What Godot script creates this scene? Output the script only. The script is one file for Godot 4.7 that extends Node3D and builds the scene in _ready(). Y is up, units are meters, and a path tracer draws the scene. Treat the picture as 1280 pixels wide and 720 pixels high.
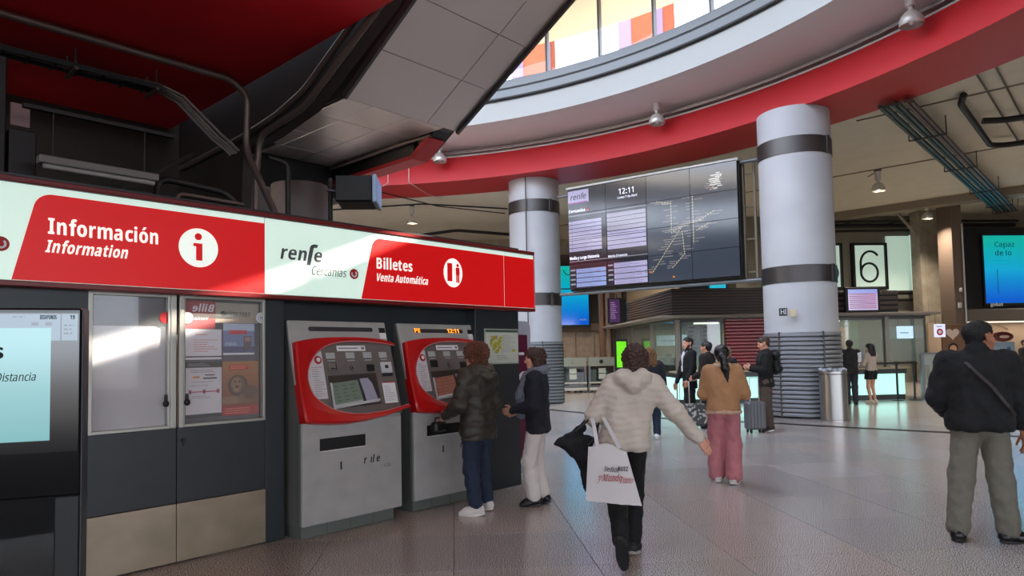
extends Node3D

# ---------------------------------------------------------------- frames measured from the photograph (metres)
const EYE := 1.55
const FOCAL := 861.7
const PITCH := 0.0506
const ROLL := -0.01935
var wall_frame := Transform3D(Basis(Vector3.UP, 0.83183), Vector3(-2.597, 0, -5.353))   # x along the ticket wall, z out into the hall
var grid_frame := Transform3D(Basis(Vector3.UP, 0.08374), Vector3.ZERO)                 # x along the floor joints, -z away
const DRUM := Vector3(-5.25, 0, -7.8)                                                   # centre of the round atrium
var M := {}
var taken := {}
var rng := RandomNumberGenerator.new()
var wrinkle := FastNoiseLite.new()


func _ready() -> void:
	rng.seed = 7
	wrinkle.seed = 3
	wrinkle.frequency = 5.0
	set_camera()
	set_sky_and_sun()
	make_materials()
	build_floor()
	build_drum()
	build_ceiling()
	build_columns()
	build_mezzanine()
	build_escalator()
	build_outer_walls()
	build_outside()
	build_booth()
	build_sign()
	build_machines()
	build_totem()
	build_board()
	build_kiosk()
	build_right_side()
	build_left_side()
	build_lamps()
	build_overhead_pipes()
	build_small_things()
	build_people()


func set_camera() -> void:
	var cam := Camera3D.new()
	cam.name = "camera"
	var right := Vector3.RIGHT
	var up := Vector3(0, cos(PITCH), sin(PITCH))
	var back := Vector3(0, -sin(PITCH), cos(PITCH))
	var c := cos(ROLL)
	var s := sin(ROLL)
	cam.transform = Transform3D(Basis(right * c + up * s, up * c - right * s, back), Vector3(0, EYE, 0))
	cam.near = 0.05
	cam.far = 300.0
	cam.projection = Camera3D.PROJECTION_FRUSTUM
	cam.size = 0.05 * 720.0 / FOCAL
	cam.frustum_offset = Vector2(0, 0.05 * 38.8 / FOCAL)
	add_child(cam)
	cam.current = true


func set_sky_and_sun() -> void:
	var we := WorldEnvironment.new()
	we.name = "world_environment"
	var e := Environment.new()
	var sky := Sky.new()
	var sm := ProceduralSkyMaterial.new()
	sm.sky_top_color = Color(0.80, 0.85, 0.93)
	sm.sky_horizon_color = Color(0.90, 0.93, 0.97)
	sm.sky_energy_multiplier = 1.0
	sm.ground_bottom_color = Color(0.35, 0.34, 0.33)
	sm.ground_horizon_color = Color(0.7, 0.7, 0.7)
	sky.sky_material = sm
	e.background_mode = Environment.BG_SKY
	e.sky = sky
	e.background_energy_multiplier = 7.3
	e.tonemap_mode = Environment.TONE_MAPPER_LINEAR
	e.tonemap_exposure = 1.0
	e.sdfgi_enabled = true
	e.ssao_enabled = true
	e.ssil_enabled = true
	we.environment = e
	add_child(we)
	var sun := DirectionalLight3D.new()
	sun.name = "sun"
	sun.light_color = Color(1.0, 0.95, 0.88)
	sun.light_energy = 12.0
	sun.light_angular_distance = 0.6
	sun.shadow_enabled = true
	var to_sun := (wall_frame.basis * Vector3(SUN_S, 0, SUN_N)).normalized() + Vector3.UP * SUN_TAN
	sun.look_at_from_position(Vector3.ZERO, -to_sun, Vector3.UP)
	add_child(sun)
const SUN_S := 0.56
const SUN_N := 0.83
const SUN_TAN := 0.80


# ---------------------------------------------------------------- mesh building
class Shape:
	var v := PackedVector3Array()
	var n := PackedVector3Array()
	var uv := PackedVector2Array()
	var ix := PackedInt32Array()
	var xf := Transform3D.IDENTITY

	func vert(p: Vector3, nn: Vector3, t := Vector2.ZERO) -> int:
		v.append(xf * p)
		n.append((xf.basis * nn).normalized())
		uv.append(t)
		return v.size() - 1

	func quad(a: Vector3, b: Vector3, c: Vector3, d: Vector3, u0 := Vector2(0, 1), u1 := Vector2(1, 0)) -> void:   # counter-clockwise seen from outside, a = lower left
		var nn := (b - a).cross(c - a)
		if nn.length_squared() < 1e-14:
			nn = (c - a).cross(d - a)
		var i := vert(a, nn, u0)
		vert(b, nn, Vector2(u1.x, u0.y))
		vert(c, nn, u1)
		vert(d, nn, Vector2(u0.x, u1.y))
		ix.append_array(PackedInt32Array([i, i + 2, i + 1, i, i + 3, i + 2]))

	func face(pts: Array, centre: Vector3) -> void:   # flat convex face turned away from centre
		var nn: Vector3 = (pts[1] - pts[0]).cross(pts[2] - pts[0])
		var mid := Vector3.ZERO
		for p in pts:
			mid += p
		mid /= pts.size()
		var flip := nn.dot(mid - centre) < 0
		if flip:
			nn = -nn
		var i := v.size()
		for p in pts:
			vert(p, nn)
		for k in range(1, pts.size() - 1):
			if flip:
				ix.append_array(PackedInt32Array([i, i + k, i + k + 1]))
			else:
				ix.append_array(PackedInt32Array([i, i + k + 1, i + k]))

	func box(c: Vector3, size: Vector3, bevel := 0.0, turn := Basis.IDENTITY) -> Shape:
		var h := size * 0.5
		bevel = minf(bevel, minf(h.x, minf(h.y, h.z)) * 0.9)
		var q := h - Vector3.ONE * bevel
		var at := func(s: Vector3, axis: int) -> Vector3:
			var p := s * q
			p[axis] = s[axis] * h[axis]
			return c + turn * p
		for axis in 3:
			var o1 := (axis + 1) % 3
			var o2 := (axis + 2) % 3
			for sg: float in [-1.0, 1.0]:
				var pts := []
				for w: Vector2 in [Vector2(-1, -1), Vector2(1, -1), Vector2(1, 1), Vector2(-1, 1)]:
					var s := Vector3.ZERO
					s[axis] = sg
					s[o1] = w.x
					s[o2] = w.y
					pts.append(at.call(s, axis))
				face(pts, c)
		if bevel <= 0.0:
			return self
		for axis in 3:
			var o1 := (axis + 1) % 3
			var o2 := (axis + 2) % 3
			for s1: float in [-1.0, 1.0]:
				for s2: float in [-1.0, 1.0]:
					var lo := Vector3.ZERO
					lo[o1] = s1
					lo[o2] = s2
					var hi := lo
					lo[axis] = -1
					hi[axis] = 1
					face([at.call(lo, o1), at.call(hi, o1), at.call(hi, o2), at.call(lo, o2)], c)
		for sx: float in [-1.0, 1.0]:
			for sy: float in [-1.0, 1.0]:
				for sz: float in [-1.0, 1.0]:
					var s := Vector3(sx, sy, sz)
					face([at.call(s, 0), at.call(s, 1), at.call(s, 2)], c)
		return self

	func between(lo: Vector3, hi: Vector3, bevel := 0.0) -> Shape:
		return box((lo + hi) * 0.5, (hi - lo).abs(), bevel)

	func bar(a: Vector3, b: Vector3, w: float, t: float, bevel := 0.0, up := Vector3.UP) -> Shape:   # a box from a to b, w across and t along up
		var z := (b - a).normalized()
		var x := up.cross(z)
		if x.length() < 0.01:
			x = Vector3.RIGHT.cross(z)
		x = x.normalized()
		var y := z.cross(x)
		return box((a + b) * 0.5, Vector3(w, t, (b - a).length()), bevel, Basis(x, y, z))

	func tube(pts: Array, r: float, seg := 8, r_end := -1.0, caps := true) -> Shape:
		var last := Vector3.UP
		var rings := []
		for i in pts.size():
			var d: Vector3
			if i == 0:
				d = pts[1] - pts[0]
			elif i == pts.size() - 1:
				d = pts[i] - pts[i - 1]
			else:
				d = (pts[i] - pts[i - 1]).normalized() + (pts[i + 1] - pts[i]).normalized()
			d = d.normalized()
			var side := last.cross(d)
			if side.length() < 0.05:
				side = Vector3.RIGHT.cross(d)
			side = side.normalized()
			var upv := d.cross(side)
			last = upv
			var rr := r if r_end < 0 else lerpf(r, r_end, float(i) / (pts.size() - 1))
			var first := v.size()
			for k in seg + 1:
				var a := TAU * k / seg
				var o := side * cos(a) + upv * sin(a)
				vert(pts[i] + o * rr, o, Vector2(float(k) / seg, i))
			rings.append(first)
		for i in pts.size() - 1:
			for k in seg:
				var a: int = rings[i] + k
				var b: int = rings[i + 1] + k
				ix.append_array(PackedInt32Array([a, b, a + 1, a + 1, b, b + 1]))
		if caps:
			for e: int in [0, pts.size() - 1]:
				var d: Vector3 = (pts[0] - pts[1]) if e == 0 else (pts[e] - pts[e - 1])
				var ring := []
				for k in seg:
					ring.append(xf.affine_inverse() * v[rings[e] + k])
				face(ring, pts[e] - d.normalized() * 0.05)
		return self

	func lathe(profile: Array, seg := 24, centre := Vector3.ZERO, a0 := 0.0, a1 := TAU) -> Shape:   # profile of (radius, height); outward is to the right of its direction
		for j in profile.size() - 1:
			var p: Vector2 = profile[j]
			var q: Vector2 = profile[j + 1]
			var dir := q - p
			if dir.length() < 1e-6:
				continue
			var out2 := Vector2(dir.y, -dir.x).normalized()
			var first := v.size()
			for k in seg + 1:
				var a := lerpf(a0, a1, float(k) / seg)
				var ca := cos(a)
				var sa := sin(a)
				var nn := Vector3(out2.x * ca, out2.y, out2.x * sa)
				vert(centre + Vector3(p.x * ca, p.y, p.x * sa), nn, Vector2(float(k) / seg, 0))
				vert(centre + Vector3(q.x * ca, q.y, q.x * sa), nn, Vector2(float(k) / seg, 1))
			for k in seg:
				var i := first + 2 * k
				ix.append_array(PackedInt32Array([i, i + 2, i + 1, i + 1, i + 2, i + 3]))
		return self

	func ball(c: Vector3, r: Vector3, seg := 12, rows := 8) -> Shape:
		var first := v.size()
		for j in rows + 1:
			var b := PI * j / rows - PI / 2
			for k in seg + 1:
				var a := TAU * k / seg
				var o := Vector3(cos(a) * cos(b), sin(b), sin(a) * cos(b))
				vert(c + o * r, o / r)
		for j in rows:
			for k in seg:
				var i := first + j * (seg + 1) + k
				var u := i + seg + 1
				ix.append_array(PackedInt32Array([i, i + 1, u, i + 1, u + 1, u]))
		return self

	func plate(poly: PackedVector2Array, z0: float, z1: float) -> Shape:   # a flat outline in x, y given thickness from z0 to z1
		if Geometry2D.is_polygon_clockwise(poly):
			poly.reverse()
		var tri := Geometry2D.triangulate_polygon(poly)
		for side in 2:
			var z := z1 if side == 0 else z0
			var nn := Vector3(0, 0, 1 if side == 0 else -1)
			var i := v.size()
			for p in poly:
				vert(Vector3(p.x, p.y, z), nn, p)
			for k in range(0, tri.size(), 3):
				var a := poly[tri[k]]
				var b := poly[tri[k + 1]]
				var c := poly[tri[k + 2]]
				var ccw := (b - a).cross(c - a) > 0
				if ccw == (side == 0):
					ix.append_array(PackedInt32Array([i + tri[k], i + tri[k + 2], i + tri[k + 1]]))
				else:
					ix.append_array(PackedInt32Array([i + tri[k], i + tri[k + 1], i + tri[k + 2]]))
		for k in poly.size():
			var a := poly[k]
			var b := poly[(k + 1) % poly.size()]
			quad(Vector3(a.x, a.y, z0), Vector3(b.x, b.y, z0), Vector3(b.x, b.y, z1), Vector3(a.x, a.y, z1))
		return self

	func disc(c: Vector2, r: float, z0: float, z1: float, seg := 32) -> Shape:
		var p := PackedVector2Array()
		for k in seg:
			p.append(c + Vector2.from_angle(TAU * k / seg) * r)
		return plate(p, z0, z1)

	func sheet(lo: Vector2, hi: Vector2, z0: float, z1: float) -> Shape:   # a card facing +z with the picture on its front
		box(Vector3((lo.x + hi.x) / 2, (lo.y + hi.y) / 2, (z0 + z1) / 2 - 0.0002), Vector3(hi.x - lo.x, hi.y - lo.y, z1 - z0 - 0.0004))
		quad(Vector3(lo.x, lo.y, z1), Vector3(hi.x, lo.y, z1), Vector3(hi.x, hi.y, z1), Vector3(lo.x, hi.y, z1))
		return self

	func mesh() -> ArrayMesh:
		var a := []
		a.resize(Mesh.ARRAY_MAX)
		a[Mesh.ARRAY_VERTEX] = v
		a[Mesh.ARRAY_NORMAL] = n
		a[Mesh.ARRAY_TEX_UV] = uv
		a[Mesh.ARRAY_INDEX] = ix
		var m := ArrayMesh.new()
		m.add_surface_from_arrays(Mesh.PRIMITIVE_TRIANGLES, a)
		return m


func S() -> Shape:
	return Shape.new()


func W(s: float, h: float, n: float) -> Vector3:     # ticket wall coordinates to world
	return wall_frame * Vector3(s, h, n)


func T(r: float, h: float, f: float) -> Vector3:     # floor grid coordinates (f away) to world
	return grid_frame * Vector3(r, h, -f)


func wall_at(s: float, h := 0.0, n := 0.0) -> Transform3D:
	return wall_frame * Transform3D(Basis.IDENTITY, Vector3(s, h, n))


func grid_at(r: float, h: float, f: float) -> Transform3D:
	return grid_frame * Transform3D(Basis.IDENTITY, Vector3(r, h, -f))


func numbered(called: String) -> String:
	var k: int = taken.get(called, 0)
	taken[called] = k + 1
	return called if k == 0 else "%s_%03d" % [called, k]


func obj(called: String, shape: Shape, m: Material, parent: Node3D = null) -> MeshInstance3D:
	var o := MeshInstance3D.new()
	o.mesh = shape.mesh()
	o.material_override = m
	if parent == null:
		o.name = numbered(called)
		add_child(o)
	else:
		o.name = called
		parent.add_child(o, true)
	return o


func thing(called: String, label: String, category: String, at := Transform3D.IDENTITY, group := "") -> Node3D:
	var o := Node3D.new()
	o.name = numbered(called)
	add_child(o)
	o.transform = at
	return tag(o, label, category, group)


func tag(o: Node3D, label: String, category: String, group := "") -> Node3D:
	o.set_meta("label", label)
	o.set_meta("category", category)
	if group != "":
		o.set_meta("group", group)
	return o


func struct(called: String, shape: Shape, m: Material, at := Transform3D.IDENTITY, label := "", category := "") -> MeshInstance3D:
	var o := obj(called, shape, m)
	o.transform = at
	o.set_meta("kind", "structure")
	if label != "":
		o.set_meta("label", label)
		o.set_meta("category", category)
	return o


func copy(o: Node3D, label := "") -> Node3D:
	var c: Node3D = o.duplicate()
	c.name = numbered(String(o.name).rstrip("0123456789").trim_suffix("_"))
	add_child(c)
	if label != "":
		c.set_meta("label", label)
	return c


var fonts := {}
func font(called: String, weight := 400) -> SystemFont:
	var key := called + str(weight)
	if not fonts.has(key):
		var f := SystemFont.new()
		f.font_names = PackedStringArray([called])
		f.font_weight = weight
		fonts[key] = f
	return fonts[key]


# words: cap height in metres, at = lower left corner of the line, in the parent's x, y; z out of the surface
func words(parent: Node3D, text: String, cap: float, at: Vector3, m: Material, weight := 400, lean := 0.0, wide := 1.0, called := "lettering", face := "Droid Sans", deep := 0.003) -> MeshInstance3D:
	var t := TextMesh.new()
	t.text = text
	t.font = font(face, weight)
	t.font_size = 32
	t.pixel_size = cap / (32.0 * 0.714)
	t.depth = deep
	t.curve_step = 2.0
	t.horizontal_alignment = HORIZONTAL_ALIGNMENT_LEFT
	t.vertical_alignment = VERTICAL_ALIGNMENT_BOTTOM
	var o := MeshInstance3D.new()
	o.mesh = t
	o.material_override = m
	o.name = called
	var b := Basis(Vector3(wide, 0, 0), Vector3(lean, 1, 0), Vector3(0, 0, 1))
	o.transform = Transform3D(b, at + Vector3(0, -cap * 0.33, 0))
	parent.add_child(o, true)
	return o


# ---------------------------------------------------------------- materials
func mat(c: Color, rough := 0.6, metal := 0.0) -> StandardMaterial3D:
	var m := StandardMaterial3D.new()
	m.albedo_color = c
	m.roughness = rough
	m.metallic = metal
	return m


func glow(c: Color, energy: float, base := Color(0, 0, 0, 1)) -> StandardMaterial3D:
	var m := mat(base if base != Color(0, 0, 0, 1) else c, 0.4)
	m.emission_enabled = true
	m.emission = c
	m.emission_energy_multiplier = energy
	return m


func clear(c: Color, alpha: float) -> StandardMaterial3D:
	var m := mat(Color(c.r, c.g, c.b, alpha), 0.03)
	m.transparency = BaseMaterial3D.TRANSPARENCY_ALPHA
	return m


func noise_tex(freq: float, seed_: int, ramp: Array, size := 512, octaves := 3, kind := FastNoiseLite.TYPE_SIMPLEX_SMOOTH) -> NoiseTexture2D:
	var f := FastNoiseLite.new()
	f.seed = seed_
	f.frequency = freq
	f.noise_type = kind
	f.fractal_octaves = octaves
	var t := NoiseTexture2D.new()
	t.width = size
	t.height = size
	t.seamless = true
	t.noise = f
	t.generate_mipmaps = false
	var g := Gradient.new()
	var offs := PackedFloat32Array()
	var cols := PackedColorArray()
	for i in range(0, ramp.size(), 2):
		offs.append(ramp[i])
		cols.append(ramp[i + 1])
	g.offsets = offs
	g.colors = cols
	t.color_ramp = g
	return t


func world_tex(m: StandardMaterial3D, t: Texture2D, per_metre: float) -> StandardMaterial3D:
	m.albedo_texture = t
	m.uv1_triplanar = true
	m.uv1_world_triplanar = true
	m.uv1_scale = Vector3.ONE * per_metre
	return m


func picture(img: Image, rough := 0.5) -> StandardMaterial3D:
	var m := mat(Color.WHITE, rough)
	m.albedo_texture = ImageTexture.create_from_image(img)
	return m


func lit_picture(img: Image, energy: float) -> StandardMaterial3D:
	var m := mat(Color(0.02, 0.02, 0.02), 0.12)
	m.emission_enabled = true
	m.emission_texture = ImageTexture.create_from_image(img)
	m.emission = Color.WHITE
	m.emission_operator = BaseMaterial3D.EMISSION_OP_MULTIPLY
	m.emission_energy_multiplier = energy
	m.metallic_specular = 0.65
	return m


func canvas(w: int, h: int, c: Color) -> Image:
	var i := Image.create(w, h, false, Image.FORMAT_RGB8)
	i.fill(c)
	return i


func print_lines(i: Image, x: int, y: int, w: int, h: int, step: int, thick: int, c: Color) -> void:   # rows of dashes that stand for small print
	var yy := y
	while yy + thick <= y + h:
		var xx := x
		var stop := x + int(w * rng.randf_range(0.55, 1.0))
		while xx < stop:
			var n := rng.randi_range(3, 9)
			i.fill_rect(Rect2i(xx, yy, mini(n, stop - xx), thick), c)
			xx += n + 2
		yy += step


func make_materials() -> void:
	var speck := noise_tex(0.115, 11, [0.0, Color(0.08, 0.075, 0.075), 0.40, Color(0.24, 0.22, 0.215), 0.46, Color(0.67, 0.635, 0.62), 0.56, Color(0.79, 0.75, 0.735), 0.62, Color(0.92, 0.89, 0.87), 1.0, Color(0.98, 0.95, 0.93)], 1024, 4)
	for k in 4:
		var tone: Color = [Color(1, 1, 1), Color(0.93, 0.93, 0.94), Color(0.99, 0.965, 0.955), Color(0.96, 0.96, 0.95)][k]
		M["granite%d" % k] = world_tex(mat(tone, 0.20), speck, 0.75)
	M.grout = mat(Color(0.34, 0.31, 0.30), 0.9)
	M.band_floor = world_tex(mat(Color(0.35, 0.34, 0.34), 0.35), speck, 0.7)
	M.white_paint = mat(Color(0.69, 0.71, 0.715), 0.55)
	M.column_white = world_tex(mat(Color(1, 1, 1), 0.5), noise_tex(0.01, 5, [0.0, Color(0.68, 0.69, 0.715), 1.0, Color(0.735, 0.745, 0.76)], 256), 0.3)
	M.mauve = mat(Color(0.82, 0.80, 0.80), 0.7)
	M.red_paint = mat(Color(0.70, 0.10, 0.13), 0.45)
	M.red_soffit = world_tex(mat(Color(1, 1, 1), 0.6), noise_tex(0.012, 8, [0.0, Color(0.76, 0.06, 0.11), 1.0, Color(0.84, 0.075, 0.13)], 256), 0.25)
	M.frame_grey = mat(Color(0.45, 0.47, 0.49), 0.4, 0.4)
	M.dark_line = mat(Color(0.10, 0.10, 0.11), 0.5)
	M.steel = mat(Color(0.62, 0.61, 0.60), 0.3, 0.9)
	M.steel_dark = mat(Color(0.33, 0.32, 0.32), 0.4, 0.8)
	M.chrome = mat(Color(0.75, 0.75, 0.75), 0.15, 1.0)
	M.alu = mat(Color(0.66, 0.65, 0.62), 0.38, 0.7)
	M.panel_metal = world_tex(mat(Color(1, 1, 1), 0.30, 0.8), noise_tex(0.006, 21, [0.0, Color(0.74, 0.70, 0.67), 1.0, Color(0.84, 0.80, 0.77)], 256, 2), 0.2)
	M.black = mat(Color(0.03, 0.03, 0.033), 0.5)
	M.black_gloss = mat(Color(0.03, 0.03, 0.035), 0.12)
	M.dark_brown = world_tex(mat(Color(1, 1, 1), 0.7), noise_tex(0.02, 31, [0.0, Color(0.125, 0.09, 0.075), 1.0, Color(0.19, 0.14, 0.12)], 256), 0.5)
	M.booth_dark = world_tex(mat(Color(1, 1, 1), 0.38), noise_tex(0.03, 33, [0.0, Color(0.125, 0.15, 0.165), 1.0, Color(0.155, 0.18, 0.195)], 256), 0.6)
	M.kick = world_tex(mat(Color(1, 1, 1), 0.36, 0.65), noise_tex(0.02, 34, [0.0, Color(0.55, 0.50, 0.43), 1.0, Color(0.68, 0.61, 0.53)], 256), 0.6)
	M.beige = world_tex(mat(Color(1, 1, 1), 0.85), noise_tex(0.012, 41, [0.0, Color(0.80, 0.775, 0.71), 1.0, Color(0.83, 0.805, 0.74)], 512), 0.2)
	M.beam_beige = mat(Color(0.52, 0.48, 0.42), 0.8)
	M.pier = mat(Color(0.41, 0.345, 0.30), 0.8)
	M.concrete = world_tex(mat(Color(1, 1, 1), 0.8), noise_tex(0.02, 43, [0.0, Color(0.56, 0.52, 0.46), 1.0, Color(0.66, 0.62, 0.56)], 256), 0.4)
	M.brick = world_tex(mat(Color(1, 1, 1), 0.9), noise_tex(0.05, 51, [0.0, Color(0.52, 0.245, 0.125), 1.0, Color(0.60, 0.31, 0.17)], 256), 0.5)
	M.cream = mat(Color(0.90, 0.83, 0.70), 0.8)
	M.wood = world_tex(mat(Color(1, 1, 1), 0.6), noise_tex(0.02, 61, [0.0, Color(0.50, 0.43, 0.36), 1.0, Color(0.60, 0.53, 0.46)], 256), 0.6)
	M.slat = mat(Color(0.33, 0.27, 0.245), 0.6)
	M.louvre = mat(Color(0.50, 0.51, 0.53), 0.45, 0.35)
	M.pipe = mat(Color(0.40, 0.34, 0.32), 0.45, 0.5)
	M.pipe_dark = mat(Color(0.13, 0.12, 0.12), 0.5, 0.3)
	M.pipe_green = mat(Color(0.24, 0.31, 0.31), 0.45, 0.4)
	M.pale_plastic = mat(Color(0.75, 0.75, 0.74), 0.5)
	M.machine = world_tex(mat(Color(1, 1, 1), 0.5), noise_tex(0.02, 71, [0.0, Color(0.60, 0.60, 0.59), 1.0, Color(0.67, 0.66, 0.65)], 256), 0.8)
	M.machine_dark = mat(Color(0.36, 0.36, 0.35), 0.5)
	M.machine_red = mat(Color(0.72, 0.05, 0.07), 0.28)
	M.paper = mat(Color(0.85, 0.85, 0.86), 0.7)
	M.ink = mat(Color(0.08, 0.08, 0.09), 0.7)
	M.red_ink = mat(Color(0.65, 0.05, 0.08), 0.6)
	M.glass = clear(Color(0.95, 0.98, 0.97), 0.06)
	M.door_glass = clear(Color(0.95, 0.98, 0.97), 0.06)
	M.door_glass.metallic_specular = 0.33
	M.smoked = clear(Color(0.6, 0.7, 0.68), 0.25)
	M.skin = mat(Color(0.80, 0.58, 0.48), 0.55)
	M.skin.subsurf_scatter_enabled = true
	M.skin.subsurf_scatter_strength = 0.08
	M.skin_tan = mat(Color(0.66, 0.43, 0.32), 0.55)
	M.eye = mat(Color(0.06, 0.05, 0.05), 0.2)
	M.lips = mat(Color(0.62, 0.33, 0.30), 0.5)


# ---------------------------------------------------------------- the setting
func build_floor() -> void:
	var sub := S()
	sub.between(Vector3(-30, -0.4, -42), Vector3(34, -0.018, 14))
	var floor_ := struct("floor", sub, M.grout, Transform3D.IDENTITY, "speckled pinkish grey granite slab floor of the station hall", "floor")
	var w := 1.04
	var d := 0.985
	var joint := 0.0045
	var kinds := []
	for k in 2:
		var b := S()
		b.box(Vector3(0, -0.01, 0), Vector3(w - joint, 0.02, d - joint), 0.0015)
		kinds.append(b.mesh())
	var far := S()
	for i in range(-16, 26):
		for j in range(-6, 34):
			var r := -0.03 + w * (i + 0.5)
			var f := 5.06 + d * (j + 0.5)
			var p := T(r, 0, f)
			var wl := wall_frame.affine_inverse() * p
			var seen := f > 3.4 and f < 15.5 and absf(p.x) < -p.z * 0.80 + 0.6 and (wl.z > -0.8 or wl.x > 4.4)
			if not seen:
				if Vector2(p.x, p.z).length() < 36:
					far.box(Vector3(r, -0.01, -f), Vector3(w - joint, 0.02, d - joint))
				continue
			var o := MeshInstance3D.new()
			o.mesh = kinds[0]
			o.material_override = M["granite%d" % rng.randi_range(0, 3)]
			o.name = "tile"
			o.transform = Transform3D(Basis(Vector3.UP, 0.08374), p + Vector3(0, rng.randf_range(-0.0006, 0.0), 0))
			floor_.add_child(o, true)
	var rest := obj("tile_field", far, M.granite0, floor_)
	rest.transform = Transform3D(Basis(Vector3.UP, 0.08374), Vector3.ZERO)
	rest.set_meta("kind", "stuff")
	# dark inlaid threshold strip that runs past the column feet
	var strip := S()
	var line := [G(620, 505), G(700, 513.5), G(760, 519), G(860, 524.5), G(967, 529), G(1053, 534), G(1190, 541), G(1330, 549)]
	for i in line.size() - 1:
		var a: Vector3 = line[i]
		var b: Vector3 = line[i + 1]
		var side := Vector3.UP.cross(b - a).normalized() * 0.11
		strip.quad(a - side + Vector3.UP * 0.003, a + side + Vector3.UP * 0.003, b + side + Vector3.UP * 0.003, b - side + Vector3.UP * 0.003)
		strip.quad(b - side + Vector3.UP * 0.003, b + side + Vector3.UP * 0.003, a + side + Vector3.UP * 0.003, a - side + Vector3.UP * 0.003)
	obj("threshold_strip", strip, M.band_floor, floor_)


func G(px: float, py: float, h := 0.0) -> Vector3:   # where a sight line of the measured photograph meets height h
	var right := Vector3.RIGHT
	var up := Vector3(0, cos(PITCH), sin(PITCH))
	var back := Vector3(0, -sin(PITCH), cos(PITCH))
	var c := cos(ROLL)
	var s := sin(ROLL)
	var d: Vector3 = (right * c + up * s) * ((px - 640) / FOCAL) - (up * c - right * s) * ((py - 398.8) / FOCAL) - back
	return Vector3(0, EYE, 0) + d * ((h - EYE) / d.y)


func Z(px: float, py: float, z: float) -> Vector3:   # the same at a depth of z metres
	var g := G(px, py, EYE - 1.0 if py > 440 else EYE + 1.0) - Vector3(0, EYE, 0)
	return Vector3(0, EYE, 0) + g * (z / -g.z)


func build_drum() -> void:
	var seg := 144
	var inner := S()
	inner.lathe([Vector2(14.20, 7.80), Vector2(14.0, 7.0)], seg, DRUM)
	inner.lathe([Vector2(14.0, 7.0), Vector2(15.85, 7.0), Vector2(15.85, 7.5)], seg, DRUM)
	inner.lathe([Vector2(14.75, 7.80), Vector2(14.20, 7.80)], seg, DRUM)
	struct("trim_1", inner, M.red_paint, Transform3D.IDENTITY, "wide glossy red ring beam around the round atrium", "ring beam")
	var bead := S()
	bead.lathe([Vector2(14.25, 7.84), Vector2(14.185, 7.84), Vector2(14.185, 7.80), Vector2(14.25, 7.80)], seg, DRUM)
	struct("trim_2", bead, M.pale_plastic, Transform3D.IDENTITY, "thin pale edging along the top of the red ring beam", "edging")
	var cove := S()
	cove.lathe([Vector2(12.6, 8.2), Vector2(14.75, 8.05), Vector2(14.75, 7.8)], seg, DRUM)
	struct("ceiling_cove", cove, M.mauve, Transform3D.IDENTITY, "mauve grey underside of the upper drum above the red ring", "soffit")
	var band := S()
	band.lathe([Vector2(12.6, 8.75), Vector2(12.6, 8.2)], seg, DRUM)
	band.lathe([Vector2(13.0, 8.2), Vector2(13.0, 8.75)], seg, DRUM)
	struct("wall_drum", band, M.white_paint, Transform3D.IDENTITY, "white painted upper band of the round atrium wall", "wall")
	var sill := S()
	sill.lathe([Vector2(12.9, 9.30), Vector2(12.52, 9.30), Vector2(12.52, 9.09), Vector2(12.60, 9.07), Vector2(12.60, 9.03), Vector2(12.50, 9.02), Vector2(12.50, 8.82), Vector2(12.6, 8.80), Vector2(12.6, 8.74)], seg, DRUM)
	struct("trim_3", sill, M.frame_grey, Transform3D.IDENTITY, "stepped grey metal sill under the ring of clerestory windows", "sill")
	var grooves := S()
	grooves.lathe([Vector2(12.58, 9.085), Vector2(12.535, 9.085), Vector2(12.535, 9.035), Vector2(12.58, 9.035)], seg, DRUM)
	grooves.lathe([Vector2(12.55, 8.815), Vector2(12.49, 8.815), Vector2(12.49, 8.775), Vector2(12.55, 8.775)], seg, DRUM)
	struct("trim_4", grooves, M.dark_line, Transform3D.IDENTITY, "dark shadow gaps in the grey clerestory sill", "sill")
	var top := S()
	top.lathe([Vector2(12.5, 11.3), Vector2(14.9, 11.3), Vector2(14.9, 11.7), Vector2(9.2, 12.1), Vector2(9.2, 11.3), Vector2(12.5, 11.3)], seg, DRUM)  # unseen centre left open so that sky light falls into the hall
	struct("roof", top, mat(Color(0.68, 0.655, 0.60), 0.8), Transform3D.IDENTITY, "cream roof ring with an eave outside the clerestory windows", "roof")
	var head := S()
	head.lathe([Vector2(12.65, 11.18), Vector2(12.52, 11.18), Vector2(12.52, 11.3)], seg, DRUM)
	head.lathe([Vector2(12.5, 11.18), Vector2(12.7, 11.18), Vector2(12.7, 11.3)], seg, DRUM)
	struct("trim_5", head, M.frame_grey, Transform3D.IDENTITY, "grey metal head rail above the clerestory windows", "window head")
	# the clerestory windows, one pane and its post each
	var n := 49
	var step := TAU / n
	var half := 12.6 * sin(step / 2)
	var first: MeshInstance3D
	for k in n:
		var a := deg_to_rad(-67.0) + step * k
		var mid := a + step / 2
		var xf := Transform3D(Basis(Vector3.UP, -mid + PI / 2), DRUM + Vector3(cos(mid) * 12.6, 9.30, sin(mid) * 12.6))
		if k == 0:
			var post := S()
			post.box(Vector3(-half, 0.94, -0.02), Vector3(0.055, 1.88, 0.16), 0.006)
			post.box(Vector3(-half + 0.06, 0.94, 0.03), Vector3(0.035, 1.88, 0.06), 0.004)
			post.box(Vector3(0, 0.02, 0.03), Vector3(half * 2, 0.05, 0.07), 0.005)
			first = obj("window_1", post, M.steel_dark)
			first.set_meta("kind", "structure")
			var pane := S()
			pane.quad(Vector3(-half, 0.03, 0.035), Vector3(half, 0.03, 0.035), Vector3(half, 1.88, 0.035), Vector3(-half, 1.88, 0.035))
			obj("pane", pane, M.glass, first)
			first.transform = xf
		else:
			var c: Node3D = first.duplicate()
			c.name = "window_%d" % (k + 1)
			add_child(c)
			c.transform = xf


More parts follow.
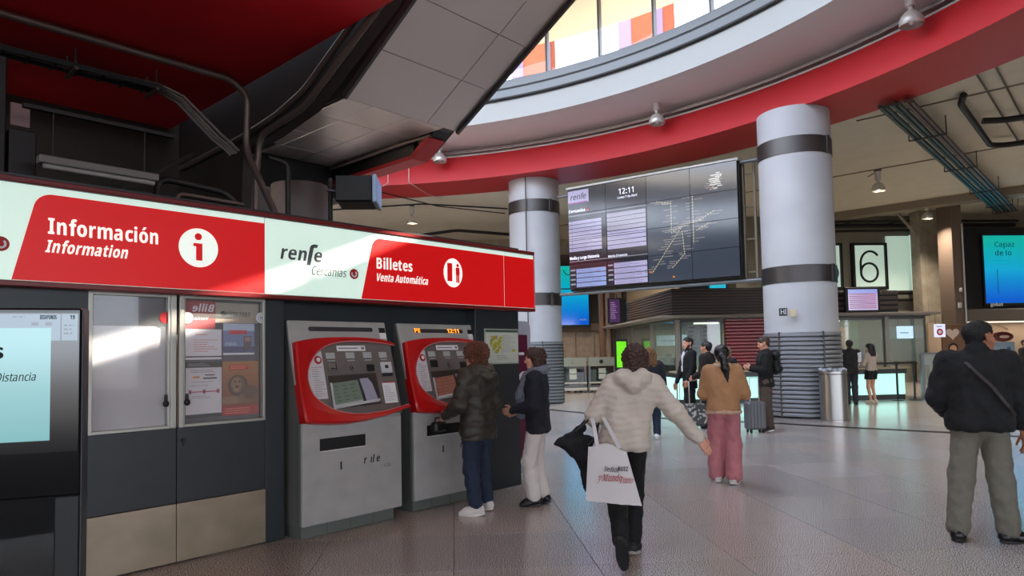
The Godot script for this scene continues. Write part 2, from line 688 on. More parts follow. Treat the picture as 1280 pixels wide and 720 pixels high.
func build_ceiling() -> void:
	var c := S()
	c.lathe([Vector2(15.8, 7.25), Vector2(46, 7.25), Vector2(46, 7.6), Vector2(15.8, 7.6)], 96, DRUM)
	c.lathe([Vector2(15.86, 7.6), Vector2(12.9, 8.9)], 96, DRUM)
	struct("ceiling", c, M.beige, Transform3D.IDENTITY, "beige painted concrete ceiling of the outer hall", "ceiling")
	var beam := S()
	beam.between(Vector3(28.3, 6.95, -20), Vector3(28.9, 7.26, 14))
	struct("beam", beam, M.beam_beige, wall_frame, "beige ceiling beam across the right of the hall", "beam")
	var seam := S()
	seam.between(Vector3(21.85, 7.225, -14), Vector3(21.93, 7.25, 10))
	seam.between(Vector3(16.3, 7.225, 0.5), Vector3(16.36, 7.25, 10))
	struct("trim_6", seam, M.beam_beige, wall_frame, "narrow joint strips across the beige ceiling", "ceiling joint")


func louvred_column(at: Vector3, label: String, top: float) -> Node3D:
	var c := thing("column", label, "column", Transform3D(Basis(Vector3.UP, 0.35), at))
	c.set_meta("kind", "structure")
	var sh := S()
	sh.lathe([Vector2(0.80, 1.90), Vector2(0.80, top)], 48)
	obj("shaft", sh, M.column_white, c)
	for h in [[5.94, 6.32], [3.03, 3.41]]:
		var b := S()
		b.lathe([Vector2(0.80, h[0]), Vector2(0.818, h[0]), Vector2(0.818, h[1]), Vector2(0.80, h[1])], 48)
		b.box(Vector3(0.22, (h[0] + h[1]) / 2, 0.79), Vector3(0.09, h[1] - h[0] + 0.02, 0.08), 0.006)
		var bm := obj("strap", b, M.steel_dark, c)
		bm.set_meta("label", "dark metal strap band")
	var core := S()
	core.lathe([Vector2(0.80, 0), Vector2(0.80, 1.91), Vector2(0.78, 1.92)], 48)
	obj("base_core", core, M.dark_line, c)
	for k in 19:
		var y := 0.05 + 0.0985 * k
		var s := S()
		s.lathe([Vector2(0.80, y), Vector2(0.845, y), Vector2(0.842, y + 0.04), Vector2(0.81, y + 0.08), Vector2(0.80, y + 0.08)], 48)
		obj("slat", s, M.louvre, c)
	for a in [0.6, 1.75, 2.9, 4.1, 5.3]:
		var s := S()
		s.box(Vector3(cos(a) * 0.835, 0.97, sin(a) * 0.835), Vector3(0.035, 1.9, 0.035), 0.004, Basis(Vector3.UP, -a))
		obj("upright", s, M.steel_dark, c)
	return c


func build_columns() -> void:
	var a := louvred_column(Vector3(6.69, 0, -15.97), "thick white round column with grey louvred base beside the metal bin", 7.02)
	var plaque := S()
	plaque.box(Vector3(0, 0, 0), Vector3(0.17, 0.17, 0.03), 0.004)
	var p := tag(obj("emergency_plaque", plaque, M.ink), "small black notice plate high on the white column", "notice")
	p.transform = Transform3D(Basis(Vector3.UP, -0.45), Z(979, 390, 15.22))
	words(p, "H", 0.10, Vector3(-0.06, -0.05, 0.016), M.paper, 400, 0, 1)
	words(p, "I", 0.10, Vector3(0.03, -0.05, 0.016), M.paper, 400, 0, 1)
	var plaque2 := S()
	plaque2.box(Vector3(0, 0, 0), Vector3(0.13, 0.17, 0.02), 0.004)
	p = tag(obj("emergency_plaque", plaque2, mat(Color(0.80, 0.74, 0.62))), "small cream notice plate beside the black plate on the white column", "notice")
	p.transform = Transform3D(Basis(Vector3.UP, -0.33), Z(991, 391, 15.2))
	louvred_column(Vector3(0.77, 0, -21.82), "thick white round column behind the ticket booth sign", 7.02)
	var cable := S()
	cable.tube([Vector3(0.76 - 0.27, 2.0, -20.98), Vector3(0.76 - 0.27, 7.0, -20.98)], 0.02, 6)
	tag(obj("column_cable", cable, M.steel_dark), "thin grey cable conduit running up the left white column", "conduit")


func build_mezzanine() -> void:
	var s := S()
	s.between(Vector3(-13, 4.5, -3.5), Vector3(1.29, 4.9, 2.4))
	struct("ceiling_mezzanine", s, M.red_soffit, wall_frame, "dark red painted ceiling over the ticket booth", "ceiling")
	var w := S()
	w.between(Vector3(-13, 2.0, -3.9), Vector3(1.42, 4.9, -3.5))
	struct("wall_back", w, M.dark_brown, wall_frame, "dark brown wall above and behind the ticket booth", "wall")
	var side := S()
	var poly := PackedVector2Array([Vector2(3.5, 2.9), Vector2(3.5, 4.9), Vector2(-1.5, 5.2), Vector2(-0.86, 4.60), Vector2(0.40, 4.0), Vector2(1.1, 3.9), Vector2(1.75, 3.86), Vector2(1.85, 2.9)])
	side.plate(poly, 1.40, 1.52)
	# plate is drawn in (-n, h): turn it so that its x runs back from the wall
	struct("wall_side", side, M.dark_brown, wall_frame * Transform3D(Basis(Vector3(0, 0, -1), Vector3(0, 1, 0), Vector3(1, 0, 0)), Vector3.ZERO), "dark brown panel beside the foot of the escalator", "wall")


func build_escalator() -> void:
	# seen from below: a metal clad underside, level at the landing and rising towards the right over the viewer
	var e := thing("escalator", "escalator rising overhead with brushed metal cladding on its underside", "escalator", wall_frame)
	e.set_meta("kind", "structure")
	var fold := -2.15
	var rise := 0.56
	var y := 5.0
	# rows of panels on the level part
	var rows := [[-5.2, -4.6], [-4.6, -3.78], [-3.78, -2.95], [-2.95, fold]]
	var cols := [3.02, 3.45, 4.1, 4.76]
	for r in rows:
		for k in 3:
			var p := S()
			var lo := Vector3(cols[k] + 0.006, y, r[0] + 0.006)
			var hi := Vector3(cols[k + 1] - 0.006, y + 0.02, r[1] - 0.006)
			if r[0] < -5 and k == 0:
				lo.x += 0.36
			elif r[0] < -4 and k == 0:
				lo.x += 0.05
			p.between(lo, hi, 0.004)
			obj("panel", p, M.panel_metal, e)
	var cuts := [fold, -1.39, -0.65, 0.1, 0.85, 2.3, 4.0, 5.8]
	for i in cuts.size() - 1:
		var n0: float = cuts[i]
		var n1: float = cuts[i + 1]
		for k in 2:
			var s0: float = [3.02, 4.42][k] + 0.005
			var s1: float = [4.42, 5.0][k] - 0.005
			var p := S()
			var a := Vector3(s0, y + (n0 - fold) * rise, n0 + 0.008)
			var b := Vector3(s0, y + (n1 - fold) * rise, n1 - 0.008)
			var c := Vector3(s1, y + (n1 - fold) * rise, n1 - 0.008)
			var d := Vector3(s1, y + (n0 - fold) * rise, n0 + 0.008)
			var upn := Vector3(0, 0.02, 0)
			var mid := (a + c) / 2 + upn * 0.5
			p.face([a, b, c, d], mid)
			p.face([a + upn, b + upn, c + upn, d + upn], mid)
			for q in [[a, b], [b, c], [c, d], [d, a]]:
				p.face([q[0], q[1], q[1] + upn, q[0] + upn], mid)
			obj("panel", p, M.panel_metal, e)
	# body above the cladding, black recess on the left, edge rail on the right
	var body := S()
	var side_profile := PackedVector2Array([Vector2(-5.25, 5.03), Vector2(fold, 5.03), Vector2(5.9, 5.03 + (5.9 - fold) * rise), Vector2(5.9, 6.2 + (5.9 - fold) * rise), Vector2(fold, 6.2), Vector2(-5.25, 6.0)])
	var turned := S()
	turned.xf = Transform3D(Basis(Vector3(0, 0, 1), Vector3(0, 1, 0), Vector3(-1, 0, 0)), Vector3.ZERO)
	turned.plate(side_profile, -5.03, -3.0)
	obj("truss", turned, M.black, e)
	body.xf = turned.xf
	var p2 := PackedVector2Array([Vector2(-4.9, 4.85), Vector2(-2.6, 5.05), Vector2(fold, 5.25), Vector2(5.9, 5.25 + (5.9 - fold) * rise), Vector2(5.9, 6.2 + (5.9 - fold) * rise), Vector2(fold, 6.2), Vector2(-5.25, 6.0)])
	body.plate(p2, -3.0, -1.53)
	obj("recess", body, M.black, e)
	var edge := S()
	edge.bar(Vector3(3.0, 5.02, fold - 0.02), Vector3(3.0, 5.02 + (5.8 - fold) * rise, 5.8), 0.05, 0.10, 0.004)
	edge.bar(Vector3(5.02, 5.0, fold), Vector3(5.02, 5.0 + (5.8 - fold) * rise, 5.8), 0.05, 0.12, 0.004)
	obj("edge_trim", edge, M.steel_dark, e)
	# beam at the landing's far side with its red painted lip
	var b := S()
	b.between(Vector3(4.79, 4.75, -8.5), Vector3(5.15, 5.6, -2.9))
	b.between(Vector3(2.3, 4.45, -8.5), Vector3(5.15, 5.02, -5.23))
	b.bar(Vector3(4.97, 5.17, -2.95), Vector3(4.97, 5.55, -2.3), 0.34, 0.80)
	var bm := struct("beam", b, M.black, wall_frame, "black landing beam with a red lip under the escalator foot", "beam")
	var lip := S()
	lip.between(Vector3(4.77, 4.685, -8.5), Vector3(5.08, 4.75, -2.9))
	lip.bar(Vector3(4.93, 4.72, -2.93), Vector3(4.93, 4.97, -2.53), 0.31, 0.09)
	var l := obj("red_lip", lip, M.red_paint, bm)
	l.set_meta("label", "red painted lower lip")
	var pipe := S()
	pipe.tube([Vector3(4.70, 4.95, -5.15), Vector3(4.73, 4.96, -3.0), Vector3(4.80, 4.97, -2.5)], 0.03, 8)
	obj("edge_pipe", pipe, M.pipe, bm)
	var cyl := S()
	var at := Z(375, 250, 11.6)
	cyl.lathe([Vector2(0.47, 0), Vector2(0.47, 4.46)], 40)
	struct("column", cyl, mat(Color(0.42, 0.38, 0.37), 0.5, 0.2), Transform3D(Basis.IDENTITY, Vector3(at.x, 0, at.z)), "grey metal clad round column behind the ticket booth", "column")


func build_outer_walls() -> void:
	var w := S()
	w.between(Vector3(-22, 0, -34.4), Vector3(30, 7.4, -34))
	struct("wall_far", w, M.concrete, grid_frame, "plain concrete far wall of the station hall", "wall")
	var r := S()
	r.between(Vector3(30, 0, -34), Vector3(30.4, 7.4, 11.4))
	struct("wall_right", r, M.concrete, grid_frame)
	var l := S()
	l.between(Vector3(-22.4, 0, -34), Vector3(-22, 7.4, 11.4))
	struct("wall_left", l, M.concrete, grid_frame)
	var b := S()
	b.between(Vector3(-22, 6.6, 11), Vector3(30, 7.4, 11.4))   # unseen open front behind the viewer, added to let sky light in
	for k in 9:
		b.between(Vector3(-22 + k * 6.4, 0, 11), Vector3(-21.7 + k * 6.4, 6.6, 11.4))
	struct("wall_near", b, M.concrete, grid_frame)


func build_outside() -> void:
	# brick blocks that stand on the roof terrace outside the clerestory
	var g := S()
	g.lathe([Vector2(14.9, 8.85), Vector2(60, 8.85)], 64, DRUM)
	struct("ground", g, M.concrete, Transform3D.IDENTITY, "pale paved roof terrace outside the clerestory windows", "terrace")
	var spots := [[668, 90, 20.0, 0.85, 1.1], [803, 50, 19.0, 0.75, 1.0], [836, 30, 25.0, 0.5, 1.0], [691, 60, 24.0, 0.22, 1.0]]
	for k in spots.size():
		var sp: Array = spots[k]
		var c := G(sp[0], sp[1], 9.4)
		var dir := Vector3(c.x - DRUM.x, 0, c.z - DRUM.z).normalized()
		var at := DRUM + dir * float(sp[2])
		# keep it on the sight line
		var eye := Vector3(0, EYE, 0)
		var ray := (c - eye)
		for it in 40:
			var p := eye + ray * (1.0 + it * 0.03)
			if Vector2(p.x - DRUM.x, p.z - DRUM.z).length() > sp[2]:
				at = Vector3(p.x, 0, p.z)
				break
		var b := thing("brick_tower", ["orange brick tower seen through the leftmost clerestory window", "orange brick tower with a white window past the third clerestory mullion", "orange brick tower farthest right beyond the clerestory", "thin brick pier between the first two clerestory windows"][k], "building", Transform3D(Basis(Vector3.UP, atan2(-at.x, -at.z)), Vector3(at.x, 8.85, at.z)))
		var wd: float = sp[3]
		var m := S()
		m.box(Vector3(0, 7, 0), Vector3(wd, 14, 2.0))
		obj("wall", m, M.brick, b)
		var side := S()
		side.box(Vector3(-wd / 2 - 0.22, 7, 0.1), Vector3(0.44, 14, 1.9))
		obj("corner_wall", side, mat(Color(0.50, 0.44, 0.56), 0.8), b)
		if wd > 0.7:
			var win := S()
			win.box(Vector3(-wd * 0.1, 2.2, 1.0), Vector3(0.24, 0.5, 0.08), 0.01)
			obj("window", win, M.white_paint, b)


# ---------------------------------------------------------------- ticket booth
func build_booth() -> void:
	var w := S()
	# front wall around the two doors, the recess behind the machines and the end pier
	w.between(Vector3(-3.2, 0, -0.35), Vector3(-0.62, 2.06, 0.0))
	w.between(Vector3(-3.2, 2.06, -0.35), Vector3(4.0, 2.75, 0.02))
	w.between(Vector3(0.725, 0, -0.35), Vector3(0.90, 2.06, 0.0), 0.004)
	w.between(Vector3(0.90, 0, -0.35), Vector3(3.24, 2.06, -0.15))
	w.between(Vector3(3.24, 0, -0.35), Vector3(3.97, 2.06, 0.0), 0.004)
	w.between(Vector3(3.9, 0, -3.0), Vector3(3.97, 2.75, -0.35))
	w.between(Vector3(-3.2, 2.75, -3.0), Vector3(3.97, 2.82, 0.02))
	w.between(Vector3(-0.62, 0, -1.2), Vector3(0.725, 2.06, -1.1))
	struct("wall_booth", w, M.booth_dark, wall_frame, "dark blue grey metal front of the ticket booth", "wall")
	var t := S()
	t.between(Vector3(-0.056, 1.03, -0.03), Vector3(-0.014, 2.06, 0.012), 0.003)
	t.between(Vector3(0.008, 1.03, -0.03), Vector3(0.042, 2.06, 0.012), 0.003)
	struct("trim_7", t, M.alu, wall_frame, "aluminium post between the two booth doors", "door post")
	for k in 2:
		var left := k == 0
		var x0: float = [-0.62, 0.0][k]
		var x1: float = [-0.006, 0.722][k]
		var d := thing("door_%d" % (k + 1), ["left leaf of the booth doors with an empty grey panel behind its glass", "right leaf of the booth doors with posters behind its glass"][k], "door", wall_at(0))
		d.set_meta("kind", "structure")
		var lo := S()
		lo.between(Vector3(x0, 0.455, -0.05), Vector3(x1, 1.03, -0.004), 0.003)
		obj("lower_panel", lo, M.booth_dark, d)
		var kp := S()
		kp.between(Vector3(x0, 0.012, -0.045), Vector3(x1, 0.452, 0.001), 0.002)
		obj("kick_plate", kp, M.kick, d).set_meta("label", "brushed beige metal kick plate")
		var f := S()
		var a: float = x0 if left else 0.042
		var b: float = -0.056 if left else x1
		f.between(Vector3(a, 1.03, -0.05), Vector3(b, 1.055, 0.008), 0.003)
		f.between(Vector3(a, 2.035, -0.05), Vector3(b, 2.06, 0.004), 0.003)
		if left:
			f.between(Vector3(b - 0.02, 1.03, -0.05), Vector3(b, 2.05, 0.006), 0.003)
			f.between(Vector3(a, 1.03, -0.05), Vector3(a + 0.03, 2.05, 0.006), 0.003)
		else:
			f.between(Vector3(b - 0.022, 1.03, -0.05), Vector3(b, 2.05, 0.006), 0.003)
			f.between(Vector3(a, 1.03, -0.05), Vector3(a + 0.012, 2.05, 0.006), 0.003)
		obj("window_frame", f, M.alu, d)
		var g := S()
		g.between(Vector3(a + 0.01, 1.05, -0.016), Vector3(b - 0.01, 2.04, -0.011))
		obj("pane", g, M.door_glass, d)
		var kn := S()
		var kx: float = [-0.092, 0.066][k]
		kn.ball(Vector3(kx, 1.222, 0.015), Vector3(0.024, 0.026, 0.02))
		kn.box(Vector3(kx, 1.26, 0.01), Vector3(0.02, 0.06, 0.015), 0.003)
		obj("handle", kn, M.black, d)
		if not left:
			var lk := S()
			lk.disc(Vector2(0.045, 0.931), 0.016, -0.004, 0.012, 14)
			lk.between(Vector3(0.04, 0.89, -0.004), Vector3(0.05, 0.925, 0.006))
			obj("lock", lk, M.black, d)
	# what is behind the glass
	var bp := S()
	bp.between(Vector3(-0.62, 1.03, -0.10), Vector3(-0.05, 1.815, -0.05), 0.003)
	var pm := tag(obj("backing_panel", bp, mat(Color(0.76, 0.75, 0.775), 0.45)), "plain grey panel behind the left door's glass", "panel")
	pm.transform = wall_frame
	var hb := S()
	hb.between(Vector3(-0.62, 1.82, -0.13), Vector3(-0.05, 2.06, -0.08))
	hb.between(Vector3(0.0, 1.03, -0.14), Vector3(0.725, 2.06, -0.10))
	var hm := struct("wall_inner", hb, mat(Color(0.36, 0.33, 0.36), 0.6), wall_frame)
	posters()
	# stickers
	for q in [[-0.088, 1.881, M.red_ink, "round red sticker on the left door's glass"], [0.074, 1.885, M.paper, "round white sticker at the upper left of the right door's glass"], [0.690, 1.899, M.paper, "round white sticker at the upper right of the right door's glass"]]:
		var st := S()
		st.disc(Vector2.ZERO, 0.045, 0, 0.0015, 28)
		var so := tag(obj("round_sticker", st, q[2]), q[3], "sticker", "round door stickers")
		so.transform = wall_at(q[0], q[1], -0.0105)
		if q[2] == M.paper:
			var rg := S()
			for k in 20:
				var a0 := TAU * k / 20
				rg.box(Vector3(cos(a0) * 0.03, sin(a0) * 0.03, 0.002), Vector3(0.006, 0.004, 0.001))
			rg.box(Vector3(-0.008, 0, 0.002), Vector3(0.005, 0.03, 0.001))
			rg.box(Vector3(0.008, 0, 0.002), Vector3(0.005, 0.03, 0.001))
			obj("sticker_print", rg, M.ink, so)


func posters() -> void:
	var p1 := canvas(144, 122, Color(0.86, 0.85, 0.88))
	print_lines(p1, 38, 20, 70, 10, 14, 3, Color(0.75, 0.35, 0.38))
	print_lines(p1, 32, 42, 96, 48, 9, 3, Color(0.80, 0.45, 0.47))
	p1.fill_rect(Rect2i(0, 108, 144, 5), Color(0.2, 0.15, 0.2))
	card("notice_poster", "white notice with lines of red print behind the right door's glass", p1, Vector2(0.078, 1.553), Vector2(0.367, 1.797))
	var p2 := canvas(136, 130, Color(0.45, 0.50, 0.66))
	p2.fill_rect(Rect2i(0, 0, 136, 30), Color(0.70, 0.74, 0.82))
	p2.fill_rect(Rect2i(26, 28, 78, 16), Color(0.78, 0.16, 0.18))
	p2.fill_rect(Rect2i(0, 96, 136, 26), Color(0.30, 0.30, 0.44))
	p2.fill_rect(Rect2i(0, 122, 136, 8), Color(0.90, 0.90, 0.90))
	p2.fill_rect(Rect2i(88, 52, 34, 56), Color(0.36, 0.28, 0.30))
	p2.fill_rect(Rect2i(94, 56, 24, 18), Color(0.62, 0.46, 0.42))
	print_lines(p2, 8, 80, 60, 12, 7, 3, Color(0.85, 0.85, 0.9))
	card("travel_poster", "small blue and red advert at the upper right behind the right door's glass", p2, Vector2(0.38, 1.588), Vector2(0.649, 1.847))
	var p3 := canvas(144, 220, Color(0.84, 0.82, 0.85))
	p3.fill_rect(Rect2i(0, 0, 144, 22), Color(0.12, 0.10, 0.13))
	print_lines(p3, 8, 6, 120, 12, 7, 2, Color(0.8, 0.8, 0.8))
	print_lines(p3, 20, 32, 110, 14, 7, 2, Color(0.35, 0.3, 0.32))
	p3.fill_rect(Rect2i(28, 56, 26, 8), Color(0.82, 0.50, 0.20))
	p3.fill_rect(Rect2i(76, 50, 40, 4), Color(0.15, 0.15, 0.18))
	p3.fill_rect(Rect2i(70, 62, 54, 6), Color(0.15, 0.15, 0.18))
	print_lines(p3, 24, 78, 100, 5, 8, 2, Color(0.4, 0.4, 0.42))
	print_lines(p3, 18, 92, 110, 8, 7, 2, Color(0.4, 0.4, 0.42))
	p3.fill_rect(Rect2i(14, 116, 116, 4), Color(0.60, 0.16, 0.26))
	for x in [12, 68, 124]:
		p3.fill_rect(Rect2i(x, 110, 10, 15), Color(0.55, 0.10, 0.22))
	print_lines(p3, 26, 134, 90, 10, 7, 2, Color(0.4, 0.4, 0.42))
	p3.fill_rect(Rect2i(0, 206, 144, 14), Color(0.12, 0.10, 0.13))
	card("information_poster", "tall white information sheet with a black band behind the right door's glass", p3, Vector2(0.079, 1.091), Vector2(0.368, 1.533))
	# photograph of a reclining stone lion, in bands of colour
	var p4 := canvas(156, 222, Color(0.62, 0.38, 0.20))
	for y in 222:
		p4.fill_rect(Rect2i(0, y, 156, 1), Color(0.66, 0.44, 0.24).lerp(Color(0.45, 0.22, 0.12), y / 222.0))
	p4.fill_rect(Rect2i(28, 14, 84, 20), Color(0.72, 0.16, 0.14))
	print_lines(p4, 34, 18, 72, 12, 8, 4, Color(0.9, 0.6, 0.4))
	for blob in [[66, 100, 44, 44, Color(0.30, 0.20, 0.14)], [64, 96, 32, 36, Color(0.46, 0.33, 0.23)], [60, 92, 22, 26, Color(0.58, 0.44, 0.31)], [54, 84, 6, 4, Color(0.18, 0.12, 0.09)], [72, 84, 6, 4, Color(0.18, 0.12, 0.09)], [62, 104, 9, 6, Color(0.24, 0.16, 0.11)], [60, 118, 14, 8, Color(0.62, 0.48, 0.35)], [40, 158, 50, 16, Color(0.56, 0.42, 0.30)], [106, 150, 40, 22, Color(0.50, 0.37, 0.26)], [120, 128, 32, 30, Color(0.42, 0.29, 0.20)]]:
		for yy in range(-int(blob[3]), int(blob[3]) + 1):
			var half := int(blob[2] * sqrt(maxf(0.0, 1.0 - pow(float(yy) / blob[3], 2))))
			var x0: int = maxi(0, blob[0] - half)
			p4.fill_rect(Rect2i(x0, blob[1] + yy, mini(156, blob[0] + half) - x0, 1), blob[4])
	p4.fill_rect(Rect2i(0, 184, 156, 38), Color(0.66, 0.13, 0.13))
	print_lines(p4, 12, 192, 120, 22, 9, 4, Color(0.86, 0.55, 0.45))
	card("lion_poster", "brown poster with a reclining stone lion behind the right door's glass", p4, Vector2(0.374, 1.087), Vector2(0.685, 1.533))
	var r := card("mirrored_sign", "red panel with mirrored white letters at the top of the right door's glass", canvas(8, 8, Color(0.62, 0.13, 0.17)), Vector2(0.052, 1.801), Vector2(0.313, 2.024))
	var w1 := words(r, "Bille", 0.06, Vector3(0.245, 0.135, 0.003), M.paper, 700, 0.0, -1.0)
	w1.transform.basis = Basis(Vector3(-1, 0, 0), Vector3(0.2, 1, 0), Vector3(0, 0, 1))
	w1 = words(r, "Venta", 0.032, Vector3(0.20, 0.07, 0.003), M.paper, 400, 0.0, -1.0)
	w1.transform.basis = Basis(Vector3(-1, 0, 0), Vector3(0.2, 1, 0), Vector3(0, 0, 1))
	var tn := card("mirrored_sign", "pale tan panel with mirrored dark letters at the top right of the right door's glass", canvas(8, 8, Color(0.64, 0.58, 0.52)), Vector2(0.315, 1.852), Vector2(0.685, 2.016))
	w1 = words(tn, "cercanías", 0.045, Vector3(0.29, 0.055, 0.003), mat(Color(0.30, 0.27, 0.27)), 400, 0.0, -1.0)
	w1.transform.basis = Basis(Vector3(-0.9, 0, 0), Vector3(0.2, 1, 0), Vector3(0, 0, 1))
	var dot := S()
	dot.disc(Vector2(0.30 - 0.235, 0.075), 0.022, 0.002, 0.004, 18)
	obj("emblem", dot, M.ink, tn)


func card(called: String, label: String, img: Image, lo: Vector2, hi: Vector2, n := -0.05, frame := wall_frame) -> MeshInstance3D:
	var s := S()
	s.sheet(Vector2.ZERO, hi - lo, -0.002, 0.001)
	var o := tag(obj(called, s, picture(img)), label, "poster") as MeshInstance3D
	o.transform = frame * Transform3D(Basis.IDENTITY, Vector3(lo.x, lo.y, n))
	return o


func rounded(lo: Vector2, hi: Vector2, r: float, lean := 0.0) -> PackedVector2Array:
	var p := PackedVector2Array()
	var corners := [[hi.x - r, hi.y - r, 0.0], [lo.x + r, hi.y - r, PI / 2], [lo.x + r, lo.y + r, PI], [hi.x - r, lo.y + r, PI * 1.5]]
	for c in corners:
		for k in 7:
			p.append(Vector2(c[0], c[1]) + Vector2.from_angle(c[2] + PI / 2 * k / 6) * r)
	return p


func build_sign() -> void:
	var g := thing("station_sign", "long red and white backlit ticket sign along the booth front", "sign", wall_at(0, 0, 0.02))
	var left := -2.6
	var right := 4.13
	var bot := 2.085
	var top := 2.745
	var body := S()
	body.between(Vector3(left, bot, 0.0), Vector3(right, top, 0.088), 0.004)
	obj("housing", body, mat(Color(0.6, 0.6, 0.6)), g)
	var white := glow(Color(0.80, 0.93, 0.86), 0.62, Color(0.80, 0.84, 0.82))
	var red := glow(Color(0.85, 0.0, 0.03), 0.55, Color(0.62, 0.02, 0.03))
	var bits := [[left, -1.62], [-1.615, 0.655], [0.66, 3.60], [3.605, right]]
	for b in bits:
		var f := S()
		f.between(Vector3(b[0] + 0.002, bot + 0.01, 0.086), Vector3(b[1] - 0.002, top - 0.01, 0.098), 0.002)
		obj("face_panel", f, white, g)
	# red fields with a leaning, rounded left edge
	for q in [[-1.10, -0.985, 0.653, 2.688], [1.625, 1.745, 3.598, 2.69]]:
		var poly := PackedVector2Array([Vector2(q[0], bot + 0.012), Vector2(q[2], bot + 0.012), Vector2(q[2], q[3])])
		var corner := Vector2(q[1] + 0.0, q[3])
		for k in 9:
			var a := PI / 2 + (PI / 2 - 0.18) * k / 8
			poly.append(Vector2(corner.x + 0.11, corner.y - 0.11) + Vector2.from_angle(a) * 0.11)
		var f := S()
		f.plate(poly, 0.096, 0.1015)
		obj("red_field", f, red, g)
	var fr := S()
	fr.between(Vector3(3.607, bot + 0.012, 0.096), Vector3(right - 0.004, 2.69, 0.1015))
	obj("red_field", fr, red, g)
	var trim := S()
	trim.between(Vector3(left, top, -0.02), Vector3(right + 0.01, top + 0.035, 0.115), 0.005)
	trim.between(Vector3(left, bot - 0.03, -0.02), Vector3(right + 0.01, bot + 0.006, 0.112), 0.005)
	obj("edge_trim", trim, mat(Color(0.42, 0.05, 0.06), 0.35), g)
	var endcap := S()
	endcap.between(Vector3(right, bot, -0.02), Vector3(right + 0.012, top, 0.11), 0.003)
	obj("end_cap", endcap, mat(Color(0.72, 0.42, 0.45), 0.4), g)
	var tw := glow(Color(0.95, 0.95, 0.90), 0.72, Color(0.9, 0.9, 0.88))
	var tg := mat(Color(0.32, 0.30, 0.33), 0.5)
	words(g, "Información", 0.107, Vector3(-0.905, 2.418, 0.1015), tw, 700, 0.0, 0.80)
	words(g, "Information", 0.083, Vector3(-0.925, 2.292, 0.1015), tw, 700, 0.20, 0.745)
	words(g, "Billetes", 0.105, Vector3(1.79, 2.395, 0.1015), tw, 700, 0.0, 0.86)
	words(g, "Venta Automática", 0.075, Vector3(1.785, 2.275, 0.1015), tw, 700, 0.20, 0.72)
	# grey wordmark with its long f, and the second line with the round emblem
	words(g, "ren", 0.118, Vector3(0.775, 2.40, 0.0985), tg, 700, 0.18, 1.0)
	words(g, "ſ", 0.175, Vector3(1.012, 2.365, 0.0985), tg, 700, 0.22, 1.0)
	words(g, "e", 0.118, Vector3(1.10, 2.40, 0.0985), tg, 700, 0.18, 1.0)
	words(g, "Cercanías", 0.075, Vector3(1.085, 2.285, 0.0985), tg, 400, 0.18, 0.80)
	for e in [Vector2(1.545, 2.325), Vector2(-1.16, 2.325)]:
		emblem(g, e, 0.048, 0.098)
	words(g, "Cercanías", 0.075, Vector3(-1.63, 2.285, 0.0985), tg, 400, 0.18, 0.80)
	# the i disc
	var disc := S()
	disc.disc(Vector2(0.105, 2.425), 0.152, 0.1, 0.104, 40)
	obj("information_disc", disc, glow(Color(0.90, 0.95, 0.90), 0.68, Color(0.85, 0.87, 0.85)), g)
	var i := S()
	i.disc(Vector2(0.100, 2.512), 0.028, 0.104, 0.1065, 20)
	i.plate(PackedVector2Array([Vector2(0.062, 2.46), Vector2(0.062, 2.435), Vector2(0.083, 2.435), Vector2(0.083, 2.325), Vector2(0.132, 2.325), Vector2(0.132, 2.46)]), 0.104, 0.1065)
	obj("information_letter", i, red, g)
	var d2 := S()
	var oval := PackedVector2Array()
	for k in 36:
		oval.append(Vector2(2.80, 2.428) + Vector2(cos(TAU * k / 36) * 0.135, sin(TAU * k / 36) * 0.155))
	d2.plate(oval, 0.1, 0.104)
	obj("pictogram_disc", d2, glow(Color(0.95, 0.95, 0.92), 0.72, Color(0.88, 0.88, 0.86)), g)
	var pic := S()
	pic.plate(rounded(Vector2(2.715, 2.335), Vector2(2.785, 2.53), 0.006), 0.104, 0.1065)
	pic.disc(Vector2(2.865, 2.512), 0.018, 0.104, 0.1065, 14)
	pic.plate(rounded(Vector2(2.838, 2.405), Vector2(2.892, 2.49), 0.012), 0.104, 0.1065)
	pic.plate(rounded(Vector2(2.842, 2.325), Vector2(2.862, 2.41), 0.004), 0.104, 0.1065)
	pic.plate(rounded(Vector2(2.868, 2.325), Vector2(2.888, 2.41), 0.004), 0.104, 0.1065)
	pic.plate(PackedVector2Array([Vector2(2.842, 2.485), Vector2(2.815, 2.45), Vector2(2.795, 2.50), Vector2(2.805, 2.505), Vector2(2.818, 2.472), Vector2(2.838, 2.47)]), 0.104, 0.1065)
	obj("pictogram", pic, red, g)
	var al := AreaLight3D.new()
	al.name = "sign_light"
	al.area_size = Vector2(6.6, 0.6)
	al.light_color = Color(1.0, 0.62, 0.58)
	al.light_energy = 0.10
	al.area_normalize_energy = false
	al.shadow_enabled = true
	al.transform = Transform3D(Basis(Vector3.UP, PI), Vector3(0.76, 2.41, 0.13))
	g.add_child(al)


func emblem(parent: Node3D, c: Vector2, r: float, z: float, m: Material = null) -> void:
	var e := S()
	e.disc(c, r, z, z + 0.0035, 28)
	obj("emblem", e, m if m else M.red_ink, parent)
	var w := S()
	var arc := PackedVector2Array()
	for k in 15:
		arc.append(c + Vector2.from_angle(2.6 + 4.6 * k / 14) * r * 0.66)
	for k in range(14, -1, -1):
		arc.append(c + Vector2.from_angle(2.6 + 4.6 * k / 14) * r * 0.38)
	w.plate(arc, z + 0.003, z + 0.0045)
	obj("emblem_arrow", w, M.paper, parent)


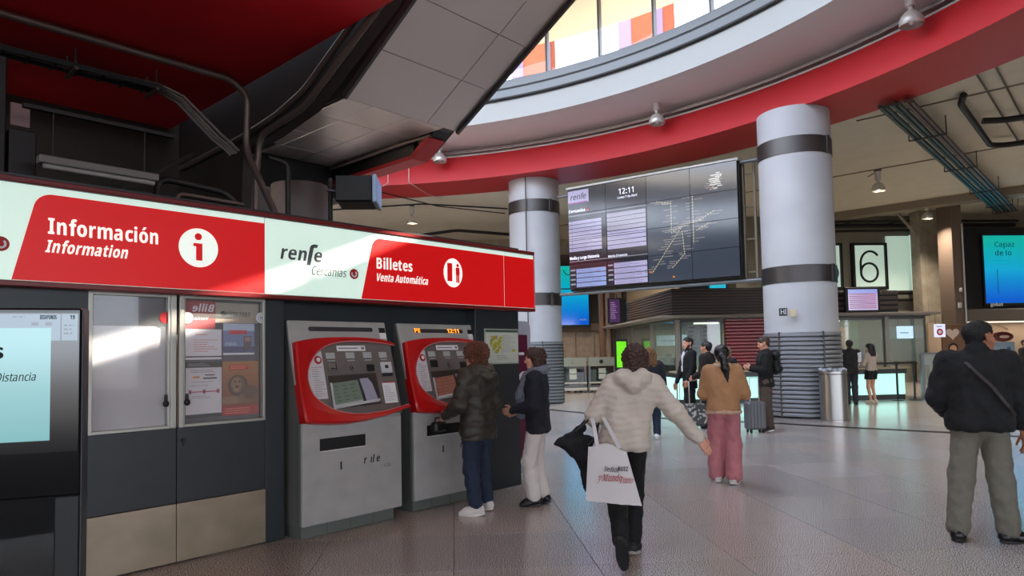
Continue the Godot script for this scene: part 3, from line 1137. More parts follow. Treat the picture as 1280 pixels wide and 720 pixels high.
# ---------------------------------------------------------------- ticket machines
func build_machines() -> void:
	for k in 2:
		var second := k == 1
		var m := thing("ticket_machine", ["grey and red ticket machine with an unlit display, next to the booth doors", "grey and red ticket machine with a lit orange display, in use"][k], "ticket machine", wall_at([0.94, 2.20][k], 0, [0.0, -0.055][k]), "ticket machines")
		var wd := 1.06
		var side := PackedVector2Array([Vector2(-0.14, 0.11), Vector2(0.185, 0.11), Vector2(0.205, 0.98), Vector2(-0.04, 1.885), Vector2(-0.14, 1.885)])
		var cab := S()
		cab.xf = Transform3D(Basis(Vector3(0, 0, 1), Vector3(0, 1, 0), Vector3(-1, 0, 0)), Vector3.ZERO)   # plate x runs out of the wall, plate z runs to -s
		cab.plate(side, -wd + 0.004, -0.004)
		obj("cabinet", cab, M.machine_dark, m)
		# the front skin, a little wider than the dark body, split at the service door
		var skin := S()
		skin.between(Vector3(0.0, 0.115, 0.185), Vector3(wd, 0.985, 0.225), 0.008)
		obj("service_door", skin, M.machine, m)
		var upn := Vector3(0, 0.9, -0.245).normalized()
		var face := Transform3D(Basis(Vector3.RIGHT, upn, Vector3.RIGHT.cross(upn)), Vector3(0, 0.98, 0.235))
		var fp := Node3D.new()
		# upper panel of the sloping front
		var head := S()
		head.xf = face
		head.between(Vector3(0.0, 0.0, -0.055), Vector3(wd, 0.945, -0.012), 0.008)
		var panel := obj("front_panel", head, M.machine, m)
		fp.free()
		var plinth := S()
		plinth.between(Vector3(0.02, 0, -0.14), Vector3(wd - 0.07, 0.11, 0.165), 0.003)
		obj("plinth", plinth, mat(Color(0.34, 0.36, 0.34), 0.6), m)
		for j in 4:
			var b := S()
			b.between(Vector3(0.024 + j * 0.245, 0.008, 0.16), Vector3(0.024 + j * 0.245 + 0.238, 0.105, 0.170), 0.002)
			obj("plinth_panel", b, mat(Color(0.37, 0.39, 0.37), 0.6), m)
		var seam := S()
		seam.between(Vector3(-0.002, 0.11, 0.145), Vector3(0.01, 0.99, 0.15))
		seam.between(Vector3(0.0, 0.11, 0.1845), Vector3(0.004, 0.99, 0.1855))
		obj("side_seam", seam, M.ink, m)
		var strip := S()
		strip.between(Vector3(-0.004, 0.115, 0.152), Vector3(0.006, 0.985, 0.19), 0.002)
		obj("edge_strip", strip, mat(Color(0.36, 0.40, 0.37), 0.5), m)
		# grey instrument plate
		var plate := S()
		plate.xf = face
		plate.between(Vector3(0.09, 0.03, -0.013), Vector3(1.075, 0.735, -0.004), 0.003)
		obj("instrument_plate", plate, mat(Color(0.44, 0.42, 0.41), 0.4, 0.3), m)
		# red surround, open at the right like a C: rings of outline, out and up
		red_surround(m, face)
		# lettered white sheet whose left edge follows the curve
		var sheet := S()
		sheet.xf = face
		sheet.plate(PackedVector2Array([Vector2(0.285, 0.215), Vector2(0.285, 0.655), Vector2(0.255, 0.64), Vector2(0.19, 0.58), Vector2(0.145, 0.52), Vector2(0.118, 0.44), Vector2(0.122, 0.34), Vector2(0.15, 0.26), Vector2(0.175, 0.215)]), -0.004, -0.001)
		var sh := obj("instruction_sheet", sheet, mat(Color(0.78, 0.77, 0.79), 0.6), m)
		var marks := S()
		marks.xf = face
		for j in 14:
			var y := 0.50 - j * 0.02
			marks.between(Vector3(0.155 + rng.randf() * 0.02, y, -0.001), Vector3(0.21 + rng.randf() * 0.06, y + 0.004, 0.0))
		obj("sheet_print", marks, mat(Color(0.5, 0.47, 0.5)), sh)
		var em := S()
		em.xf = face
		em.disc(Vector2(0.238, 0.57), 0.038, -0.001, 0.0008, 24)
		obj("emblem", em, M.red_ink, sh)
		var em2 := S()
		em2.xf = face
		em2.disc(Vector2(0.243, 0.572), 0.02, 0.0006, 0.0014, 18)
		obj("emblem_arrow", em2, M.paper, sh)
		# label strip with its small dark mark at the right end
		var lab := S()
		lab.xf = face
		lab.between(Vector3(0.452, 0.650, -0.004), Vector3(0.767, 0.703, 0.0), 0.001)
		var lo := obj("label_strip", lab, M.paper, m)
		var lt := S()
		lt.xf = face
		lt.between(Vector3(0.47, 0.672, 0.0), Vector3(0.68, 0.682, 0.0008))
		lt.between(Vector3(0.722, 0.664, 0.0), Vector3(0.752, 0.69, 0.0008))
		obj("label_print", lt, mat(Color(0.45, 0.45, 0.47)), lo)
		for c in [[0.324, 0.42], [0.535, 0.632], [0.729, 0.825], [0.915, 1.005]]:
			var q := S()
			q.xf = face
			q.between(Vector3(c[0], 0.580, -0.004), Vector3(c[1], 0.636, 0.0), 0.001)
			q.between(Vector3(c[0] + 0.01, 0.555, -0.004), Vector3(c[1] - 0.005, 0.564, 0.0))
			obj("slot_label", q, mat(Color(0.66, 0.67, 0.67)), m)
		# slots
		var r1 := S()
		r1.xf = face
		r1.between(Vector3(0.331, 0.465, -0.004), Vector3(0.425, 0.538, 0.012), 0.004)
		var rd := obj("card_reader", r1, M.black if second else mat(Color(0.5, 0.48, 0.47), 0.35, 0.4), m)
		var r1b := S()
		r1b.xf = face
		r1b.between(Vector3(0.35, 0.478, 0.012), Vector3(0.40, 0.488, 0.014))
		r1b.between(Vector3(0.405, 0.47, 0.012), Vector3(0.415, 0.53, 0.014))
		obj("slot", r1b, M.ink, rd)
		var r2 := S()
		r2.xf = face
		r2.disc(Vector2(0.587, 0.487), 0.026, -0.004, 0.008, 18)
		var coin := obj("coin_inlet", r2, M.steel, m)
		var r2b := S()
		r2b.xf = face
		r2b.between(Vector3(0.582, 0.470, 0.008), Vector3(0.591, 0.506, 0.0095))
		obj("slot", r2b, M.ink, coin)
		var r3 := S()
		r3.xf = face
		r3.between(Vector3(0.748, 0.447, -0.004), Vector3(0.825, 0.512, 0.018), 0.004)
		obj("note_inlet", r3, M.black, m)
		var r4 := S()
		r4.xf = face
		r4.between(Vector3(0.906, 0.425, -0.004), Vector3(1.03, 0.532, 0.02), 0.006)
		var pay := obj("payment_terminal", r4, mat(Color(0.75, 0.75, 0.76), 0.3), m)
		var r5 := S()
		r5.xf = face
		r5.between(Vector3(0.945, 0.468, 0.02), Vector3(0.985, 0.50, 0.022))
		r5.between(Vector3(0.915, 0.395, -0.004), Vector3(1.03, 0.423, 0.006))
		obj("slot", r5, M.ink, pay)
		# recessed screen bay: dark reveal, screen and keypad lie deeper and less steep
		var bay := S()
		bay.xf = face
		bay.plate(PackedVector2Array([Vector2(0.318, 0.115), Vector2(0.85, 0.13), Vector2(0.842, 0.432), Vector2(0.318, 0.42)]), -0.005, -0.002)
		obj("screen_bay", bay, mat(Color(0.21, 0.19, 0.18), 0.4), m)
		var scr_img := canvas(128, 96, Color(0.46, 0.28, 0.24) if second else Color(0.40, 0.45, 0.41))
		for row in 5:
			for col in 3:
				if second:
					scr_img.fill_rect(Rect2i(8 + col * 40, 12 + row * 16, 30, 8), Color(0.52, 0.33, 0.29))
				else:
					scr_img.fill_rect(Rect2i(10 + col * 38, 14 + row * 15, rng.randi_range(12, 28), 3), Color(0.24, 0.28, 0.26))
		scr_img.fill_rect(Rect2i(0, 88, 128, 8), Color(0.6, 0.62, 0.62))
		var sc := S()
		sc.xf = face
		sc.quad(Vector3(0.345, 0.135, 0.004), Vector3(0.648, 0.165, 0.004), Vector3(0.622, 0.372, -0.001), Vector3(0.345, 0.350, -0.001))
		obj("touch_screen", sc, lit_picture(scr_img, 0.55), m)
		var sf := S()
		sf.xf = face
		sf.between(Vector3(0.322, 0.112, -0.002), Vector3(0.345, 0.355, 0.005), 0.002)
		sf.xf = face * Transform3D(Basis(Vector3(0, 0, 1), 0.09), Vector3(0.33, 0.115, 0))
		sf.between(Vector3(0.0, -0.002, -0.002), Vector3(0.51, 0.022, 0.007), 0.002)
		obj("screen_frame", sf, mat(Color(0.70, 0.70, 0.72), 0.4), m)
		var kpad := S()
		kpad.xf = face
		kpad.plate(PackedVector2Array([Vector2(0.69, 0.145), Vector2(0.82, 0.15), Vector2(0.775, 0.33), Vector2(0.735, 0.385), Vector2(0.645, 0.38)]), -0.002, 0.004)
		obj("keypad", kpad, mat(Color(0.60, 0.60, 0.68), 0.35), m)
		var price := S()
		price.xf = face
		price.between(Vector3(0.893, 0.130, -0.004), Vector3(1.045, 0.338, 0.0), 0.001)
		var pr := obj("price_sheet", price, M.paper, m)
		var pt := S()
		pt.xf = face
		for j in 9:
			pt.between(Vector3(0.905, 0.30 - j * 0.018, 0.0), Vector3(0.96 + rng.randf() * 0.07, 0.304 - j * 0.018, 0.0006))
		obj("sheet_print", pt, mat(Color(0.55, 0.53, 0.54)), pr)
		var pt2 := S()
		pt2.xf = face
		pt2.between(Vector3(0.893, 0.328, 0.0), Vector3(1.045, 0.338, 0.0008))
		obj("sheet_border", pt2, M.red_ink, pr)
		# display slot at the top, and two small stickers
		var led := S()
		led.xf = face
		led.plate(rounded(Vector2(0.197, 0.843), Vector2(0.897, 0.885), 0.02), -0.012, -0.008)
		obj("display", led, mat(Color(0.22, 0.22, 0.24), 0.25), m)
		if second:
			var am := glow(Color(1.0, 0.55, 0.12), 2.2)
			for q in [["PE", 0.20], ["12:11", 0.66]]:
				var t := words(m, q[0], 0.043, Vector3.ZERO, am, 700, 0, 1.25, "led_text")
				t.transform = face * Transform3D(t.transform.basis, Vector3(q[1], 0.830, -0.008))
		for q in [[0.835, 0.885, M.ink], [0.775, 0.832, M.paper]]:
			var st := S()
			st.xf = face
			st.between(Vector3(0.972, q[0], -0.012), Vector3(1.045, q[1], -0.010))
			obj("sticker", st, q[2], m)
		# dispensing slot, lock, worn wordmark
		var ds := S()
		ds.between(Vector3(0.165, 0.74, 0.222), Vector3(0.64, 0.845, 0.2275))
		obj("ticket_slot", ds, M.black, m)
		var dl := S()
		dl.between(Vector3(0.16, 0.728, 0.222), Vector3(0.645, 0.740, 0.234), 0.002)
		obj("slot_lip", dl, M.pale_plastic, m)
		var lk := S()
		lk.between(Vector3(0.372, 0.555, 0.222), Vector3(0.388, 0.625, 0.230), 0.003)
		obj("lock", lk, M.ink, m)
		words(m, "r  ıl e", 0.065, Vector3(0.612, 0.575, 0.225), M.ink, 700, 0.15, 0.85)
		words(m, "·.  r í a", 0.035, Vector3(0.80, 0.515, 0.225), mat(Color(0.4, 0.4, 0.4)), 400, 0.15, 0.9)


func red_surround(m: Node3D, face: Transform3D) -> void:
	# outline points in the plane of the sloping front, outer then inner, from the upper right tip round the left to the lower right tip
	var outer := [Vector2(1.12, 0.712), Vector2(1.07, 0.735), Vector2(0.93, 0.758), Vector2(0.80, 0.768), Vector2(0.64, 0.775), Vector2(0.49, 0.775), Vector2(0.36, 0.772), Vector2(0.24, 0.765), Vector2(0.12, 0.748), Vector2(0.015, 0.728), Vector2(0.008, 0.62), Vector2(0.003, 0.50), Vector2(0.0, 0.36), Vector2(-0.002, 0.22), Vector2(-0.002, 0.10), Vector2(-0.002, 0.015), Vector2(0.12, -0.006), Vector2(0.27, -0.022), Vector2(0.42, -0.03), Vector2(0.60, -0.022), Vector2(0.77, -0.005), Vector2(0.95, 0.025), Vector2(1.115, 0.06)]
	var inner := [Vector2(1.115, 0.70), Vector2(1.05, 0.708), Vector2(0.95, 0.72), Vector2(0.84, 0.731), Vector2(0.72, 0.738), Vector2(0.60, 0.738), Vector2(0.49, 0.728), Vector2(0.394, 0.708), Vector2(0.32, 0.68), Vector2(0.253, 0.637), Vector2(0.195, 0.585), Vector2(0.149, 0.528), Vector2(0.118, 0.47), Vector2(0.104, 0.40), Vector2(0.112, 0.315), Vector2(0.14, 0.255), Vector2(0.185, 0.195), Vector2(0.275, 0.125), Vector2(0.36, 0.085), Vector2(0.47, 0.057), Vector2(0.60, 0.044), Vector2(0.80, 0.05), Vector2(1.12, 0.096)]
	var s := S()
	var rim := S()
	s.xf = face
	rim.xf = face
	var n := outer.size()
	var rings := []
	for j in 6:
		var ring := []
		for k in n:
			var o: Vector2 = outer[k]
			var i: Vector2 = inner[k]
			var lip := 0.05 * clampf((float(k) - n * 0.55) / (n * 0.3), 0, 1)   # the lower edge stands out as a shelf
			var tip := smoothstep(0.0, 3.0, float(k)) 
			var hgt := 0.045 * (0.35 + 0.65 * tip) + lip
			var p: Vector2
			var z: float
			match j:
				0:
					p = o
					z = -0.05
				1:
					p = o
					z = hgt * 0.75
				2:
					p = o.lerp(i, 0.10)
					z = hgt
				3:
					p = o.lerp(i, 0.55)
					z = hgt * 0.85
				4:
					p = o.lerp(i, 0.93)
					z = hgt * 0.45 + lip * 0.3
				_:
					p = i
					z = -0.008
			ring.append(Vector3(p.x, p.y, z))
		rings.append(ring)
	for j in 5:
		var first := s.v.size()
		for k in n:
			var nn := Vector3.ZERO
			var k0 := maxi(k - 1, 0)
			var k1 := mini(k + 1, n - 1)
			var along: Vector3 = rings[j][k1] - rings[j][k0]
			var across: Vector3 = rings[j + 1][k] - rings[j][k]
			nn = along.cross(across).normalized()
			s.vert(rings[j][k], nn)
			s.vert(rings[j + 1][k], nn)
		for k in n - 1:
			var a := first + 2 * k
			s.ix.append_array(PackedInt32Array([a, a + 1, a + 2, a + 1, a + 3, a + 2]))
	for e: int in [0, n - 1]:
		var cap := []
		for j in 6:
			cap.append(rings[j][e])
		s.face(cap, rings[2][e] + (Vector3.LEFT if true else Vector3.ZERO))
	obj("red_surround", s, M.machine_red, m)
	for k in n - 1:
		var a: Vector3 = rings[4][k]
		var b: Vector3 = rings[4][k + 1]
		rim.bar(a + Vector3(0, 0, 0.001), b + Vector3(0, 0, 0.001), 0.006, 0.006, 0.0, Vector3(0, 0, 1))
	obj("rim", rim, mat(Color(0.80, 0.55, 0.55), 0.25), m)


func build_totem() -> void:
	# free-standing screen at the left edge of the view
	var t := thing("information_totem", "black information totem with a pale blue screen at the left edge", "totem", Transform3D(Basis(Vector3.UP, deg_to_rad(21)), Vector3(-1.875, 0, -3.0)))
	var b := S()
	b.between(Vector3(-0.95, 0.98, -0.12), Vector3(0, 1.785, 0.0), 0.008)
	obj("screen_case", b, M.black_gloss, t)
	for x in [-0.095, -0.95]:
		var leg := S()
		leg.between(Vector3(x, 0.02, -0.12), Vector3(x + 0.095, 0.98, -0.001), 0.006)
		obj("leg", leg, M.black, t)
	var trim := S()
	trim.between(Vector3(0.0, 0.02, -0.118), Vector3(0.006, 1.785, -0.004), 0.002)
	obj("side_trim", trim, mat(Color(0.22, 0.235, 0.26), 0.35), t)
	var foot := S()
	foot.between(Vector3(-0.98, 0.0, -0.3), Vector3(0.03, 0.02, 0.18), 0.005)
	obj("base_plate", foot, M.steel_dark, t)
	var glass := S()
	glass.between(Vector3(-0.85, 0.3, -0.07), Vector3(-0.095, 0.98, -0.06))
	obj("dark_glass", glass, clear(Color(0.05, 0.055, 0.06), 0.7), t)
	var img := canvas(352, 238, Color(0.05, 0.05, 0.06))
	img.fill_rect(Rect2i(0, 2, 350, 46), Color(0.45, 0.55, 0.62))
	img.fill_rect(Rect2i(325, 2, 2, 46), Color(0.2, 0.25, 0.3))
	print_lines(img, 258, 6, 30, 4, 6, 2, Color(0.25, 0.3, 0.36))
	img.fill_rect(Rect2i(284, 16, 10, 6), Color(0.28, 0.33, 0.4))
	img.fill_rect(Rect2i(304, 16, 9, 6), Color(0.28, 0.33, 0.4))
	print_lines(img, 330, 20, 18, 20, 7, 3, Color(0.25, 0.3, 0.36))
	img.fill_rect(Rect2i(0, 26, 312, 192), Color(0.55, 0.79, 0.81))
	var sc := S()
	sc.quad(Vector3(-0.92, 1.17, 0.001), Vector3(-0.01, 1.17, 0.001), Vector3(-0.01, 1.765, 0.001), Vector3(-0.92, 1.765, 0.001))
	obj("screen", sc, lit_picture(img, 0.85), t)
	words(t, "DESAYUNOS", 0.018, Vector3(-0.155, 1.737, 0.001), M.ink, 700, 0, 0.42)
	words(t, "19", 0.018, Vector3(-0.045, 1.737, 0.001), M.ink, 700, 0, 0.7)
	words(t, "Servicios", 0.062, Vector3(-0.64, 1.57, 0.001), M.ink, 700, 0.0, 0.97)
	words(t, "Larga Distancia", 0.034, Vector3(-0.412, 1.475, 0.001), M.ink, 400, 0.15, 0.75)
	var al := AreaLight3D.new()
	al.name = "screen_light"
	al.area_size = Vector2(0.6, 0.5)
	al.light_color = Color(0.65, 0.9, 0.92)
	al.light_energy = 0.12
	al.area_normalize_energy = false
	al.shadow_enabled = true
	al.transform = Transform3D(Basis(Vector3.UP, PI), Vector3(-0.56, 1.43, 0.01))
	t.add_child(al)


# ---------------------------------------------------------------- departure board between the columns
func tv_rows(img: Image, x: int, y: int, w: int, n: int, step: int, c: Color, ink: Color) -> void:
	for k in n:
		img.fill_rect(Rect2i(x, y + k * step, w, step - 4), c)
		print_lines(img, x + 8, y + k * step + 4, w - 30, step - 10, 8, 2, ink)


func build_board() -> void:
	var a := Vector3(1.72, 3.41, -20.2)
	var b := Vector3(5.78, 3.41, -17.3)
	var x := (b - a).normalized()
	var wide := (b - a).length()
	var tall := 2.95
	var frame := Transform3D(Basis(x, Vector3.UP, x.cross(Vector3.UP)), a)
	var g := thing("departure_board", "huge sixteen panel departure screen hung between the two white columns", "departure board", frame)
	var back := S()
	back.between(Vector3(-0.03, -0.05, -0.45), Vector3(wide + 0.03, tall + 0.03, -0.10), 0.01)
	obj("housing", back, M.black, g)
	var top := S()
	top.between(Vector3(-0.04, tall + 0.005, -0.5), Vector3(wide + 0.04, tall + 0.06, 0.03), 0.005)
	obj("top_rail", top, M.pale_plastic, g)
	for q in [[-0.45, wide + 0.75, -0.12], [wide, wide + 0.62, tall - 0.02], [-0.45, 0.0, tall - 0.1]]:
		var rail := S()
		rail.tube([Vector3(q[0], q[2], -0.2), Vector3(q[1], q[2], -0.2)], 0.05, 8)
		obj("bracket", rail, M.frame_grey, g)
	var side := S()
	side.between(Vector3(wide + 0.03, -0.03, -0.42), Vector3(wide + 0.07, tall, -0.3), 0.004)
	side.between(Vector3(wide + 0.26, -0.05, -0.5), Vector3(wide + 0.32, tall + 0.02, -0.44), 0.004)
	for k in 4:
		side.between(Vector3(wide + 0.03, 0.1 + k * 0.85, -0.48), Vector3(wide + 0.32, 0.14 + k * 0.85, -0.42))
	obj("side_frame", side, M.beam_beige, g)
	# one picture for the whole wall, each panel shows its own piece
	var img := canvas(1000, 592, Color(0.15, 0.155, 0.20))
	var pale := Color(0.72, 0.70, 0.86)
	var blue := Color(0.60, 0.68, 0.90)
	var ink := Color(0.40, 0.38, 0.55)
	img.fill_rect(Rect2i(0, 0, 500, 160), Color(0.20, 0.215, 0.26))
	img.fill_rect(Rect2i(500, 0, 500, 592), Color(0.25, 0.28, 0.34))  # blue-grey map ground, painted in for the windows' reflection on this half
	img.fill_rect(Rect2i(0, 10, 140, 78), pale)
	img.fill_rect(Rect2i(0, 80, 132, 8), Color(0.62, 0.30, 0.62))
	print_lines(img, 8, 128, 60, 8, 12, 4, Color(0.55, 0.55, 0.62))
	print_lines(img, 92, 142, 90, 8, 12, 3, Color(0.45, 0.45, 0.5))
	img.fill_rect(Rect2i(0, 158, 500, 3), Color(0.7, 0.7, 0.76))
	tv_rows(img, 2, 192, 218, 8, 23, pale, ink)
	tv_rows(img, 254, 176, 240, 4, 26, Color(0.66, 0.64, 0.74), ink)
	tv_rows(img, 254, 282, 240, 4, 26, pale, ink)
	for y in range(192, 376, 23):
		img.fill_rect(Rect2i(22, y, 2, 19), ink)
	img.fill_rect(Rect2i(0, 430, 500, 3), Color(0.7, 0.7, 0.76))
	tv_rows(img, 46, 476, 196, 4, 28, blue, ink)
	tv_rows(img, 292, 462, 204, 4, 32, pale, ink)
	for y in [476, 504, 532, 560]:
		img.fill_rect(Rect2i(6, y, 34, 10), Color(0.6, 0.6, 0.68))
		img.fill_rect(Rect2i(254, y - 8, 32, 10), Color(0.6, 0.6, 0.68))
	# line map: strokes with small station names
	var strokes := [[560, 150, 640, 170], [640, 170, 640, 330], [640, 330, 700, 300], [700, 300, 520, 540], [700, 330, 710, 450], [710, 450, 640, 520], [760, 150, 760, 400], [700, 300, 800, 280], [800, 280, 880, 240], [780, 330, 850, 300], [880, 90, 920, 60], [860, 130, 900, 90]]
	for s in strokes:
		var p := Vector2(s[0], s[1])
		var q := Vector2(s[2], s[3])
		var n := int(p.distance_to(q))
		for k in n:
			var c := p.lerp(q, float(k) / n)
			img.fill_rect(Rect2i(int(c.x), int(c.y), 3, 3), Color(0.62, 0.58, 0.46))
			if k % 16 == 0:
				img.fill_rect(Rect2i(int(c.x) - 2, int(c.y) - 2, 6, 6), Color(0.85, 0.82, 0.74))
				var lw := rng.randi_range(18, 52)
				img.fill_rect(Rect2i(int(c.x) - lw - 8 if rng.randf() < 0.6 else int(c.x) + 10, int(c.y), lw, 4), Color(0.55, 0.54, 0.55))
	for k in 9:
		img.fill_rect(Rect2i(880 + rng.randi_range(-30, 20), 44 + k * 10, rng.randi_range(20, 60), 5), Color(0.85, 0.88, 0.9))
	img.fill_rect(Rect2i(508, 528, 12, 10), Color(0.9, 0.45, 0.2))
	img.fill_rect(Rect2i(640, 566, 12, 8), Color(0.9, 0.55, 0.25))
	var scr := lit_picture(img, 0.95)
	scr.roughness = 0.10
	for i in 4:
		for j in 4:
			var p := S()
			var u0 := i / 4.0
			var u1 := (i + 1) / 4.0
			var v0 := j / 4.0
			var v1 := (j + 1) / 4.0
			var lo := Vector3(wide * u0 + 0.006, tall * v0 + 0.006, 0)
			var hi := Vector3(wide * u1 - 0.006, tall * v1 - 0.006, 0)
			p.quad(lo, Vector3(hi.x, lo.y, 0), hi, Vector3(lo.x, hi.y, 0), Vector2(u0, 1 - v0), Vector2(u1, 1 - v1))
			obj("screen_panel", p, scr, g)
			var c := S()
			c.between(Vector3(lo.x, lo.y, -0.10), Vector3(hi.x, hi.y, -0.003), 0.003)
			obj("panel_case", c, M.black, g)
	var lw := glow(Color(0.85, 0.86, 0.92), 0.9)
	words(g, "12:11", 0.15, Vector3(1.65, 2.57, 0.002), lw, 400)
	words(g, "Lunes 7 de Abril", 0.06, Vector3(1.62, 2.45, 0.002), lw)
	words(g, "Cercanías", 0.085, Vector3(0.02, 2.25, 0.002), lw, 700)
	words(g, "renfe", 0.16, Vector3(0.06, 2.62, 0.002), M.ink, 400, 0.2)
	words(g, "Media y Larga Distancia", 0.085, Vector3(0.02, 0.86, 0.002), lw, 700, 0, 0.72)
	words(g, "Media Distancia", 0.06, Vector3(1.28, 0.82, 0.002), lw, 400)
	emblem(g, Vector2(0.66, 2.29), 0.05, 0.002)
	var al := AreaLight3D.new()
	al.name = "board_light"
	al.area_size = Vector2(2.4, 2.6)
	al.light_color = Color(0.75, 0.75, 1.0)
	al.light_energy = 0.08
	al.area_normalize_energy = false
	al.shadow_enabled = true
	al.transform = Transform3D(Basis(Vector3.UP, PI), Vector3(1.25, 1.5, 0.03))
	g.add_child(al)


# ---------------------------------------------------------------- ticket office kiosk in the middle
func KS(r0: float, f0: float) -> Shape:    # a shape written in floor grid coordinates (r, h, -f) for a thing placed at r0, f0
	var s := S()
	s.xf = Transform3D(Basis.IDENTITY, Vector3(-r0, 0, f0))
	return s


func build_kiosk() -> void:
	var r0 := 6.3
	var f0 := 19.5
	var g := thing("ticket_office", "round-the-corner ticket office kiosk with brown slatted fascia and glowing counters", "kiosk", grid_at(r0, 0, f0))
	g.set_meta("label", "ticket office kiosk with brown slatted fascia and glowing counter fronts")
	var rend := 14.2
	var back := 27.0
	# slatted fascia, front and left side
	var board := KS(r0, f0)
	board.between(Vector3(r0 + 0.03, 2.6, -19.62), Vector3(11.0, 3.36, -19.53))
	board.between(Vector3(r0 + 0.03, 2.6, -back), Vector3(r0 + 0.12, 3.36, -19.6))
	board.between(Vector3(11.0, 2.6, -19.9), Vector3(13.4, 3.25, -19.8))
	obj("fascia_board", board, M.black, g)
	for k in 9:
		var y := 2.645 + k * 0.083
		var s := KS(r0, f0)
		s.between(Vector3(r0, y - 0.028, -19.53), Vector3(11.0, y + 0.028, -19.49), 0.006)
		s.between(Vector3(r0 - 0.01, y - 0.028, -back), Vector3(r0 + 0.03, y + 0.028, -19.49), 0.006)
		obj("slat", s, M.slat, g)
	for k in 4:
		var s := KS(r0, f0)
		s.between(Vector3(11.0, 2.68 + k * 0.15, -19.8), Vector3(13.4, 2.78 + k * 0.15, -19.76), 0.006)
		obj("slat", s, M.slat, g)
	# ledge with rounded nose
	var ledge := KS(r0, f0)
	ledge.between(Vector3(r0 - 0.45, 2.47, -19.9), Vector3(rend, 2.56, -19.0), 0.03)
	ledge.between(Vector3(r0 - 0.45, 2.47, -back - 0.5), Vector3(r0 + 0.2, 2.56, -19.6), 0.03)
	obj("canopy_ledge", ledge, mat(Color(0.50, 0.46, 0.42), 0.5), g)
	var soffit := KS(r0, f0)
	soffit.between(Vector3(r0, 2.44, -22.5), Vector3(rend - 0.2, 2.47, -19.2))
	soffit.between(Vector3(r0, 2.44, -back), Vector3(9, 2.47, -22.5))
	obj("soffit", soffit, mat(Color(0.35, 0.33, 0.32)), g)
	for p in [Vector2(6.42, 19.45), Vector2(12.75, 19.45), Vector2(6.42, 24.5), Vector2(6.42, 22.0)]:
		var s := KS(r0, f0)
		s.between(Vector3(p.x - 0.065, 0.96 if p.x > 10 else 0.02, -p.y - 0.065), Vector3(p.x + 0.065, 2.46, -p.y + 0.065), 0.01)
		obj("post", s, mat(Color(0.52, 0.49, 0.45), 0.4, 0.4), g)
	# counters
	var gm := glow(Color(0.62, 0.90, 0.84), 0.92, Color(0.8, 0.9, 0.9))
	for q in [[Vector3(r0 + 0.1, 0, 0), Vector3(9.2, 0, 0)], [Vector3(10.2, 0, 0), Vector3(13.2, 0, 0)]]:
		var x0: float = q[0].x
		var x1: float = q[1].x
		var body := KS(r0, f0)
		body.between(Vector3(x0, 0.0, -20.0), Vector3(x1, 0.16, -19.36))
		body.between(Vector3(x0, 0.16, -20.0), Vector3(x1, 0.90, -19.36))
		body.between(Vector3(x0 - 0.04, 0.76, -20.0), Vector3(x1 + 0.04, 0.90, -19.28), 0.01)
		obj("counter_body", body, mat(Color(0.16, 0.17, 0.17), 0.4), g)
		var n := int((x1 - x0) / 1.45) + 1
		for k in n:
			var pnl := KS(r0, f0)
			pnl.between(Vector3(lerpf(x0, x1, float(k) / n) + 0.01, 0.15, -19.36), Vector3(lerpf(x0, x1, float(k + 1) / n) - 0.01, 0.765, -19.33), 0.004)
			obj("glowing_counter_panel", pnl, gm, g)
		var top := KS(r0, f0)
		top.between(Vector3(x0 - 0.08, 0.90, -20.05), Vector3(x1 + 0.08, 0.955, -19.2), 0.012)
		obj("counter_top", top, mat(Color(0.62, 0.55, 0.46), 0.35), g)
		var al := AreaLight3D.new()
		al.name = "counter_light"
		al.area_size = Vector2(x1 - x0, 0.6)
		al.light_color = Color(0.62, 0.95, 0.90)
		al.light_energy = 0.30
		al.area_normalize_energy = false
		al.shadow_enabled = true
		al.transform = Transform3D(Basis(Vector3.UP, PI), Vector3((x0 + x1) / 2 - r0, 0.45, 0.2))
		g.add_child(al)
	var sidec := KS(r0, f0)
	sidec.between(Vector3(r0 + 0.1, 0, -back), Vector3(r0 + 0.6, 0.9, -20.0))
	obj("counter_body", sidec, mat(Color(0.16, 0.17, 0.17), 0.4), g)
	var sg := KS(r0, f0)
	sg.between(Vector3(r0 + 0.06, 0.15, -24), Vector3(r0 + 0.095, 0.765, -19.36), 0.004)
	obj("glowing_counter_panel", sg, gm, g)
	# glass above the counters
	for q in [[6.5, 7.75], [9.1, 10.9], [10.95, 12.7], [12.8, 14.0]]:
		var fr := KS(r0, f0)
		fr.between(Vector3(q[0], 2.36, -19.5), Vector3(q[1], 2.44, -19.44))
		fr.between(Vector3(q[0], 0.95, -19.5), Vector3(q[0] + 0.04, 2.40, -19.44))
		fr.between(Vector3(q[1] - 0.04, 0.95, -19.5), Vector3(q[1], 2.40, -19.44))
		obj("window_frame", fr, M.steel_dark, g)
		var gl := KS(r0, f0)
		gl.between(Vector3(q[0] + 0.04, 1.12, -19.475), Vector3(q[1] - 0.04, 2.36, -19.465))
		obj("pane", gl, M.smoked, g)
	for q in [[19.8, 22.0], [22.05, 24.4], [24.6, 26.9]]:
		var gl := KS(r0, f0)
		gl.between(Vector3(r0 + 0.12, 1.12, -q[1]), Vector3(r0 + 0.13, 2.42, -q[0]))
		obj("pane", gl, M.smoked, g)
	# red roller shutter of many slats
	for k in 15:
		var s := KS(r0, f0)
		var y := 1.0 + k * 0.098
		s.between(Vector3(7.85, y + 0.006, -19.50), Vector3(9.05, y + 0.088, -19.455), 0.018)
		obj("shutter_slat", s, mat(Color(0.55, 0.05, 0.10), 0.3), g)
	var sback := KS(r0, f0)
	sback.between(Vector3(7.85, 0.95, -19.56), Vector3(9.05, 2.44, -19.505))
	obj("shutter_box", sback, mat(Color(0.16, 0.03, 0.05), 0.5), g)
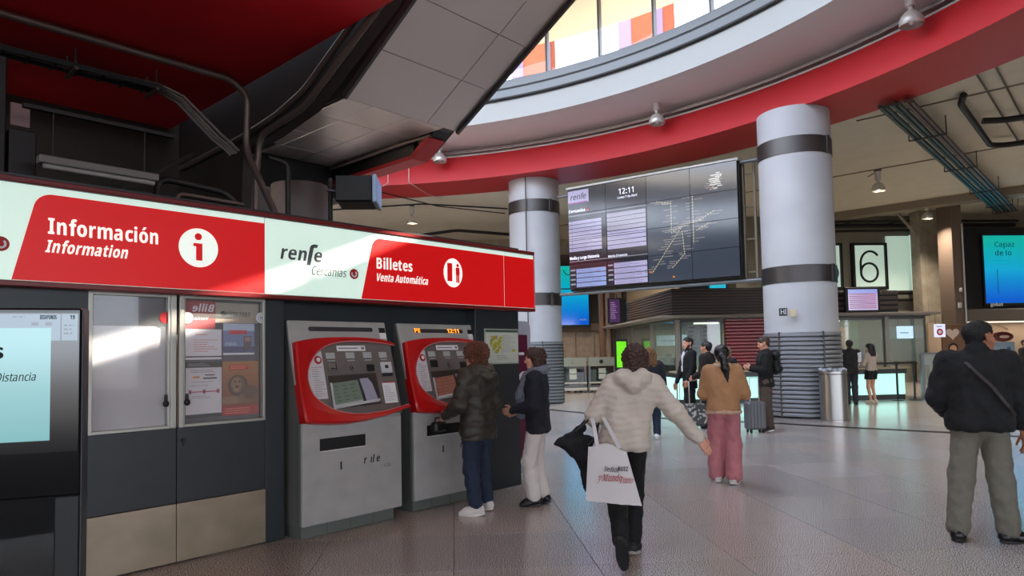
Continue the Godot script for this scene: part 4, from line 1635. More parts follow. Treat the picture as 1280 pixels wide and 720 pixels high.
	for q in [[6.6, 1.15, 21.9, 0.9, 1.1], [7.2, 0.95, 22.2, 0.7, 0.9], [6.7, 1.4, 24.2, 0.6, 0.7], [10.4, 1.2, 22.3, 0.9, 0.8]]:
		var sh := KS(r0, f0)
		sh.between(Vector3(q[0], 0, -q[2] - 0.3), Vector3(q[0] + q[3], q[1], -q[2]), 0.02)
		for k in 3:
			sh.between(Vector3(q[0] + 0.05 + k * 0.22, q[1], -q[2] - 0.25), Vector3(q[0] + 0.22 + k * 0.22, q[1] + 0.18 + 0.12 * (k % 2), -q[2] - 0.05), 0.01)
		obj("office_cabinet", sh, mat(Color(0.13, 0.14, 0.13), 0.6), g)
	# office inside: greenish back wall, ceiling light, pale door, posters in pink
	var inner := KS(r0, f0)
	inner.between(Vector3(r0 + 0.5, 0, -23.0), Vector3(14.0, 2.44, -22.9))
	obj("office_wall", inner, mat(Color(0.52, 0.56, 0.48), 0.8), g)
	var idoor := KS(r0, f0)
	idoor.between(Vector3(12.6, 0.2, -22.9), Vector3(13.6, 2.25, -22.85), 0.01)
	obj("office_door", idoor, mat(Color(0.72, 0.62, 0.48), 0.6), g)
	for q in [[6.75, 7.15], [7.2, 7.6]]:
		var po := KS(r0, f0)
		po.between(Vector3(q[0], 1.3, -19.62), Vector3(q[1], 2.3, -19.6))
		var pm := obj("window_poster", po, mat(Color(0.70, 0.60, 0.62), 0.6), g)
		var pl := KS(r0, f0)
		for k in 7:
			pl.between(Vector3(q[0] + 0.04, 2.2 - k * 0.12, -19.6), Vector3(q[0] + 0.14 + rng.randf() * 0.2, 2.23 - k * 0.12, -19.595))
		obj("poster_print", pl, mat(Color(0.5, 0.16, 0.22)), pm)
	var lamp := KS(r0, f0)
	lamp.between(Vector3(11.6, 2.38, -21.4), Vector3(12.3, 2.435, -21.1))
	lamp.between(Vector3(7.6, 2.38, -21.4), Vector3(8.3, 2.435, -21.1))
	lamp.between(Vector3(9.6, 2.38, -21.4), Vector3(10.3, 2.435, -21.1))
	obj("ceiling_light_panel", lamp, glow(Color(0.95, 1.0, 0.90), 2.0), g)
	for x in [7.95, 9.95, 11.95]:
		var ol := AreaLight3D.new()
		ol.name = "office_light"
		ol.area_size = Vector2(0.7, 0.3)
		ol.light_color = Color(0.95, 1.0, 0.90)
		ol.light_energy = 3.2
		ol.area_normalize_energy = true
		ol.shadow_enabled = true
		ol.transform = Transform3D(Basis(Vector3.RIGHT, -PI / 2), Vector3(x - r0, 2.36, f0 - 21.25))
		g.add_child(ol)
	# desk equipment and small signs that stand on or in the office
	var mon := thing("monitor", "monitor with a blue glow on the right glowing counter", "monitor", grid_at(12.0, 0.958, 19.75))
	var ms := S()
	ms.box(Vector3(0, 0.36, 0), Vector3(0.30, 0.22, 0.03), 0.006)
	ms.box(Vector3(0, 0.15, -0.02), Vector3(0.05, 0.30, 0.03), 0.004)
	ms.box(Vector3(0, 0.01, 0), Vector3(0.22, 0.02, 0.14), 0.004)
	obj("case", ms, M.black, mon)
	var msc := S()
	msc.quad(Vector3(-0.14, 0.26, 0.016), Vector3(0.14, 0.26, 0.016), Vector3(0.14, 0.46, 0.016), Vector3(-0.14, 0.46, 0.016))
	obj("screen", msc, glow(Color(0.22, 0.28, 0.95), 0.9), mon)
	for q in [[12.86, 13.36, 1.78, 2.14, "pale blue sign hung in the kiosk window left of the concrete column", true], [13.94, 14.28, 1.8, 2.18, "white sign with a red ring hung right of the concrete column", false]]:
		var sg2 := thing("hanging_sign", q[4], "sign", grid_at(q[0], q[2], 19.1 if q[5] else 19.0))
		var sb := S()
		sb.sheet(Vector2.ZERO, Vector2(q[1] - q[0], q[3] - q[2]), -0.02, 0.0)
		obj("board", sb, glow(Color(0.72, 0.84, 0.92) if q[5] else Color(0.80, 0.82, 0.90), 0.75), sg2)
		var hg := S()
		for x in [0.05, q[1] - q[0] - 0.05]:
			hg.tube([Vector3(x, q[3] - q[2], -0.01), Vector3(x, 2.468 - q[2], -0.01)], 0.006, 5)
		obj("hanger", hg, M.steel_dark, sg2)
		if q[5]:
			words(sg2, "ventas", 0.06, Vector3(0.09, 0.14, 0.0), mat(Color(0.2, 0.35, 0.5)), 700, 0.0)
		else:
			var e := S()
			e.disc(Vector2(0.17, 0.15), 0.1, 0.0, 0.004, 24)
			obj("emblem", e, M.red_ink, sg2)
			var e2 := S()
			e2.disc(Vector2(0.17, 0.15), 0.055, 0.003, 0.006, 20)
			obj("emblem_centre", e2, M.paper, sg2)
			words(sg2, "Aseos", 0.045, Vector3(0.07, 0.29, 0.0), M.ink, 700)
	var ws := thing("window_sign", "pale blue lettered sign behind the kiosk's corner glass", "sign", grid_at(7.05, 1.72, 21.8))
	ws.rotation.y += PI / 2 * -0.35
	var wsb := S()
	wsb.sheet(Vector2(-0.55, 0), Vector2(0.55, 0.34), -0.02, 0)
	obj("board", wsb, glow(Color(0.62, 0.78, 0.80), 0.7), ws)
	words(ws, "i  información", 0.07, Vector3(-0.45, 0.13, 0.0), mat(Color(0.2, 0.4, 0.4)))
	# monitor on the canopy and purple screen on its left end
	var tv := thing("train_monitor", "small lit timetable monitor standing on the kiosk canopy right of the column", "monitor", grid_at(11.48, 2.563, 19.2))
	var tb := S()
	tb.between(Vector3(-0.07, 0.0, -0.12), Vector3(0.98, 0.74, -0.01), 0.012)
	obj("case", tb, M.black, tv)
	var ti := canvas(128, 84, Color(0.80, 0.74, 0.90))
	ti.fill_rect(Rect2i(0, 0, 128, 16), Color(0.62, 0.66, 0.92))
	for k in 8:
		ti.fill_rect(Rect2i(4, 18 + k * 8, 118, 3), Color(0.62, 0.20, 0.36))
		print_lines(ti, 10, 18 + k * 8, 100, 4, 4, 3, Color(0.45, 0.12, 0.3))
	var tsn := S()
	tsn.quad(Vector3(0.0, 0.07, 0.0), Vector3(0.9, 0.07, 0.0), Vector3(0.9, 0.68, 0.0), Vector3(0.0, 0.68, 0.0))
	obj("screen", tsn, lit_picture(ti, 0.9), tv)
	var pv := thing("train_monitor", "small purple lit monitor on the left side of the kiosk fascia", "monitor", grid_at(5.88, 2.56, 24.6))
	var pb := S()
	pb.between(Vector3(-0.32, 0.02, -0.1), Vector3(0.36, 0.95, 0.0), 0.012)
	obj("case", pb, M.black, pv)
	var pi := canvas(48, 96, Color(0.32, 0.20, 0.38))
	print_lines(pi, 6, 12, 36, 72, 8, 4, Color(0.72, 0.55, 0.78))
	var ps := S()
	ps.quad(Vector3(-0.26, 0.06, 0.002), Vector3(0.12, 0.06, 0.002), Vector3(0.12, 0.9, 0.002), Vector3(-0.26, 0.9, 0.002))
	obj("screen", ps, lit_picture(pi, 0.7), pv)
	var gs := thing("green_sign", "bright lime green lit panel at the kiosk's left corner", "sign", grid_at(6.05, 0, 24.2))
	var gb := S()
	gb.between(Vector3(-0.36, 0.9, -0.12), Vector3(0.10, 2.0, 0), 0.01)
	gb.between(Vector3(-0.2, 0, -0.1), Vector3(-0.06, 0.9, -0.04))
	obj("case", gb, M.black, gs)
	var gf := S()
	gf.between(Vector3(-0.30, 1.0, 0), Vector3(0.05, 1.92, 0.006))
	obj("screen", gf, glow(Color(0.42, 0.85, 0.08), 0.8), gs)
	# queue post, belt and the glass gate beside the right counter
	for q in [[12.66, 18.9, "belt post in front of the right glowing counter"], [13.18, 18.9, "belt post beside the glass gate"]]:
		var bp := thing("queue_post", q[2], "queue post", grid_at(q[0], 0, q[1]), "queue posts")
		var bs := S()
		bs.lathe([Vector2(0.0, 0.0), Vector2(0.16, 0.0), Vector2(0.16, 0.02), Vector2(0.04, 0.04), Vector2(0.03, 0.05), Vector2(0.03, 1.02), Vector2(0.05, 1.03), Vector2(0.05, 1.12), Vector2(0.0, 1.13)], 16)
		obj("post", bs, M.black, bp)
	var belt := S()
	belt.bar(T(11.2, 1.075, 18.838), T(13.25, 1.075, 18.838), 0.008, 0.06)
	tag(obj("queue_belt", belt, M.black), "black retractable belt stretched in front of the right counter", "barrier belt")
	var gate := thing("glass_gate", "grey framed glass barrier beside the right glowing counter", "gate", grid_at(13.4, 0, 18.9))
	var gfm := S()
	gfm.between(Vector3(0, 0, -0.05), Vector3(0.09, 1.32, 0.05), 0.01)
	gfm.between(Vector3(1.15, 0, -0.05), Vector3(1.24, 1.32, 0.05), 0.01)
	gfm.between(Vector3(0.09, 1.30, -0.03), Vector3(1.15, 1.36, 0.03), 0.01)
	gfm.between(Vector3(0.09, 0.12, -0.03), Vector3(1.15, 0.22, 0.03), 0.01)
	obj("frame", gfm, M.frame_grey, gate)
	var gp := S()
	gp.between(Vector3(0.09, 0.22, -0.006), Vector3(1.15, 1.0, 0.006))
	obj("pane", gp, clear(Color(0.6, 0.68, 0.66), 0.3), gate)
	var gsb := S()
	gsb.between(Vector3(0.09, 1.0, -0.012), Vector3(1.15, 1.30, 0.012))
	obj("sign_panel", gsb, mat(Color(0.55, 0.58, 0.56), 0.5), gate)
	words(gate, "NO", 0.1, Vector3(0.8, 1.1, 0.012), M.ink, 700)


# ---------------------------------------------------------------- right side of the hall
func build_right_side() -> void:
	# backlit number panels on the far wall
	var back := S()
	back.between(Vector3(12, 0, -29.5), Vector3(22.2, 7.3, -28.4))
	struct("wall_panel", back, mat(Color(0.50, 0.48, 0.43), 0.7), grid_frame, "dim wall that carries the backlit number panels", "wall")
	var lit := glow(Color(0.78, 0.90, 0.83), 0.50, Color(0.75, 0.8, 0.77))
	var spec := [[15.55, 16.60, "5", "backlit pale panel with a black digit half hidden by the column"], [17.25, 18.62, "6", "backlit pale panel with a big thin black 6"], [18.78, 19.83, "", "blank backlit greenish panel between the 6 and the column"], [19.86, 21.05, "", "blank backlit greenish panel right of the concrete column"]]
	for k in 4:
		var q: Array = spec[k]
		var top: float = [5.95, 5.95, 6.35, 6.4][k]
		var bot: float = [4.15, 4.15, 3.95, 3.95][k]
		var g := thing("number_panel", q[3], "light panel", grid_at(q[0], 0, 28.4), "backlit panels on the far wall")
		var w: float = q[1] - q[0]
		var f := S()
		f.between(Vector3(0, bot, 0), Vector3(w, top, 0.12), 0.004)
		obj("face", f, lit, g)
		var fr := S()
		if q[2] != "":
			fr.between(Vector3(-0.10, bot - 0.12, 0), Vector3(0.0, top + 0.1, 0.2))
			fr.between(Vector3(w, bot - 0.12, 0), Vector3(w + 0.10, top + 0.1, 0.2))
			fr.between(Vector3(-0.10, top, 0), Vector3(w + 0.1, top + 0.1, 0.2))
			fr.between(Vector3(-0.10, bot - 0.12, 0), Vector3(w + 0.1, bot, 0.2))
		if q[2] != "":
			obj("frame", fr, M.pipe_dark, g)
		if q[2] == "6":
			var d := S()
			var arc := []
			for j in 25:
				var a := TAU * j / 24
				arc.append(Vector3(0.66 + cos(a) * 0.38, bot + 0.62 + sin(a) * 0.40, 0.13))
			d.tube(arc, 0.05, 6)
			var neck := []
			for j in 13:
				var a := PI - 0.0 - (PI * 0.78) * j / 12
				neck.append(Vector3(0.72 + cos(a) * 0.44, bot + 1.02 + sin(a) * 0.52, 0.13))
			neck.push_front(Vector3(0.28, bot + 0.62, 0.13))
			d.tube(neck, 0.05, 6)
			obj("digit", d, M.black, g)
		elif q[2] == "5":
			var d := S()
			var arc := []
			for j in 17:
				var a := 2.4 - 4.9 * j / 16
				arc.append(Vector3(0.55 + cos(a) * 0.38, bot + 0.62 + sin(a) * 0.40, 0.13))
			d.tube(arc, 0.05, 6)
			d.tube([Vector3(0.27, bot + 0.9, 0.13), Vector3(0.32, bot + 1.5, 0.13), Vector3(0.85, bot + 1.5, 0.13)], 0.05, 6)
			obj("digit", d, M.black, g)
	# clutter of pipes above and below the panels
	for q in [[6.75, 0.09, 28.0], [6.55, 0.05, 28.1], [6.9, 0.05, 27.8], [3.85, 0.09, 28.0], [3.55, 0.06, 28.1]]:
		var p := S()
		p.tube([T(13, q[0] - 0.1, q[2]), T(17, q[0], q[2]), T(24.5, q[0] + 0.02, q[2])], q[1], 8)
		for x in [15.0, 17.0, 19.0, 21.5]:
			p.tube([T(x, q[0], q[2]), T(x, q[0] + 0.02, 28.5)], 0.03, 5)
		tag(obj("wall_pipe", p, M.pipe_dark), ["thick black pipe along the top of the backlit panels", "thin dark pipe just under the thick black pipe over the panels", "uppermost thin dark pipe over the backlit panels", "thick dark pipe just below the backlit panels", "thin dark pipe lowest below the backlit panels"][int([6.75, 6.55, 6.9, 3.85, 3.55].find(q[0]))], "pipe", "pipes round the backlit panels")
	# concrete column and the brownish pier
	var c := S()
	c.box(Vector3(0, 3.62, 0), Vector3(0.82, 7.24, 0.6), 0.01)
	c.box(Vector3(-0.12, 3.62, 0.31), Vector3(0.12, 7.24, 0.05))
	struct("column", c, M.concrete, grid_at(19.92, 0, 27.5), "square beige concrete column rising behind the kiosk canopy", "column")
	var br := S()
	br.bar(Vector3(-1.2, 7.2, 0.1), Vector3(-0.4, 6.2, 0.1), 0.08, 0.08)
	struct("brace", br, M.concrete, grid_at(19.92, 0, 27.5))
	var pier := S()
	pier.between(Vector3(0.40, 0, -0.8), Vector3(0.84, 7.2, 0), 0.01)
	struct("column", pier, M.pier, grid_at(19.0, 0, 25.2), "square reddish brown pier left of the black shop front", "column")
	var pc := S()
	pc.tube([T(19.78, 0.5, 25.15), T(19.8, 6.3, 25.15)], 0.035, 6)
	pc.box(T(19.55, 3.1, 25.15), Vector3(0.12, 0.2, 0.08), 0.01)
	pc.box(T(19.62, 3.7, 25.15), Vector3(0.1, 0.14, 0.08), 0.01)
	tag(obj("conduit", pc, M.pale_plastic), "pale conduit with switch boxes on the reddish brown pier", "conduit")
	# black shop front with its cyan screen
	var sh := thing("shop_front", "black upper shop front with a beige interior below it", "shop front", grid_at(19.55, 0, 25.5))
	var b := S()
	b.between(Vector3(0.0, 3.0, -0.3), Vector3(8.0, 6.2, 0), 0.01)
	obj("black_fascia", b, M.black, sh)
	var l := S()
	l.between(Vector3(-0.1, 2.5, -0.3), Vector3(8.0, 2.95, 0.15), 0.02)
	obj("lintel", l, mat(Color(0.36, 0.32, 0.29), 0.6), sh)
	var inn := S()
	inn.between(Vector3(0.0, 0, -1.6), Vector3(8.0, 2.5, -1.5))
	obj("back_wall", inn, mat(Color(0.68, 0.60, 0.52), 0.8), sh)
	var sl := S()
	sl.between(Vector3(0.6, 2.45, -1.1), Vector3(5.0, 2.498, -0.8))
	obj("ceiling_light_panel", sl, glow(Color(1.0, 0.93, 0.84), 1.3), sh)
	var al := AreaLight3D.new()
	al.name = "shop_light"
	al.area_size = Vector2(4.4, 0.3)
	al.light_color = Color(1.0, 0.92, 0.82)
	al.light_energy = 3.0
	al.area_normalize_energy = true
	al.shadow_enabled = true
	al.transform = Transform3D(Basis(Vector3.RIGHT, -PI / 2), Vector3(2.8, 2.43, -0.95))
	sh.add_child(al)
	var cnt := S()
	cnt.between(Vector3(1.4, 0.0, -0.5), Vector3(6.0, 1.15, 0.0), 0.02)
	obj("counter", cnt, mat(Color(0.74, 0.72, 0.70), 0.5), sh)
	var mural := S()
	for k in 7:
		var pts := []
		for j in 14:
			pts.append(Vector3(0.9 + j * 0.2, 1.9 + sin(j * 0.55 + k * 0.35) * 0.28 + k * 0.05 - 0.1, -1.49))
		mural.tube(pts, 0.014, 5)
	obj("mural", mural, mat(Color(0.56, 0.44, 0.36), 0.8), sh)
	big_screen(grid_at(20.85, 3.18, 25.39), 2.6, 2.68, "large cyan advertising screen on the black shop front", true)
	# small board with a portrait, beside the pier
	var pb := thing("portrait_board", "brown advertising board with a face and a pale heart, beside the pier", "advert", grid_at(18.35, 0, 24.6))
	var pf := S()
	pf.between(Vector3(0, 1.0, -0.08), Vector3(0.86, 2.35, 0), 0.01)
	pf.between(Vector3(0.35, 0, -0.06), Vector3(0.5, 1.0, -0.01))
	obj("board", pf, mat(Color(0.42, 0.30, 0.22), 0.5), pb)
	var ht := PackedVector2Array()
	for k in 30:
		var a := TAU * k / 30
		ht.append(Vector2(0.42 + 0.017 * 16 * pow(sin(a), 3), 2.0 + 0.015 * (13 * cos(a) - 5 * cos(2 * a) - 2 * cos(3 * a) - cos(4 * a))))
	var hs := S()
	hs.plate(ht, 0, 0.004)
	obj("heart", hs, mat(Color(0.78, 0.70, 0.66), 0.6), pb)
	var fc := S()
	fc.disc(Vector2(0.42, 1.45), 0.2, 0, 0.003, 24)
	obj("portrait_hair", fc, M.ink, pb)
	var fc2 := S()
	fc2.disc(Vector2(0.42, 1.42), 0.14, 0.002, 0.006, 24)
	obj("portrait_face", fc2, mat(Color(0.74, 0.55, 0.44)), pb)
	# vending machine and pale unit in the shop
	var vm := thing("display_case", "pale blue display case on the counter of the beige shop", "display case", grid_at(21.2, 1.152, 25.6))
	var vs := S()
	vs.between(Vector3(0, 0, -0.3), Vector3(0.9, 0.5, 0.05), 0.02)
	obj("case", vs, mat(Color(0.48, 0.56, 0.62), 0.3), vm)
	var v2 := S()
	v2.between(Vector3(0.55, 0.1, 0.05), Vector3(0.7, 0.3, 0.055))
	obj("label", v2, mat(Color(0.2, 0.3, 0.5)), vm)
	var rr := thing("round_sign", "red round sign above the pale blue display case", "sign", grid_at(21.65, 1.86, 25.62))
	var rs := S()
	rs.ball(Vector3.ZERO, Vector3(0.46, 0.2, 0.1), 20, 10)
	obj("board", rs, mat(Color(0.34, 0.10, 0.10), 0.4), rr)
	var rs2 := S()
	rs2.ball(Vector3(0, 0, 0.06), Vector3(0.24, 0.08, 0.06), 16, 8)
	obj("emblem", rs2, mat(Color(0.75, 0.66, 0.6)), rr)
	var rs3 := S()
	rs3.tube([Vector3(0, -0.1, -0.02), Vector3(0, -0.207, -0.02)], 0.03, 6)
	obj("post", rs3, M.steel_dark, rr)


func big_screen(at: Transform3D, w: float, h: float, label: String, text: bool) -> void:
	var g := thing("advertising_screen", label, "screen", at)
	var c := S()
	c.between(Vector3(-0.05, -0.1, -0.08), Vector3(w + 0.05, h + 0.05, -0.005), 0.01)
	obj("case", c, M.black, g)
	var img := canvas(32, 96, Color.BLACK)
	for y in 96:
		var t := y / 96.0
		var col := Color(0.05, 0.70, 0.62).lerp(Color(0.04, 0.66, 0.84), clampf(t * 2.0, 0, 1)).lerp(Color(0.02, 0.34, 0.82), clampf(t * 2.0 - 1.0, 0, 1))
		img.fill_rect(Rect2i(0, y, 32, 1), col)
	var s := S()
	s.quad(Vector3(0, 0, 0), Vector3(w, 0, 0), Vector3(w, h, 0), Vector3(0, h, 0))
	obj("screen", s, lit_picture(img, 0.95), g)
	if text:
		var dk := mat(Color(0.02, 0.22, 0.30), 0.5)
		words(g, "Capaz", 0.20, Vector3(0.46, 2.22, 0.002), dk, 400, 0, 1.15)
		words(g, "de lo", 0.20, Vector3(0.46, 1.88, 0.002), dk, 400, 0, 1.15)
		for k in 2:
			words(g, "— ——— —— ——", 0.05, Vector3(0.5, 1.66 - k * 0.14, 0.002), dk)
		var ln := S()
		ln.between(Vector3(0.52, 0.35, 0), Vector3(0.54, 1.35, 0.004))
		obj("print_line", ln, dk, g)
		words(g, "gobal", 0.13, Vector3(0.16, -0.12, 0.0), M.paper, 700, 0, 1.1)
	else:
		var dk := mat(Color(0.02, 0.25, 0.34), 0.5)
		var a := S()
		a.between(Vector3(0.12, h * 0.62, 0), Vector3(0.17, h, 0.004))
		a.between(Vector3(w - 0.17, h * 0.66, 0), Vector3(w - 0.12, h, 0.004))
		a.between(Vector3(0.12, h * 0.60, 0), Vector3(w - 0.12, h * 0.62, 0.004))
		var arc := []
		for j in 13:
			var q := PI + PI * j / 12
			arc.append(Vector3(w * 0.5 + cos(q) * 0.22, h * 0.93 + sin(q) * 0.2, 0.003))
		a.tube(arc, 0.02, 5)
		obj("print_lines", a, dk, g)
		words(g, "vuela", 0.08, Vector3(w - 0.38, 0.18, 0.002), M.paper)
	var al := AreaLight3D.new()
	al.name = "screen_light"
	al.area_size = Vector2(w, h)
	al.light_color = Color(0.15, 0.75, 0.95)
	al.light_energy = 0.30
	al.area_normalize_energy = false
	al.shadow_enabled = true
	al.transform = Transform3D(Basis(Vector3.UP, PI), Vector3(w / 2, h / 2, 0.03))
	g.add_child(al)


# ---------------------------------------------------------------- left background between the column and the kiosk
func build_left_side() -> void:
	var w := S()
	w.between(Vector3(3.4, 2.75, -29), Vector3(6.4, 5.6, -28.0))
	struct("wall_panel", w, mat(Color(0.24, 0.20, 0.17), 0.7), grid_frame, "dark wall band above the wooden shop front at the far left", "wall")
	big_screen(grid_at(3.9, 2.68, 27.6), 1.55, 2.4, "cyan advertising screen between the left column and the kiosk", false)
	var cs := thing("advertising_screen", "small cyan screen end peeping over the kiosk fascia", "screen", grid_at(8.0, 3.36, 21.0))
	var c1 := S()
	c1.between(Vector3(0, 0.1, 0), Vector3(0.5, 0.42, 0.1), 0.01)
	obj("screen", c1, glow(Color(0.05, 0.70, 0.80), 0.9), cs)
	var c2 := S()
	c2.between(Vector3(-0.9, 0.0, -0.2), Vector3(0.6, 0.1, 0.1), 0.01)
	c2.between(Vector3(-0.9, 0.1, -0.2), Vector3(0.6, 0.7, -0.01), 0.01)
	obj("case", c2, M.black, cs)
	# wooden shop front
	var sf := thing("wood_shop_front", "wood panelled shop front behind the ticket gates", "shop front", grid_at(3.4, 0, 28.0))
	for k in 4:
		var p := S()
		p.between(Vector3(k * 0.78 + 0.015, 0.1, -0.1), Vector3(k * 0.78 + 0.765, 2.42, 0.0), 0.01)
		obj("panel", p, M.wood, sf)
	var li := S()
	li.between(Vector3(-0.6, 2.42, -0.2), Vector3(3.2, 2.74, 0.12), 0.02)
	obj("lintel", li, mat(Color(0.40, 0.33, 0.27), 0.6), sf)
	var st := S()
	st.between(Vector3(0.28, 0.1, 0.0), Vector3(0.36, 2.42, 0.04), 0.005)
	obj("stile", st, mat(Color(0.34, 0.25, 0.18), 0.6), sf)
	for k in 5:
		var p := S()
		p.between(Vector3(0, 0, -0.22), Vector3(0.15, 4.9, 0), 0.01)
		var o := struct("column", p, mat([Color(0.45, 0.33, 0.26), Color(0.55, 0.46, 0.40), Color(0.34, 0.27, 0.24), Color(0.50, 0.42, 0.36), Color(0.26, 0.22, 0.21)][k], 0.6), grid_at(5.75 + k * 0.24, 0, 26.9 - 0.08 * (k % 2)), "tall narrow brown pilaster at the kiosk's left end", "pilaster")
		o.set_meta("group", "pilasters at the kiosk's left end")
	var pale := S()
	pale.between(Vector3(0, 0, -0.1), Vector3(2.3, 1.6, 0), 0.01)
	struct("wall_infill", pale, mat(Color(0.78, 0.70, 0.58), 0.7), grid_at(7.0, 3.3, 27.6), "pale cream wall patch above the kiosk fascia", "wall")
	# ticket gates
	for k in 2:
		var g := thing("ticket_gate", ["left glass ticket gate with a pale notice, in front of the wooden shop", "right glass ticket gate with a pale notice, beside the green panel"][k], "gate", grid_at([3.98, 5.12][k], 0, 26.3), "ticket gates")
		var f := S()
		f.between(Vector3(0, 0, -0.06), Vector3(0.08, 1.3, 0.06), 0.01)
		f.between(Vector3(0.98, 0, -0.06), Vector3(1.06, 1.3, 0.06), 0.01)
		f.between(Vector3(0.08, 0.18, -0.04), Vector3(0.98, 0.28, 0.04), 0.01)
		obj("frame", f, M.frame_grey, g)
		var sgn := S()
		sgn.between(Vector3(0.0, 1.02, -0.02), Vector3(1.06, 1.36, 0.065), 0.006)
		obj("sign_panel", sgn, mat(Color(0.55, 0.58, 0.55), 0.5), g)
		var ar := S()
		if k == 0:
			ar.bar(Vector3(0.5, 1.26, 0.068), Vector3(0.5, 1.12, 0.068), 0.02, 0.006)
			ar.bar(Vector3(0.45, 1.16, 0.068), Vector3(0.5, 1.11, 0.068), 0.02, 0.006)
			ar.bar(Vector3(0.55, 1.16, 0.068), Vector3(0.5, 1.11, 0.068), 0.02, 0.006)
		else:
			ar.disc(Vector2(0.5, 1.19), 0.08, 0.065, 0.07, 18)
		obj("pictogram", ar, M.ink, g)
		var gl := S()
		gl.between(Vector3(0.08, 0.28, -0.008), Vector3(0.98, 1.02, 0.008))
		obj("pane", gl, clear(Color(0.12, 0.13, 0.13), 0.62), g)
		for y in [0.62, 0.84]:
			var n := S()
			n.between(Vector3(0.40, y - 0.09, 0.009), Vector3(0.68, y + 0.1, 0.014))
			obj("notice", n, mat(Color(0.72, 0.76, 0.72), 0.6), g)
		var rl := S()
		rl.between(Vector3(0, 0.36, 0.1), Vector3(1.06, 0.42, 0.16), 0.01)
		rl.between(Vector3(0, 0.10, -0.1), Vector3(1.06, 0.20, 0.16), 0.01)
		obj("rail", rl, M.pale_plastic, g)
	# tall purple advertising totem behind the end of the booth
	var pt := thing("purple_totem", "tall purple advertising totem behind the end of the ticket booth", "totem", wall_at(4.40, 0, -0.5))
	var b := S()
	b.plate(rounded(Vector2(-0.36, 0.0), Vector2(0.36, 1.98), 0.10), -0.12, 0.0)
	obj("case", b, mat(Color(0.66, 0.68, 0.74), 0.35, 0.2), pt)
	var pf := S()
	pf.plate(rounded(Vector2(-0.31, 0.12), Vector2(0.29, 1.80), 0.02), 0.0, 0.006)
	obj("poster", pf, mat(Color(0.33, 0.035, 0.19), 0.35), pt)
	var lw := S()
	for q in [[1.18, 0.12], [1.0, 0.16]]:
		var arc := []
		for j in 9:
			arc.append(Vector3(0.20 + cos(0.4 + j * 0.3) * 0.1, q[0] + sin(0.4 + j * 0.3) * q[1], 0.008))
		lw.tube(arc, 0.022, 5)
	lw.tube([Vector3(0.06, 1.35, 0.008), Vector3(0.06, 1.55, 0.008), Vector3(0.2, 1.55, 0.008)], 0.022, 5)
	obj("print", lw, M.paper, pt)


# ---------------------------------------------------------------- lamps
func bell_lamp(at: Vector3, face: float, scale_: float, label: String, lit: float, group := "") -> Node3D:
	var g := thing("bell_lamp", label, "lamp", Transform3D(Basis(Vector3.UP, face).scaled(Vector3.ONE * scale_), at), group)
	var br := S()
	br.between(Vector3(-0.06, -0.06, -0.10), Vector3(0.06, 0.0, 0.10), 0.008)
	br.bar(Vector3(0.05, -0.03, -0.02), Vector3(0.10, -0.12, -0.45), 0.02, 0.02)
	obj("bracket", br, M.steel_dark, g)
	var b := S()
	b.lathe([Vector2(0.055, -0.36), Vector2(0.085, -0.35), Vector2(0.09, -0.34), Vector2(0.09, -0.08), Vector2(0.08, -0.06), Vector2(0.0, -0.06)], 20)
	obj("gear_box", b, mat(Color(0.80, 0.80, 0.81), 0.3, 0.25), g)
	var sh := S()
	sh.lathe([Vector2(0.19, -0.70), Vector2(0.205, -0.66), Vector2(0.20, -0.60), Vector2(0.165, -0.52), Vector2(0.10, -0.45), Vector2(0.05, -0.42), Vector2(0.05, -0.36)], 28)
	sh.lathe([Vector2(0.045, -0.42), Vector2(0.095, -0.455), Vector2(0.155, -0.525), Vector2(0.19, -0.60), Vector2(0.19, -0.70)], 28)
	obj("bell_shade", sh, mat(Color(0.80, 0.79, 0.77), 0.22, 0.35), g)
	var bu := S()
	bu.ball(Vector3(0, -0.60, 0), Vector3(0.06, 0.09, 0.06), 12, 8)
	obj("bulb", bu, glow(Color(1.0, 0.93, 0.80), 6.0 * lit, Color(0.9, 0.9, 0.88)), g)
	if lit > 0.3:
		var sp := SpotLight3D.new()
		sp.name = "lamp_light"
		sp.spot_angle = 62.0
		sp.spot_range = 40.0
		sp.spot_attenuation = 2.0
		sp.light_size = 0.05
		sp.light_color = Color(1.0, 0.94, 0.85)
		sp.light_energy = LAMP_POWER
		sp.shadow_enabled = true
		sp.transform = Transform3D(Basis(Vector3.RIGHT, -PI / 2), Vector3(0, -0.61, 0))
		g.add_child(sp)
	return g
const LAMP_POWER := 31.0


